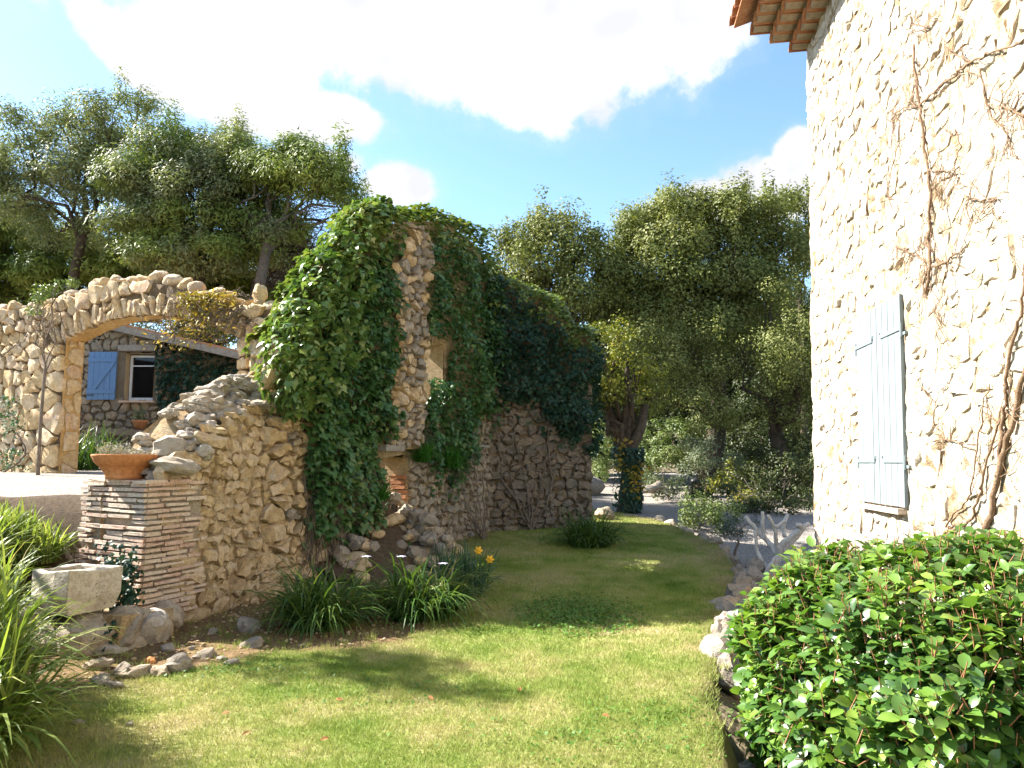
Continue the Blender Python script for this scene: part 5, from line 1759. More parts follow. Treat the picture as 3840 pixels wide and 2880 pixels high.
# bench, pot
bench = thing('stone_bench', tuple(op(130, 455, -.4)), 'rustic bench of a grey plank on stones below the small window', 'bench')
b = MB(); bt = op(130, 433, -.45)
b.box(bt, (.70, 0, -.03), (0, .2, 0), (0, 0, .06), .012); b.build('seat', M_WOODG, bench)
for (u, v, r_) in ((104, 445, .16), (118, 449, .15), (133, 448, .14), (147, 445, .15), (157, 447, .16), (110, 456, .15), (127, 457, .16), (143, 456, .16), (154, 457, .15)):
    rock('stone', op(u, v, -.35), r_ * 1.1, r_ * .9, r_ * .85, M_GREY, bench)
pot = thing('flower_pot', tuple(op(139.5, 429, -.45)), 'small red clay pot with a spindly plant on the plank bench', 'pot')
pc = op(139.5, 429.5, -.45)
b = MB(); lathe(b, (pc.x, pc.y, pc.z), [(0, 0), (.11, 0), (.15, .16), (.175, .165), (.18, .205), (.165, .205), (.155, .17), (0, .165)], 18); b.build('pot', M_TILE, pot, True)
P = []; N = []; T = []
for _ in range(90):
    P.append((pc.x + R.normal(0, .06), pc.y + R.normal(0, .06), pc.z + .2 + abs(R.normal(0, .11)))); N.append(R.normal(0, 1, 3)); T.append((R.normal(0, .6), R.normal(0, .6), 1))
pl_ = thing('potted_plant', (pc.x, pc.y, pc.z + .2), 'thin grey green plant growing in the small clay pot', 'plant')
link('foliage', scatter_mesh('foliage', np.array(P), np.array(N), np.array(T), R.uniform(.06, .12, 90), T_quad()), L_GREYL, pl_, 'stuff')


# ================================================================== TREES
def limb(mb, p0, p1, r0, r1, k=6, wob=.08, sag=0.0, n=6):
    p0, p1 = Vector(p0), Vector(p1)
    L = (p1 - p0).length
    P = []
    for i in range(n + 1):
        t_ = i / n
        q = p0.lerp(p1, t_) + Vector(R.normal(0, 1, 3)) * wob * L * math.sin(math.pi * t_) * .5
        q.z += sag * L * math.sin(math.pi * t_)
        P.append(q)
    mb.tube(P, [r0 + (r1 - r0) * i / n for i in range(n + 1)], k, False)
    return P


def make_tree(name, label, cat, base, lobes, m_leaf, m_bark, trunk_r=.22, leaf=.09, per=70, clump=.33, dens=9.0, tmpl=None, group=None, fork=None, flat=.8, wid=1.0, mat2=None, limbs=True, upb=.5, sub=True, spiky=.35):
    root = thing(name, tuple(base), label, cat, group)
    mb = MB()
    base = Vector(base)
    zs = [l[0].z for l in lobes]
    fork = Vector(fork) if fork is not None else Vector((base.x + (np.mean([l[0].x for l in lobes]) - base.x) * .35, base.y, base.z + (min(zs) - base.z) * .65))
    tp = curve_pts([base + Vector((0, 0, -.2)), base.lerp(fork, .5) + Vector((R.normal(0, .1), R.normal(0, .1), 0)), fork], 4)
    n_ = len(tp)
    mb.tube(tp, [trunk_r * (1.35 if i == 0 else (1.12 if i == 1 else 1 - .35 * i / n_)) for i in range(n_)], 10, False)
    Ps, Ns, Ts = [], [], []
    C2 = []
    for (c, rx, ry, rz_) in lobes:
        if limbs:
            st = fork if R.uniform() < .7 else tp[-2]
            LP = limb(mb, st, c, trunk_r * .36, trunk_r * .10, 6, .18, .05)
        else:
            LP = [c]
        vol = (rx * ry * rz_) ** (2 / 3)
        nc = max(3, int(dens * vol * 1.7))
        for _ in range(nc):
            d = R.normal(0, 1, 3); d /= np.linalg.norm(d)
            if d[2] < -.3 and R.uniform() < .4: d[2] *= -1
            rr = R.uniform(.35, 1.0) ** .5
            rr *= 1 + .30 * mnoise.noise(Vector(d) * 2.0 + c)
            cc = np.array(c) + d * rr * np.array([rx, ry, rz_])
            if sub and limbs and R.uniform() < .35:
                q = LP[R.integers(len(LP) // 2, len(LP))]
                limb(mb, q, Vector(cc), trunk_r * .09 + .006, .008, 4, .2, .03, 3)
            cr = clump * R.uniform(.65, 1.5)
            k = int(per * R.uniform(.7, 1.2) * (cr / clump) ** 1.6)
            off = R.normal(0, 1, (k, 3)); off /= np.linalg.norm(off, axis=1, keepdims=True)
            out_ = off.copy()
            off *= (R.uniform(.15, 1, (k, 1)) ** .6) * cr * 1.45
            off[:, 2] *= flat
            if rr > .8 and d[2] > .35 and R.uniform() < spiky:      # leading shoots stand up out of the crown
                off *= np.array([.45, .45, 1.9]); off[:, 2] += cr * .6
            Ps.append(cc + off)
            Ns.append(out_ * 1.0 + d * .35 + np.array([0, 0, upb]) + R.normal(0, .38, (k, 3)))
            Ts.append(out_ * .6 + d * .3 + R.normal(0, .7, (k, 3)))
            C2.append(np.full(k, R.uniform() < .5))
    mb.build('trunk', m_bark, root, True)
    P = np.concatenate(Ps); N = np.concatenate(Ns); T = np.concatenate(Ts); C = np.concatenate(C2)
    S = leaf * R.uniform(.6, 1.3, len(P))
    tm = tmpl or T_quad()
    if mat2 is None:
        link('crown', scatter_mesh('crown', P, N, T, S, tm, wid=wid), m_leaf, root)
    else:
        me = scatter_mesh('crown', P, N, T, S, tm, wid=wid)
        me.materials.append(m_leaf); me.materials.append(mat2)
        nf = len(me.polygons) // len(P)
        me.polygons.foreach_set('material_index', np.repeat(C.astype(np.int32), nf))
        link('crown', me, None, root)
    return root


def LB(*a):
    """lobes measured in the picture at a depth: (u, v, Y, half width px, half height px, half depth m)"""
    out_ = []
    for (u, v, Y, ru, rv, rd) in a:
        out_.append((at(u, v, Y), ru * Y / F, rd, rv * Y / F))
    return out_


def gz_at(x, y): return float(ground_h(np.array([x], float), np.array([y], float))[0])
def base_at(u, Y):
    p = at(u, 460, Y)
    return (p.x, p.y, gz_at(p.x, p.y))


PN_ = dict(tmpl=T_needle(), leaf=.135, per=270, clump=.38, dens=13.0, flat=.65, wid=2.5, upb=.6)
make_tree('pine_tree', 'tall thin pine with grey green airy crown at the far left edge', 'tree', base_at(40, 24),
          LB((118, 118, 24, 34, 28, 1.3), (88, 140, 24, 34, 22, 1.4), (60, 125, 24, 24, 22, 1.2), (138, 105, 24, 16, 14, .8), (20, 128, 24.5, 30, 22, 1.3), (30, 165, 24, 40, 25, 1.6), (80, 175, 24, 38, 24, 1.6), (-20, 180, 24.5, 40, 45, 1.6), (110, 195, 24.5, 30, 25, 1.2), (20, 205, 24, 24, 14, 1.0), (60, 232, 24, 44, 20, 1.6), (115, 235, 24, 30, 22, 1.4), (105, 165, 24, 30, 22, 1.3)),
          L_PINEG, M_BARK, .2, group=None, fork=at(85, 225, 24), **{**PN_, 'dens': 9.5, 'per': 200})
make_tree('pine_tree', 'broad olive green pine behind the arch, fullest of the left trees', 'tree', base_at(195, 22),
          LB((175, 160, 22.5, 40, 28, 1.6), (150, 185, 22, 30, 30, 1.6), (205, 190, 22, 45, 30, 1.8), (245, 165, 22.5, 40, 22, 1.6), (240, 200, 22, 40, 25, 1.6), (200, 150, 23, 30, 15, 1.2), (265, 190, 22, 25, 25, 1.4), (180, 225, 22, 50, 25, 1.8), (235, 235, 22, 35, 25, 1.4), (150, 230, 22, 40, 30, 1.6), (262, 245, 22, 26, 30, 1.2), (205, 258, 21.5, 45, 18, 1.4), (165, 262, 21.5, 36, 18, 1.4), (130, 190, 22.5, 22, 26, 1.3), (280, 225, 21.5, 22, 22, 1.2), (225, 135, 23, 18, 10, 1.0)),
          L_PINE, M_BARK, .24, fork=at(200, 265, 22), mat2=L_PINEG, **PN_)
make_tree('pine_tree', 'leaning pine with a flat bright green top and bare grey branches beneath', 'tree', base_at(235, 21),
          LB((295, 158, 21.5, 28, 13, 1.3), (325, 172, 21, 26, 16, 1.3), (340, 192, 21, 14, 16, 1.0), (300, 182, 21, 30, 12, 1.2), (345, 212, 22, 12, 10, .8), (275, 170, 21.5, 20, 14, 1.0), (355, 222, 23, 16, 10, .9), (262, 178, 21, 16, 12, 1)),
          L_PINE, M_BARKG, .20, fork=at(268, 240, 21), **{**PN_, 'dens': 14})
# its bare lower branches
bt_ = thing('bare_pine', base_at(290, 23.5), 'bare twiggy grey branches between the leaning pine and the ivy', 'tree')
mb = MB()
st0 = at(252, 300, 23.5)
mb.tube(curve_pts([Vector(base_at(250, 23.5)), st0, at(275, 240, 23.5), at(298, 205, 23.5)], 4), [.14 - .008 * i for i in range(13)], 6, False)
mb.build('trunk', M_BARKG, bt_, True)
tb = MB()
for _ in range(90):
    f = R.uniform(.0, 1)
    p = Vector(at(252, 300, 23.5)).lerp(Vector(at(298, 205, 23.5)), f)
    q = at(R.uniform(280, 352), R.uniform(200, 300), 23.5 + R.uniform(-.8, .8))
    P = limb(tb, p, q, R.uniform(.018, .035), .005, 4, .25, .08, 7)
    for _k in range(6):
        a_ = P[R.integers(2, 8)]
        limb(tb, a_, a_ + Vector((R.normal(.25, .4), R.normal(0, .3), R.normal(.15, .3))), .008, .003, 3, .2, 0, 3)
tb.build('branches', M_BARKG, bt_, True, 'stuff')
make_tree('pine_tree', 'dark low pine mass behind the arch at the far left', 'tree', base_at(60, 27),
          LB((20, 250, 27, 50, 30, 2), (75, 255, 27, 45, 28, 2), (10, 285, 26, 50, 25, 2), (70, 285, 26, 45, 22, 2), (115, 270, 26, 35, 26, 1.8), (-20, 220, 27, 40, 35, 2), (-30, 290, 26, 40, 40, 2)),
          L_PINE, M_BARK, .25, **{**PN_, 'dens': 9.0, 'leaf': .2})
make_tree('pine_tree', 'shaded lower pine behind the middle of the arch', 'tree', base_at(170, 25),
          LB((160, 262, 25, 35, 25, 2), (205, 268, 25, 40, 24, 2), (245, 275, 25, 30, 22, 1.6), (140, 285, 25, 30, 22, 1.6), (185, 295, 25, 45, 22, 2), (230, 300, 25, 40, 24, 2), (275, 300, 25.5, 25, 18, 1.6), (300, 285, 26, 22, 18, 1.4), (288, 258, 25.5, 26, 20, 1.5), (315, 268, 26.5, 22, 20, 1.4)),
          L_PINE, M_BARK, .22, **{**PN_, 'dens': 9.5, 'leaf': .19})
make_tree('laurel_tree', 'dark green leafy tree glimpsed through the arch over the outbuilding roof', 'tree', base_at(215, 23),
          LB((180, 330, 23, 45, 22, 1.8), (220, 340, 22.5, 30, 22, 1.6), (205, 325, 24, 40, 20, 1.6), (165, 335, 24, 30, 20, 1.5)), L_OAK, M_BARK, .16, leaf=.10, per=60, clump=.3, dens=8, limbs=False)

# evergreen oaks on the right
OK_ = dict(leaf=.122, per=170, clump=.34, dens=14.0, flat=.85, upb=.4)
make_tree('holm_oak', 'olive tinted evergreen oak with spiky top behind the dark ivy', 'tree', base_at(548, 24),
          LB((505, 248, 24, 20, 16, 1.3), (525, 240, 24, 22, 18, 1.4), (553, 232, 24, 22, 18, 1.4), (580, 242, 24, 20, 18, 1.3), (540, 265, 23.5, 45, 24, 1.8), (585, 270, 23.5, 26, 26, 1.5), (570, 300, 23.5, 35, 24, 1.6), (600, 285, 24, 18, 28, 1.2), (535, 300, 24, 40, 30, 1.8), (502, 268, 24, 18, 12, 1.0), (565, 222, 24, 9, 14, .6), (540, 228, 24, 8, 14, .6), (600, 310, 24.5, 22, 26, 1.4), (610, 262, 25, 12, 16, .8), (515, 320, 24, 26, 26, 1.5)),
          L_OAK, M_BARK, .2, **{**OK_, 'dens': 10})
make_tree('holm_oak', 'largest evergreen oak, its dense crown rising beside the house', 'tree', base_at(700, 25),
          LB((640, 232, 25, 26, 20, 1.6), (680, 215, 25, 34, 20, 2), (720, 220, 25, 34, 22, 2), (755, 225, 25, 28, 26, 1.8), (665, 250, 24.5, 42, 24, 2), (715, 255, 24.5, 44, 26, 2.1), (645, 280, 24.5, 34, 26, 1.9), (690, 290, 24.5, 42, 26, 2), (740, 285, 24.5, 36, 28, 1.9), (780, 260, 25, 24, 30, 1.6), (660, 320, 24.5, 38, 24, 1.8), (705, 330, 24.5, 38, 24, 1.8), (622, 255, 25.5, 16, 22, 1.2), (615, 300, 25.5, 18, 26, 1.2), (668, 203, 25, 9, 10, .6), (700, 205, 25, 12, 10, .8), (738, 205, 25, 9, 12, .6), (630, 222, 25.5, 9, 12, .6), (760, 300, 25, 30, 26, 1.6), (730, 320, 25, 34, 24, 1.6), (640, 312, 25, 30, 20, 1.6)),
          L_OAK, M_BARK, .32, fork=at(720, 390, 25.5), **OK_)
make_tree('holm_oak', 'thin branched evergreen oak top touching the house wall at the skyline', 'tree', base_at(800, 27),
          LB((775, 205, 26, 20, 16, 1.2), (798, 193, 26, 18, 16, 1.2), (808, 222, 26, 18, 18, 1.2), (790, 240, 26.5, 14, 12, 1.0), (812, 255, 26.5, 16, 24, 1.2)), L_OAK, M_BARK, .14, fork=at(800, 300, 27), **{**OK_, 'dens': 8})
make_tree('holm_oak', 'evergreen oak whose sunlit lower boughs reach the house corner', 'tree', base_at(778, 21.5),
          LB((778, 352, 21.5, 34, 22, 1.3), (800, 335, 21.5, 24, 22, 1.2), (765, 375, 21.5, 22, 16, 1.1), (795, 378, 21.5, 24, 20, 1.2), (812, 400, 22, 16, 24, 1.2), (790, 410, 22.5, 26, 20, 1.2), (770, 305, 23, 28, 22, 1.5), (740, 345, 23.5, 26, 22, 1.5)), L_OAK, M_BARK, .30, fork=at(775, 430, 22.5), **{**OK_, 'leaf': .08})
make_tree('holm_oak', 'evergreen oak with a low lit bough hanging over the garden path', 'tree', base_at(700, 22.5),
          LB((690, 345, 22, 34, 20, 1.4), (660, 365, 22, 30, 20, 1.4), (705, 372, 22, 26, 18, 1.2), (690, 395, 21.5, 22, 14, 1.1), (718, 408, 21.3, 18, 14, .9), (705, 420, 21.3, 16, 10, .8), (725, 425, 21.2, 10, 9, .6), (655, 395, 22.5, 26, 18, 1.3), (640, 345, 22.5, 26, 22, 1.4)), L_OAK, M_BARK, .2, fork=at(722, 425, 23.5), **{**OK_, 'leaf': .08})
# the yellowish ivy-clad tree at the lawn's far edge
gb = at(625, 507, 17.7)
ytree = make_tree('forked_tree', 'forked leaning tree with yellow green leaves at the far edge of the lawn', 'tree', (gb.x, gb.y, gz_at(gb.x, gb.y)),
          LB((600, 345, 18, 14, 26, .7), (592, 375, 18, 14, 26, .7), (615, 365, 18, 22, 24, .9), (608, 395, 17.8, 24, 16, .9), (635, 375, 18, 18, 22, .8), (632, 400, 17.8, 20, 14, .8), (652, 385, 18.2, 14, 20, .8), (596, 398, 17.6, 12, 12, .6), (616, 330, 18.2, 12, 18, .6)),
          L_YEL, M_BARK, .235, fork=at(628, 447, 17.7), leaf=.082, per=80, clump=.2, dens=22)
mb = MB()
mb.tube(curve_pts([at(626, 452, 17.7), at(617, 432, 17.7), at(610, 415, 17.8), at(606, 398, 17.9)], 4), [.17 - .006 * i for i in range(13)], 8, False)
mb.tube(curve_pts([at(628, 452, 17.7), at(640, 430, 17.7), at(645, 405, 17.8)], 4), [.15 - .008 * i for i in range(9)], 8, False)
mb.build('limb', M_BARK, ytree, True)
iv5 = thing('ivy', (gb.x + .1, gb.y - .2, .5), 'dark ivy climbing the trunk of the forked tree', 'ivy')
P = []; N = []; T = []
for _ in range(2200):
    f = R.uniform(0, 1) ** .9
    c = Vector((gb.x, gb.y, .5)).lerp(at(628, 447, 17.7), f)
    th = R.uniform(-.2, 3.4) if f > .12 else R.uniform(-2.4, 1)
    th = -math.pi / 2 + R.normal(.9, .9) if f < .85 else R.uniform(0, 6.28)
    rr = .26 + R.uniform(0, .10) + .05 * math.sin(f * 9)
    d = Vector((math.cos(th), math.sin(th), 0))
    P.append(c + d * rr); N.append(d + Vector((0, 0, .4)) + Vector(R.normal(0, .4, 3))); T.append(Vector((0, 0, -1)) + Vector(R.normal(0, .4, 3)))
link('foliage', scatter_mesh('foliage', np.array(P), np.array([tuple(n) for n in N]), np.array([tuple(n) for n in T]), R.uniform(.06, .11, len(P)), T_ivys()), L_IVYD, iv5, 'stuff')
yv = thing('yellow_climber', tuple(at(634, 509, 17.4)), 'yellow leaved climber at the foot of the forked tree', 'climbing plant')
P = []; N = []; T = []
for _ in range(210):
    u, v = (R.normal(634, 5), R.uniform(462, 500)) if R.uniform() < .7 else (R.normal(621, 3), R.uniform(440, 470))
    P.append(at(u, v, 17.4 + R.normal(0, .04))); N.append((R.normal(-.5, .5), R.normal(-.7, .4), R.normal(.4, .4))); T.append(R.normal(0, 1, 3))
link('foliage', scatter_mesh('foliage', np.array([tuple(p) for p in P]), np.array(N), np.array(T), R.uniform(.08, .14, len(P)), T_broad()), L_DRY, yv, 'stuff')
mb = MB()
for k in range(3): mb.tube(curve_pts([at(634 + k, 510, 17.4), at(632 + 2 * k, 485, 17.4), at(628 + 3 * k, 462, 17.42)], 5, .01), .008, 4)
mb.build('stems', M_STEM, yv, True, 'stuff')

make_tree('courtyard_tree', 'small leafy courtyard tree outside the left edge, shading the lawn', 'tree', (-8.3, 8.3, gz_at(-8.3, 8.3)),
          [(Vector((-8.0, 8.55, 5.75)), .8, .40, .38), (Vector((-7.35, 8.3, 5.9)), .5, .34, .34), (Vector((-8.9, 6.75, 5.9)), .55, .40, .38)], L_OAK, M_BARK, .12, leaf=.10, per=110, clump=.22, dens=20)

# dark woodland filling in behind: three kinds of tree, copied
protos = []
for kx in range(3):
    lb = []
    for _ in range(9):
        a = R.uniform(0, 6.28); q = R.uniform(0, 1.7)
        lb.append((Vector((math.cos(a) * q, 34 + math.sin(a) * q, R.uniform(2.2, 7.8))), R.uniform(1.2, 1.9), R.uniform(1.2, 1.9), R.uniform(1.0, 1.6)))
    lb.append((Vector((0, 34, 8.2)), 1.3, 1.3, 1.1))
    protos.append((lb, kx))
SPOTS = [(545, 33, .78, 0), (600, 35, .80, 1), (650, 34, .85, 2), (700, 36, .9, 0), (750, 33, .88, 1), (805, 35, .95, 2), (500, 36, .75, 1), (575, 40, .9, 2), (680, 41, 1.0, 0), (780, 42, 1.05, 1), (860, 36, 1.0, 0),
         (-40, 36, .95, 1), (30, 38, .9, 2), (110, 36, .85, 0), (190, 38, .85, 1), (270, 37, .72, 2), (340, 38, .7, 0), (410, 38, .68, 1), (620, 46, 1.0, 0), (840, 44, 1.1, 2), (455, 40, .68, 0)]
SIDE = ['behind the dark ivy', 'behind the forked tree', 'in deep shade beside the path', 'behind the largest oak', 'near the house corner']
kinds = []
for lb, kx in protos:
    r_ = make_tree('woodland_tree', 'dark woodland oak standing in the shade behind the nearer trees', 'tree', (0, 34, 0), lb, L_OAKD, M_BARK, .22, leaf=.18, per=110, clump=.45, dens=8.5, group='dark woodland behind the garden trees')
    kinds.append(r_)
used = set()
for (u, Y, sc, kx) in SPOTS:
    src = kinds[kx]
    b_ = base_at(u, Y)
    if kx not in used:
        r_ = src; used.add(kx)
    else:
        r_ = src.copy(); COL.objects.link(r_)
        for ch in list(src.children):
            inv_ = ch.matrix_parent_inverse.copy(); c_ = ch.copy(); COL.objects.link(c_); c_.parent = r_; c_.matrix_parent_inverse = inv_
    r_.location = b_
    r_.rotation_euler = (0, 0, R.uniform(0, 6.28))
    r_.scale = (sc, sc, sc * R.uniform(.9, 1.05))
    if Y < 1: r_['group'] = None


# ------------------------------------------------------------------ shrubs
def shrub(name, label, lobes, m_leaf, leaf=.07, per=70, clump=.16, dens=26, m_bark=M_STEM, tmpl=None, upb=.6, cat='shrub', wid=1.0, group=None):
    xs_ = np.mean([l[0].x for l in lobes]); ys_ = np.mean([l[0].y for l in lobes])
    return make_tree(name, label, cat, (xs_, ys_, gz_at(xs_, ys_)), lobes, m_leaf, m_bark, .03, leaf=leaf, per=per, clump=clump, dens=dens, tmpl=tmpl, upb=upb, wid=wid, group=group)


shrub('grey_shrub', 'silvery grey green bush in the bed beside the gravel drive', LB((712, 452, 21, 20, 16, .7), (695, 470, 20.5, 18, 16, .6), (730, 465, 21, 16, 14, .6), (690, 445, 21.5, 12, 10, .4)), L_GREYL, .075)
shrub('grey_shrub', 'low pale grey green shrub spreading over the gravel edge', LB((665, 487, 21, 18, 10, .6), (682, 492, 20.5, 16, 12, .5), (655, 478, 22, 14, 8, .5)), L_GREYL, .07)
shrub('light_shrub', 'light green bush beyond the drive, left of the forked tree', LB((600, 455, 26, 14, 16, 1.0), (597, 472, 25, 12, 10, .8), (612, 462, 25.5, 14, 12, .8), (603, 430, 27, 14, 18, 1.0)), L_SHRUB, .09)
shrub('light_shrub', 'bushy green shrub behind the forked tree and the drive', LB((655, 440, 26, 16, 22, 1), (668, 460, 25, 18, 14, .8), (648, 465, 26, 14, 14, .8), (680, 435, 25, 16, 18, 1.0)), L_SHRUB, .09)
shrub('green_shrub', 'dense green shrub with dark shaded side at the lawn end', LB((690, 512, 15.6, 12, 14, .35), (703, 508, 15.8, 14, 14, .4), (718, 514, 15.6, 14, 14, .35), (695, 500, 16, 12, 8, .3), (725, 505, 16.2, 14, 14, .4), (710, 522, 15.2, 14, 10, .35), (683, 518, 15.8, 9, 9, .3)), L_SHRUB, .065, dens=40, clump=.12)
shrub('lavender', 'grey rounded lavender bush at the stone edging', LB((735, 530, 13.3, 14, 13, .28), (742, 526, 13.5, 12, 11, .25)), L_LAV, .06, tmpl=T_needle(), wid=2.0, dens=70, clump=.09, per=90)
shrub('yellow_shrub', 'yellowish green shrub in the shade under the oaks', LB((735, 488, 20, 22, 14, .7), (752, 498, 19.5, 18, 12, .6), (720, 480, 20.5, 12, 12, .5)), L_YEL, .075, dens=22)
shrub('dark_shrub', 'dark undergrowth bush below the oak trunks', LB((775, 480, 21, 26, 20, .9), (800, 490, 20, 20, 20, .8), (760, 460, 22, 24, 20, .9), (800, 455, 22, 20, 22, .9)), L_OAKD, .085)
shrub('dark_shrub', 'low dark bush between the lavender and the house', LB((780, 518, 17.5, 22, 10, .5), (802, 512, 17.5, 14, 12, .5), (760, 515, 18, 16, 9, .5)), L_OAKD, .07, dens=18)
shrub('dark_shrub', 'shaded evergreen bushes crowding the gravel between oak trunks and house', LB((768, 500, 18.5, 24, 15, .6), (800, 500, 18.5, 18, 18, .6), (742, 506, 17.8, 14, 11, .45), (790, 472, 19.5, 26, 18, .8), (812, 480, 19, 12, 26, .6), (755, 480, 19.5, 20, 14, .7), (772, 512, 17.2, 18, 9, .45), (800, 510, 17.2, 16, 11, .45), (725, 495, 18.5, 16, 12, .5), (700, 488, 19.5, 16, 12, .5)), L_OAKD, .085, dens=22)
shrub('trailing_weed', 'green weeds growing on the wall top left of the arch', LB((42, 292, 12.2, 14, 7, .2), (55, 287, 12.1, 12, 6, .2), (68, 283, 12.0, 9, 5, .15), (36, 304, 11.9, 6, 8, .12)), L_SHRUB, .05, dens=90, clump=.08, cat='plant')

und = [(u_, v_, Y_, 26, 22, 1.6) for (u_, v_, Y_) in ((590, 445, 30), (625, 440, 30), (660, 440, 29), (695, 445, 29), (730, 440, 28), (765, 440, 28), (800, 440, 28), (640, 410, 31), (700, 410, 31), (755, 408, 30), (805, 405, 30), (600, 410, 31), (745, 470, 27), (780, 468, 26), (810, 465, 26), (715, 465, 27), (835, 440, 28))]
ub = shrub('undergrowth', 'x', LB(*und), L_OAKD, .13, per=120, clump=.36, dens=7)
for k_ in ('label', 'category'):
    del ub[k_]
ub['kind'] = 'stuff'
# path light on a post
pl_t = thing('garden_light', tuple(at(594, 500, 18)), 'short black garden light post with a round head among the shrubs', 'lamp')
pp = at(594 - 0, 462, 20)
pu = at(594, 480, 19.5)
lx = at((2150 + .4069 * 1090) / 3.75, 460, 19.8)
b = MB(); b.tube([(lx.x, lx.y, gz_at(lx.x, lx.y)), (lx.x, lx.y, at(0, 481, 19.8).z)], .03, 8); b.build('post', M_BLACK, pl_t)
b = MB(); lathe(b, (lx.x + .08, lx.y, at(0, 483, 19.8).z), [(0, -.03), (.09, -.03), (.13, .03), (.12, .08), (.06, .12), (0, .125)], 14); b.build('lamp_head', M_BLACK, pl_t, True)

# gravel heap at the end of the drive
gh = at(590, 481, 24)
V, Fc = rock_geo((gh.x - .6, gh.y, gh.z - .35), 1.3, 1.1, .62, 0, 3, .10, 5)
b = MB(); b.add(V, Fc); tag(b.build('gravel_heap', M_GRAV, None, True), 'pale heap of gravel beside the drive behind the cross wall', 'gravel heap')

# ------------------------------------------------------------------ pollarded tree
pz = -0.30
pY = 11.6
pol_t = thing('pollarded_tree', tuple(at(772, 583, pY)), 'pale grey pollarded little tree with stubby bare limbs beside the house corner', 'tree')
PX = lambda u, v, dy=0.0: at(u, v, pY + dy)
cv8 = lambda x, y: ((2600 + .5908 * x) / 3.75, (1900 + .5908 * y) / 3.75)
def pl8(pts, dys):
    return [PX(*cv8(x, y), d) for (x, y), d in zip(pts, dys)]
LIMBS = [([(470, 490), (490, 420), (520, 360), (545, 300)], [0, 0, 0, .0], .075, .055),
         ([(545, 300), (545, 260), (590, 215), (660, 160), (690, 125)], [0, -.05, -.1, -.15, -.2], .055, .04),
         ([(560, 290), (610, 240), (650, 200), (690, 150), (730, 105)], [0, .05, .1, .1, .15], .045, .035),
         ([(690, 130), (672, 122), (655, 118)], [-.2, -.2, -.2], .04, .034),
         ([(525, 300), (500, 250), (465, 215), (400, 150), (330, 60)], [0, .08, .15, .2, .3], .046, .03),
         ([(455, 200), (440, 120), (440, 30)], [.15, .15, .15], .032, .026),
         ([(530, 290), (525, 210), (515, 130), (470, 55)], [0, -.1, -.15, -.2], .034, .022),
         ([(515, 130), (560, 105), (590, 88)], [-.15, -.1, -.05], .026, .022),
         ([(585, 190), (575, 130), (600, 45)], [.05, .1, .15], .034, .027),
         ([(490, 410), (440, 350), (400, 260), (392, 150)], [0, .1, .15, .2], .038, .024),
         ([(470, 480), (455, 430), (490, 370), (540, 300)], [0, -.02, -.05, -.02], .03, .03)]
for i_, (pts, dys, r0, r1) in enumerate(LIMBS):
    P = curve_pts(pl8(pts, dys), 4, .006)
    n_ = len(P)
    b = MB(); b.tube(P, [(r0 + (r1 - r0) * k / (n_ - 1)) * R.uniform(.93, 1.07) for k in range(n_)], 9)
    b.build('trunk' if i_ == 0 else 'limb', M_POLL, pol_t, True)

# ------------------------------------------------------------------ edging stones between lawn and gravel
epos = []
y = 6.35
while y < 12.4:
    epos.append(y); y += R.uniform(.20, .42)
big = [(736, 600, .24), (728, 628, .20), (722, 644, .15), (733, 652, .15), (747, 578, .28), (753, 560, .22), (718, 634, .12), (740, 615, .18)]
el = 'pale pitted limestone rock in the row edging the lawn'
for y in epos:
    x = float(interp(y, EDGE)) + R.uniform(-.10, .12)
    r_ = R.uniform(.11, .21)
    o = rock('edging_stone', (x, y, -.10 + R.uniform(-.02, .05)), r_ * R.uniform(.8, 1.1), r_ * 1.25, R.uniform(.15, .24), M_EDGE, None, rot=R.normal(.2, .4), amp=.3, sub=3)
    tag(o, el, 'stone', 'limestone rocks edging the lawn')
for (u, v, r_) in big:
    p = gp(u, v)
    o = rock('edging_stone', (p.x + .05, p.y, -.02), r_ * .8, r_ * 1.1, .20, M_EDGE, None, amp=.3, sub=3)
    tag(o, el, 'stone', 'limestone rocks edging the lawn')
y = 12.7
while y < 17.2:
    x = float(interp(y, EDGE)) + R.uniform(-.05, .15)
    r_ = R.uniform(.10, .19)
    o = rock('edging_stone', (x, y, float(lawn_h(x, y)) - .08), r_, r_ * 1.2, r_ * .8, M_GREY, None, amp=.28)
    tag(o, 'small grey rock in the shaded far part of the lawn edging', 'stone', 'grey rocks edging the far lawn')
    y += R.uniform(.25, .6)
for (u, v, r_) in ((566, 524, .33), (600, 521, .22)):
    p = gp(u, v)
    tag(rock('boulder', (p.x + .15, p.y + .25, p.z + .12), r_, r_ * .9, r_ * .8, M_GREY, None, amp=.25), 'grey boulder behind the strap leaved clump at the cross wall' if r_ > .3 else 'smaller grey boulder at the end of the cross wall', 'stone')
for i_, (u, v, Y, r_) in enumerate(((650, 489, 20.5, .16), (656, 487, 20.7, .2), (660, 519, 16.3, .12), (671, 524, 15.6, .12), (687, 532, 14.6, .10))):
    tag(rock('rock', at(u, v, Y), r_ * 1.2, r_, r_ * .8, M_ROCK, None), 'pale rock at the far edge of the gravel drive by the lawn end', 'stone', 'pale rocks by the drive')

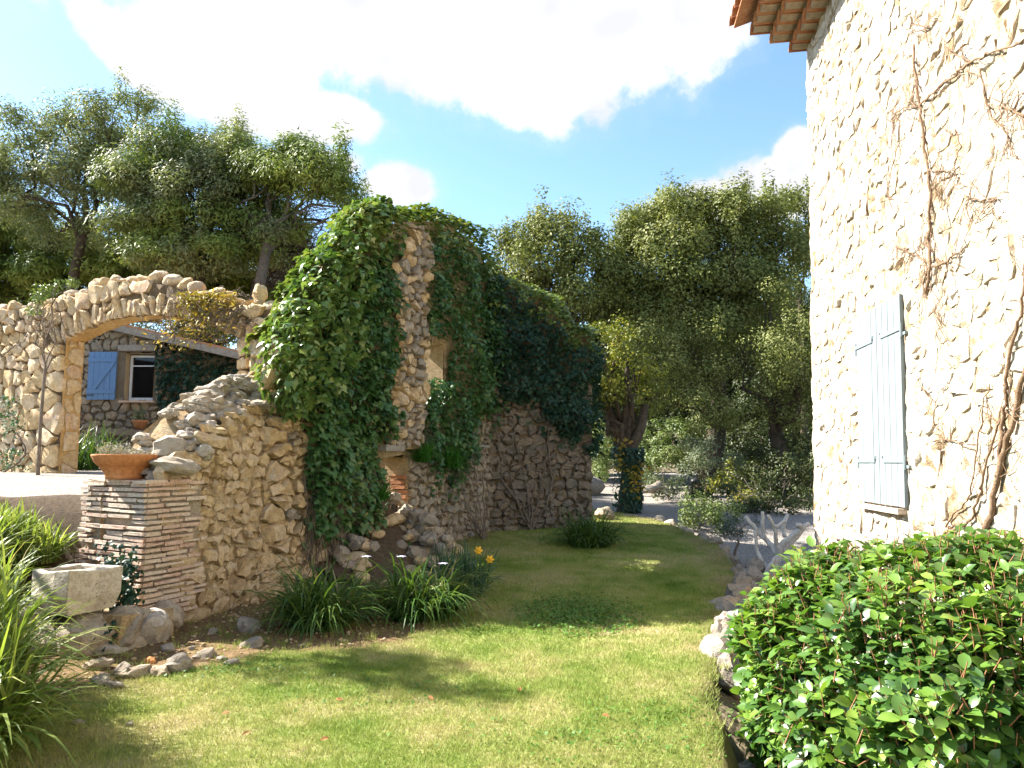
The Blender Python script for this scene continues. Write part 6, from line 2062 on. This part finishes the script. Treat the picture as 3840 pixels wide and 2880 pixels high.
# ------------------------------------------------------------------ loose stones in the bed along the low wall
cz = lambda x, y: ((.5305 * x) / 3.75, (2000 + .5305 * y) / 3.75)
LOOSE = [(940, 985, .145, .085, 'flat broad brown stone lying at the border of the lawn'), (850, 965, .11, .10, 'stone leaning on the flat broad stone at the lawn border'), (1230, 945, .155, .11, 'largest pale rock in the bed before the low wall'),
         (1120, 975, .10, .07, 'grey stone beside the largest rock in the bed'), (1265, 850, .06, .055, None), (1430, 850, .13, .07, 'flattish grey stone in the middle of the bed'), (1740, 660, .17, .13, 'squarish rough rock in the bed by the left strap leaved clump'),
         (1770, 770, .11, .075, 'pale grey stone below the squarish rock'), (1630, 890, .07, .04, None), (690, 1040, .085, .07, None), (790, 1065, .07, .05, None), (1050, 885, .055, .045, 'small orange stone in the bed'), (1500, 675, .06, .05, None),
         (1350, 790, .04, .035, None), (660, 930, .13, .08, 'dark stone at the foot of the ledge'), (1010, 945, .07, .05, None), (1170, 800, .08, .06, None), (540, 1320, .05, .03, None), (900, 1330, .04, .025, None), (1560, 860, .05, .03, None)]
for (x, y, r_, h_, lab) in LOOSE:
    p = gp(*cz(x, y + 35))
    m_ = M_TERRA if lab and 'orange' in lab else (M_GREY if lab and ('grey' in lab or 'brown' in lab or 'dark' in lab) else M_EDGE)
    o = rock('loose_stone', (p.x, p.y + r_ * .4, p.z + h_ * .18), r_ * .98, r_ * .72, h_ * .85, m_, None, rot=R.normal(0, .4), amp=.28)
    if lab: tag(o, lab, 'stone', 'loose stones in the bed')
    else: tag(o, 'small loose stone half sunk in the bare earth before the low wall', 'stone', 'small loose stones in the bed')
cnt = 0
Vm = MB()
for _ in range(650):     # crumbs of stone and earth on the bare strip
    y_ = R.uniform(5.2, 9.6); x_ = R.uniform(-3.6, -.5)
    if float(bare_f(np.array([x_]), np.array([y_]))[0]) < .55: continue
    r_ = R.uniform(.005, .022)
    V, Fc = rock_geo((x_, y_, float(lawn_h(x_, y_)) + r_ * .3), r_ * 1.3, r_, r_ * .7, R.uniform(0, 3), 1, .2, int(R.integers(1, 9999)))
    Vm.add(V, Fc)
Vm.build('gravel_crumbs', M_STONE, None, True, 'stuff')


# ------------------------------------------------------------------ strap leaved clumps
def strap_clump(name, label, c, n, L, w, m, spread=.16, up=1.0, droop=1.0, cat='plant', group=None, seg=7, fan=None, tilt=(0, 0)):
    root = thing(name, tuple(c), label, cat, group)
    V = []; Fq = []
    nv = 0
    for i in range(n):
        a = R.uniform(0, 2 * math.pi) if fan is None else R.normal(fan[0], fan[1])
        r_ = spread * math.sqrt(R.uniform(0, 1))
        aa = R.uniform(0, 6.28)
        p = np.array([c[0] + r_ * math.cos(aa), c[1] + r_ * math.sin(aa), c[2]])
        el_ = math.radians(R.uniform(38, 88)) * up
        d = np.array([math.cos(a) * math.cos(el_) + tilt[0], math.sin(a) * math.cos(el_) + tilt[1], math.sin(el_)])
        l_ = L * R.uniform(.55, 1.15)
        st = l_ / seg
        side = np.array([-math.sin(a), math.cos(a), 0]) + R.normal(0, .25, 3)
        side /= np.linalg.norm(side)
        ww = w * R.uniform(.65, 1.3)
        g_ = droop * R.uniform(.6, 1.5) * .30
        kink = R.integers(3, 6) if R.uniform() < .12 else 99
        for k in range(seg + 1):
            f = k / seg
            q = ww * (0.75 + .5 * f if f < .4 else (1 - ((f - .4) / .6) ** 2.0)) * .5 + .0006
            V.append(p - side * q); V.append(p + side * q)
            if k < seg:
                Fq.append((nv + 2 * k, nv + 2 * k + 1, nv + 2 * k + 3, nv + 2 * k + 2))
            p = p + d * st
            d = d + np.array([0, 0, -g_ * (.35 + f) * (3 if k >= kink else 1)]) + R.normal(0, .03, 3)
            d /= np.linalg.norm(d)
            if p[2] < c[2] - .25: d[2] = max(d[2], -.05)
        nv += 2 * (seg + 1)
    link('leaves', mesh_np('leaves', V, np.array(Fq), False), m, root, 'stuff')
    return root


p = gp(314, 632)
strap_clump('strap_leaf_plant', 'dark green strap leaved clump at the far end of the low rubble wall', p + Vector((0, .25, 0)), 620, .82, .017, L_AGA, .30, up=.84, droop=1.25)
p = gp(420, 622)
strap_clump('strap_leaf_plant', 'broad arching strap leaved clump with three pale iris flowers', p + Vector((0, .25, 0)), 640, .90, .017, L_AGA, .34, up=.84, droop=1.3)
for k, (u, v) in enumerate(((366, 557), (401, 557), (443, 564))):
    q = at(u, v, 7.6)
    fl = thing('iris_flower', tuple(q), ('pale lilac iris flower leftmost above the broad clump', 'pale lilac iris flower in the middle of the broad clump', 'pale lilac iris flower rightmost above the broad clump')[k], 'flower')
    P = []; N = []; T = []
    for j in range(6):
        a = j * 1.05; P.append(q); T.append((math.cos(a), math.sin(a), .5 if j % 2 else -.3)); N.append((-.2 * math.cos(a), -.2 * math.sin(a), 1))
    link('petals', scatter_mesh('petals', np.array([tuple(p_) for p_ in P]), np.array(N), np.array(T), .055, T_broad()), plain_mat('lilac_petal', (.55, .55, .72), .6), fl)
    b = MB(); b.tube([q, q + Vector((0, .05, -.3))], .004, 4); b.build('stem', L_AGA, fl)
p = gp(458, 598)
strap_clump('iris_clump', 'upright blue green iris leaves growing by the rubble heap', p + Vector((0, .15, 0)), 420, .66, .018, L_IRIS, .30, up=1.0, droop=.8)
p = gp(592, 549)
strap_clump('strap_leaf_plant', 'dark strap leaved clump at the foot of the cross wall', p + Vector((0, .3, 0)), 520, .80, .02, L_AGA, .36, up=.86, droop=1.2)
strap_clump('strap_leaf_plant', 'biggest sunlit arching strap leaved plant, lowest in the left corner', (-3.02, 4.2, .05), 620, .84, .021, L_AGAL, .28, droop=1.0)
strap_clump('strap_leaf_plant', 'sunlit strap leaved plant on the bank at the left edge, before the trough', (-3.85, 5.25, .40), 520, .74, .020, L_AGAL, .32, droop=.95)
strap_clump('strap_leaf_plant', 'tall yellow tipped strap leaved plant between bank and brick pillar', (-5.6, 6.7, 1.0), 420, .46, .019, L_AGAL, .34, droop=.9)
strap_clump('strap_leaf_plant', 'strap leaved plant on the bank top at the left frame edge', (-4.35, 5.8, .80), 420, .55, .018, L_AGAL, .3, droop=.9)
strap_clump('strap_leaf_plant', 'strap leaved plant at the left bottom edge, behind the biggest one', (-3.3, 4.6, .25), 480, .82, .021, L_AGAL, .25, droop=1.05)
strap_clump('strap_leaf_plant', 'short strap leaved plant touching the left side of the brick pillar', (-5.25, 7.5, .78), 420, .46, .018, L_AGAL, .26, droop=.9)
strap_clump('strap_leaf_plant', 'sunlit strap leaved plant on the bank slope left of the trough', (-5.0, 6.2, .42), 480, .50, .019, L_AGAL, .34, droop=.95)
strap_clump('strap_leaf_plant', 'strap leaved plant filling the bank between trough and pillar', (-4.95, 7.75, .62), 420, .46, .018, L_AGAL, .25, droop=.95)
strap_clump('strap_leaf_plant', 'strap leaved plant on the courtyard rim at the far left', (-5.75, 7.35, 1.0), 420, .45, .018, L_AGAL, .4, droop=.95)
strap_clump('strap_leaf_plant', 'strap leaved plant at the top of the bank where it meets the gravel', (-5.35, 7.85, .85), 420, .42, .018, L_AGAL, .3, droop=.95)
strap_clump('grass_tuft', 'deep green long grass growing behind the arch pier under the outbuilding', at(84, 472, 14.2), 260, 1.0, .02, L_AGA, .45, droop=.9)
strap_clump('grass_tuft', 'long grass beside the bench seen past the bowl', at(70, 470, 14.6), 160, .8, .02, L_AGA, .35, droop=.9)
strap_clump('fern_tuft', 'bright green feathery tuft on the ruin, the one nearer the pier', rw(423, 462, .2), 260, .42, .012, L_FERN, .12, droop=1.3)
strap_clump('fern_tuft', 'bright green feathery tuft on the ruin, the one farther from the pier', rw(451, 468, .2), 260, .5, .012, L_FERN, .14, droop=1.3)
strap_clump('fern_tuft', 'small green tuft sprouting from the lit niche', rw(383, 500, .15), 120, .3, .011, L_FERN, .07, droop=1.0)
for (u, v, Y, lab) in ((583, 0, 0, ''),):
    pass
for k, (x, y) in enumerate(((1260, 1440), (1370, 1525))):
    u, v = (1300 + .392 * x) / 3.75, (1500 + .392 * y) / 3.75
    q = at(u, v, 8.9)
    fl = thing('yellow_flower', tuple(q), ('yellow flower just above the iris leaves', 'yellow flower lower down at the lawn side of the iris leaves')[k], 'flower')
    P = []; N = []; T = []
    for j in range(6):
        a = j * 1.05; P.append(tuple(q)); T.append((math.cos(a), -.5, math.sin(a))); N.append((0.2 * math.cos(a), -1, .2 * math.sin(a)))
    link('petals', scatter_mesh('petals', np.array(P), np.array(N), np.array(T), .055, T_broad()), M_YFLOW, fl)
    b = MB(); b.tube([q, q + Vector((0, .02, .0)), q + Vector((-.03, .05, -.3))], .005, 4); b.build('stem', L_AGA, fl)
    b = MB(); lathe(b, (q.x, q.y - .01, q.z), [(.006, -.01), (.016, .0), (.02, .02)], 8); b.build('trumpet', M_YFLOW, fl)

# clover patch
P = []; N = []; T = []
for _ in range(4200):
    u = R.normal(575, 36); v = R.normal(615, 11) + (u - 575) * .08
    if ((u - 578) / 68) ** 2 + ((v - 616) / 22) ** 2 > 1 + .4 * nz((u * .04, v * .08, 0), 1): continue
    q = gp(u, v)
    P.append((q.x + R.normal(0, .02), q.y + R.normal(0, .03), q.z + R.uniform(.015, .05))); N.append((R.normal(0, .35), R.normal(0, .35), 1)); T.append((R.normal(0, 1), R.normal(0, 1), 0))
link('clover', scatter_mesh('clover', np.array(P), np.array(N), np.array(T), R.uniform(.02, .035, len(P)), T_ivys(), wid=1.3), L_CLOV, None, 'stuff')
P = []; N = []; T = []
for _ in range(1500):
    cx, cy, sg = [(-.9, 5.5, .5), (1.0, 5.0, .5), (-2.2, 6.0, .3), (0.2, 7.9, .5), (-.2, 10.2, .7), (.4, 4.6, .4)][R.integers(0, 6)]
    x_, y_ = R.normal(cx, sg), R.normal(cy, sg * .5)
    P.append((x_, y_, float(lawn_h(x_, y_)) + R.uniform(.008, .03))); N.append((R.normal(0, .4), R.normal(0, .4), 1)); T.append((R.normal(0, 1), R.normal(0, 1), .2))
link('weeds', scatter_mesh('weeds', np.array(P), np.array(N), np.array(T), R.uniform(.014, .03, len(P)), T_ivys(), wid=1.2), L_CLOV, None, 'stuff')

# a few dead leaves on the lawn
for k, (u, v) in enumerate(((222, 716), (433, 703), (320, 744), (343, 703), (520, 690), (610, 720), (250, 735))):
    q = gp(u, v, .022)
    b = scatter_mesh('dead_leaf', np.array([tuple(q)]), np.array([(R.normal(0, .3), -.4, 1)]), np.array([(R.normal(0, 1), R.normal(0, 1), .1)]), .055, T_broad())
    tag(link('dead_leaf', b, L_DEAD), 'curled brown dead leaf lying on the short grass', 'leaf', 'dead leaves on the lawn')

# dried plants in the bowl
P = []; N = []; T = []
for _ in range(700):
    a = R.uniform(0, 6.28); r_ = .27 * math.sqrt(R.uniform())
    x_, y_ = bc.x + r_ * math.cos(a), bc.y + r_ * math.sin(a)
    hgt = .13 * math.exp(-((x_ - bc.x + .12) / .10) ** 2) + .05 * math.exp(-((x_ - bc.x - .1) / .15) ** 2)
    P.append((x_, y_, bz + .235 + R.uniform(0, 1) * hgt)); N.append(R.normal(0, 1, 3)); T.append((R.normal(0, .8), R.normal(0, .8), .5))
dp_ = thing('dried_plant', (bc.x, bc.y, bz + .23), 'greyish dried succulents heaped in the terracotta bowl', 'plant')
link('foliage', scatter_mesh('foliage', np.array(P), np.array(N), np.array(T), R.uniform(.02, .05, len(P)), T_quad(), wid=.6), leaf_mat('dry_grey_leaf', [(0, (.16, .13, .10)), (.4, (.30, .27, .22)), (.8, (.42, .39, .33)), (1, (.45, .24, .14))], .7, .1, .2), dp_, 'stuff')

# small ivy at the pillar foot
pv = thing('ivy', tuple(at(118, 600, 7.1)), 'little ivy growing between the trough and the brick pillar', 'ivy')
P = []; N = []; T = []
for _ in range(620):
    u, v = R.normal(117, 11), R.normal(583, 20)
    if R.uniform() < .25: u, v = R.normal(140, 16), R.normal(634, 10)
    if R.uniform() < .12: u, v = R.normal(160, 6), R.normal(548, 6)
    if v < 540: continue
    c = PC if u > 142 else None
    Y = 7.05 - (u - 117) * .0005 + R.normal(0, .05) + max(0, (590 - v)) * .004
    if u > 146: Y = 7.35 + (u - 146) * .013
    if v > 620: Y = 6.75 + (u - 120) * .012
    P.append(tuple(at(u, v, Y))); N.append((R.normal(-.2, .5), R.normal(-.8, .4), R.normal(.5, .4))); T.append((R.normal(0, .6), R.normal(0, .4), -.8))
link('foliage', scatter_mesh('foliage', np.array(P), np.array(N), np.array(T), R.uniform(.035, .07, len(P)), T_ivy()), L_IVYD, pv, 'stuff')

# ------------------------------------------------------------------ yellowing creeper on the arch
cr = thing('creeper', amap(7.2, 4.1, .1), 'yellowing creeper with dry tendrils draped over the right shoulder of the arch', 'climbing plant')
def ap(u, v, off=.1):
    d = px_dir(u, v); a, b_ = d.x / d.y, d.z / d.y
    nrm = Vector((AD.y, -AD.x))
    Y = (nrm.dot(A0) + off) / (nrm.x * a + nrm.y)
    return Vector((a * Y, Y, EYE + b_ * Y))
P = []; N = []; T = []
for _ in range(1250):
    k = R.uniform()
    if k < .5: u, v = R.uniform(178, 236), 291 + abs(R.normal(0, 7)) + (R.uniform() * 4)
    elif k < .75: u, v = R.normal(196, 9), R.uniform(292, 335)
    elif k < .9: u, v = R.normal(205, 20), R.uniform(310, 345)
    else: u, v = R.normal(172, 14), R.uniform(318, 350)
    P.append(tuple(ap(u, v, R.uniform(.04, .22)))); N.append((R.normal(-.2, .5), R.normal(-.5, .5), R.normal(.6, .5))); T.append((R.normal(0, .7), R.normal(0, .5), R.normal(-.2, .6)))
link('foliage', scatter_mesh('foliage', np.array(P), np.array(N), np.array(T), R.uniform(.035, .085, len(P)), T_broad(), wid=.7), L_DRY, cr, 'stuff')
mb = MB()
def tend(pts, r=.006, off=.12):
    mb.tube(curve_pts([ap(u, v, off + R.normal(0, .02)) for (u, v) in pts], 4, .012), r, 4, False)
cq = lambda x, y: ((600 + .3014 * x) / 3.75, (1000 + .3014 * y) / 3.75)
for pts in ([(100, 450), (300, 460), (420, 520)], [(430, 300), (360, 420), (440, 520)], [(560, 330), (650, 400), (850, 570)], [(480, 590), (600, 640), (760, 660), (930, 640)], [(60, 560), (30, 680), (0, 790)],
            [(130, 560), (150, 700), (170, 850), (160, 970)], [(290, 620), (330, 780), (320, 900)], [(420, 610), (440, 730), (500, 800)], [(720, 780), (620, 860), (540, 910), (450, 920), (440, 900)], [(440, 880), (400, 980), (350, 990)],
            [(640, 915), (740, 910), (860, 930)], [(200, 500), (260, 620), (300, 650)], [(560, 480), (640, 620), (700, 700)], [(350, 450), (500, 540), (640, 700), (780, 780)]):
    tend([cq(*p_) for p_ in pts], .007)
cp = lambda x, y: ((.3164 * x) / 3.75, (1000 + .3164 * y) / 3.75)
for pts in ([(1560, 910), (1620, 760), (1660, 680)], [(1650, 560), (1700, 640), (1750, 720), (1760, 760)], [(1960, 560), (1930, 680), (1850, 820), (1870, 870)], [(2000, 560), (2040, 700), (2050, 900)], [(1800, 620), (1820, 720), (1900, 860)]):
    tend([cp(*p_) for p_ in pts], .006)
for _ in range(150):
    u, v = R.uniform(165, 245), R.uniform(292, 335)
    a = R.uniform(0, 6.28); q = [(u, v)]
    for k in range(4):
        a += R.normal(0, .5); u += 4.5 * math.cos(a); v += 3.5 * math.sin(a) + .6; q.append((u, v))
    tend(q, R.uniform(.003, .005))
for _ in range(40):
    u, v = R.uniform(28, 62), R.uniform(300, 345)
    a = R.uniform(0, 6.28); q = [(u, v)]
    for k in range(4):
        a += R.normal(0, .4); u += 4.5 * math.cos(a); v += 3.5 * math.sin(a); q.append((u, v))
    tend(q, R.uniform(.003, .005), .1)
tend([(53, 297), (59, 309), (64, 327)], .01); tend([(55, 328), (66, 343)], .008)
mb.build('tendrils', M_STEM, cr, True, 'stuff')
st = MB()
P = curve_pts([ap(*cq(x, y), .14) for (x, y) in ((1190, 1400), (1230, 1290), (1255, 1150), (1235, 1050), (1215, 950), (1190, 860), (1160, 760), (1090, 730), (1010, 710), (930, 740), (840, 770), (770, 790), (700, 770))], 4, .008)
st.tube(P, [.024 - .0004 * i for i in range(len(P))], 7); st.build('stem', M_VINE, cr, True)
lv = thing('bare_vine', tuple(ap(10, 470, .1)), 'bare dark vine stem curving up the left arch pier', 'climbing plant')
cb = lambda x, y: ((.3164 * x) / 3.75, (1400 + .3164 * y) / 3.75)
b = MB(); P = curve_pts([ap(*cb(x, y), .15) for (x, y) in ((-60, 1220), (60, 1160), (180, 1080), (270, 1000), (300, 930), (270, 830), (220, 740), (190, 690))], 4, .006); b.tube(P, [.022 - .0004 * i for i in range(len(P))], 6); b.build('stem', M_STEM, lv, True)
b = MB(); P = curve_pts([ap(*cp(x, y), .15) for (x, y) in ((0, 1075), (60, 1030), (130, 970), (200, 920), (290, 870), (330, 800))], 4, .01); b.tube(P, [.014 - .0003 * i for i in range(len(P))], 5); b.build('stem', M_STEM, lv, True)
P = []; N = []; T = []
for _ in range(260):
    u, v = (R.normal(8, 7), R.uniform(395, 440)) if R.uniform() < .6 else (R.normal(12, 8), R.uniform(448, 470))
    P.append(tuple(ap(u, v, R.uniform(.05, .2)))); N.append((R.normal(0, .5), -1, .5)); T.append(R.normal(0, 1, 3))
link('foliage', scatter_mesh('foliage', np.array(P), np.array(N), np.array(T), R.uniform(.03, .06, len(P)), T_ivys()), L_IVY, lv, 'stuff')

# ------------------------------------------------------------------ glossy bush, lower right
bush = thing('glossy_bush', (2.75, 4.7, -.2), 'round bush of glossy oval green leaves before the house wall', 'bush')
BCX, BCY, BZ0, BZ1 = 2.93, 4.75, -.25, 1.20
P = []; N = []; T = []; S = []; stems_ = MB()
def bush_pt(a, e, rr=1.0):
    # superellipsoid: steep flanks, flat top
    ce, se = math.cos(e), math.sin(e)
    k = (abs(ce) ** 2.05 + abs(se) ** 2.05) ** (-1 / 2.05)
    if e < 0: k = 1.0; ce = .985; se = math.sin(e) * 1.05
    x_, y_, z_ = 1.40 * ce * k * math.cos(a), 1.62 * ce * k * math.sin(a), (BZ1 - .35) * se * k
    l_ = 1 + .10 * mnoise.noise(Vector((x_, y_, z_)) * 2.2) + .05 * mnoise.noise(Vector((x_, y_, z_)) * 6)
    return Vector((BCX + x_ * rr * l_, BCY + y_ * rr * l_, .35 + z_ * rr * l_)), Vector((x_ / 1.96, y_ / 2.6, z_ / .5)).normalized()
for i in range(5600):
    a = R.uniform(math.pi * .78, math.pi * 2.05) if R.uniform() < .85 else R.uniform(0, 6.28)
    e = math.asin(R.uniform(-.86, 1.0))
    deep = R.uniform() < .42
    p, n_ = bush_pt(a, e, R.uniform(.80, .93) if deep else R.uniform(.95, 1.02))
    wx = 2.7 + .131 * p.y
    if p.x > wx - .08 or p.z < -.30: continue
    d = (n_ * .7 + Vector((0, 0, .75)) + Vector(R.normal(0, .35, 3))).normalized()
    nl = R.integers(4, 8)
    o1 = d.orthogonal().normalized(); o2 = d.cross(o1)
    ph = R.uniform(0, 6.28)
    if not deep or R.uniform() < .3:
        ln_s = R.uniform(.0, .045)
        stems_.tube([p - d * .14, p - d * .04, p + d * ln_s], [.0038, .0034, .0022], 4, False)
    for j in range(nl):
        an = ph + j * 1.57 + (j // 2) * .3
        rad = o1 * math.cos(an) + o2 * math.sin(an)
        tier = j // 2
        elev = (.15 + .42 * (2 - tier if tier < 3 else 0) * .5)
        tdir = (rad + d * (.55 - .25 * (nl / 2 - tier) * .5 + R.normal(0, .2))).normalized()
        nn = (d - tdir * d.dot(tdir)).normalized() + Vector(R.normal(0, .2, 3))
        P.append(p - d * (.035 * (2.5 - tier)) + rad * .008); T.append(tdir); N.append(nn + Vector((0, 0, .15)))
        S.append(R.uniform(.060, .112) * (.7 if tier >= 2 and R.uniform() < .6 else 1.0))
P = np.array([tuple(p) for p in P]); N = np.array([tuple(p) for p in N]); T = np.array([tuple(p) for p in T]); S = np.array(S)
dist = np.linalg.norm(P - np.array([0, 0, EYE]), axis=1)
rad_ = np.array([((p[0] - BCX) / 1.4) ** 2 + ((p[1] - BCY) / 1.62) ** 2 + ((p[2] - .35) / .71) ** 2 for p in P])
score = S / dist + rad_ * .004
k = np.zeros(len(P), bool); k[np.argsort(-score)[:295]] = True
leaf_parts(P[k], N[k], T[k], S[k], T_broad(), L_VIB, bush, 'leaf', 'vib', 1.15)
link('foliage', scatter_mesh('foliage', P[~k], N[~k], T[~k], S[~k], T_broad(), True, 1.15), L_VIB, bush, 'stuff')
stems_.build('twigs', plain_mat('reddish_twig', (.27, .13, .06), .7, .2), bush, True, 'stuff')
b = MB()
for _ in range(26):
    a = R.uniform(0, 6.28)
    p, n_ = bush_pt(a, R.uniform(-.2, 1.2), .8)
    if p.x > 2.6 + .131 * p.y: continue
    limb(b, (BCX + R.normal(0, .15), BCY + R.normal(0, .2), -.25), p, .014, .005, 5, .15)
b.build('branches', M_VINE, bush, True, 'stuff')
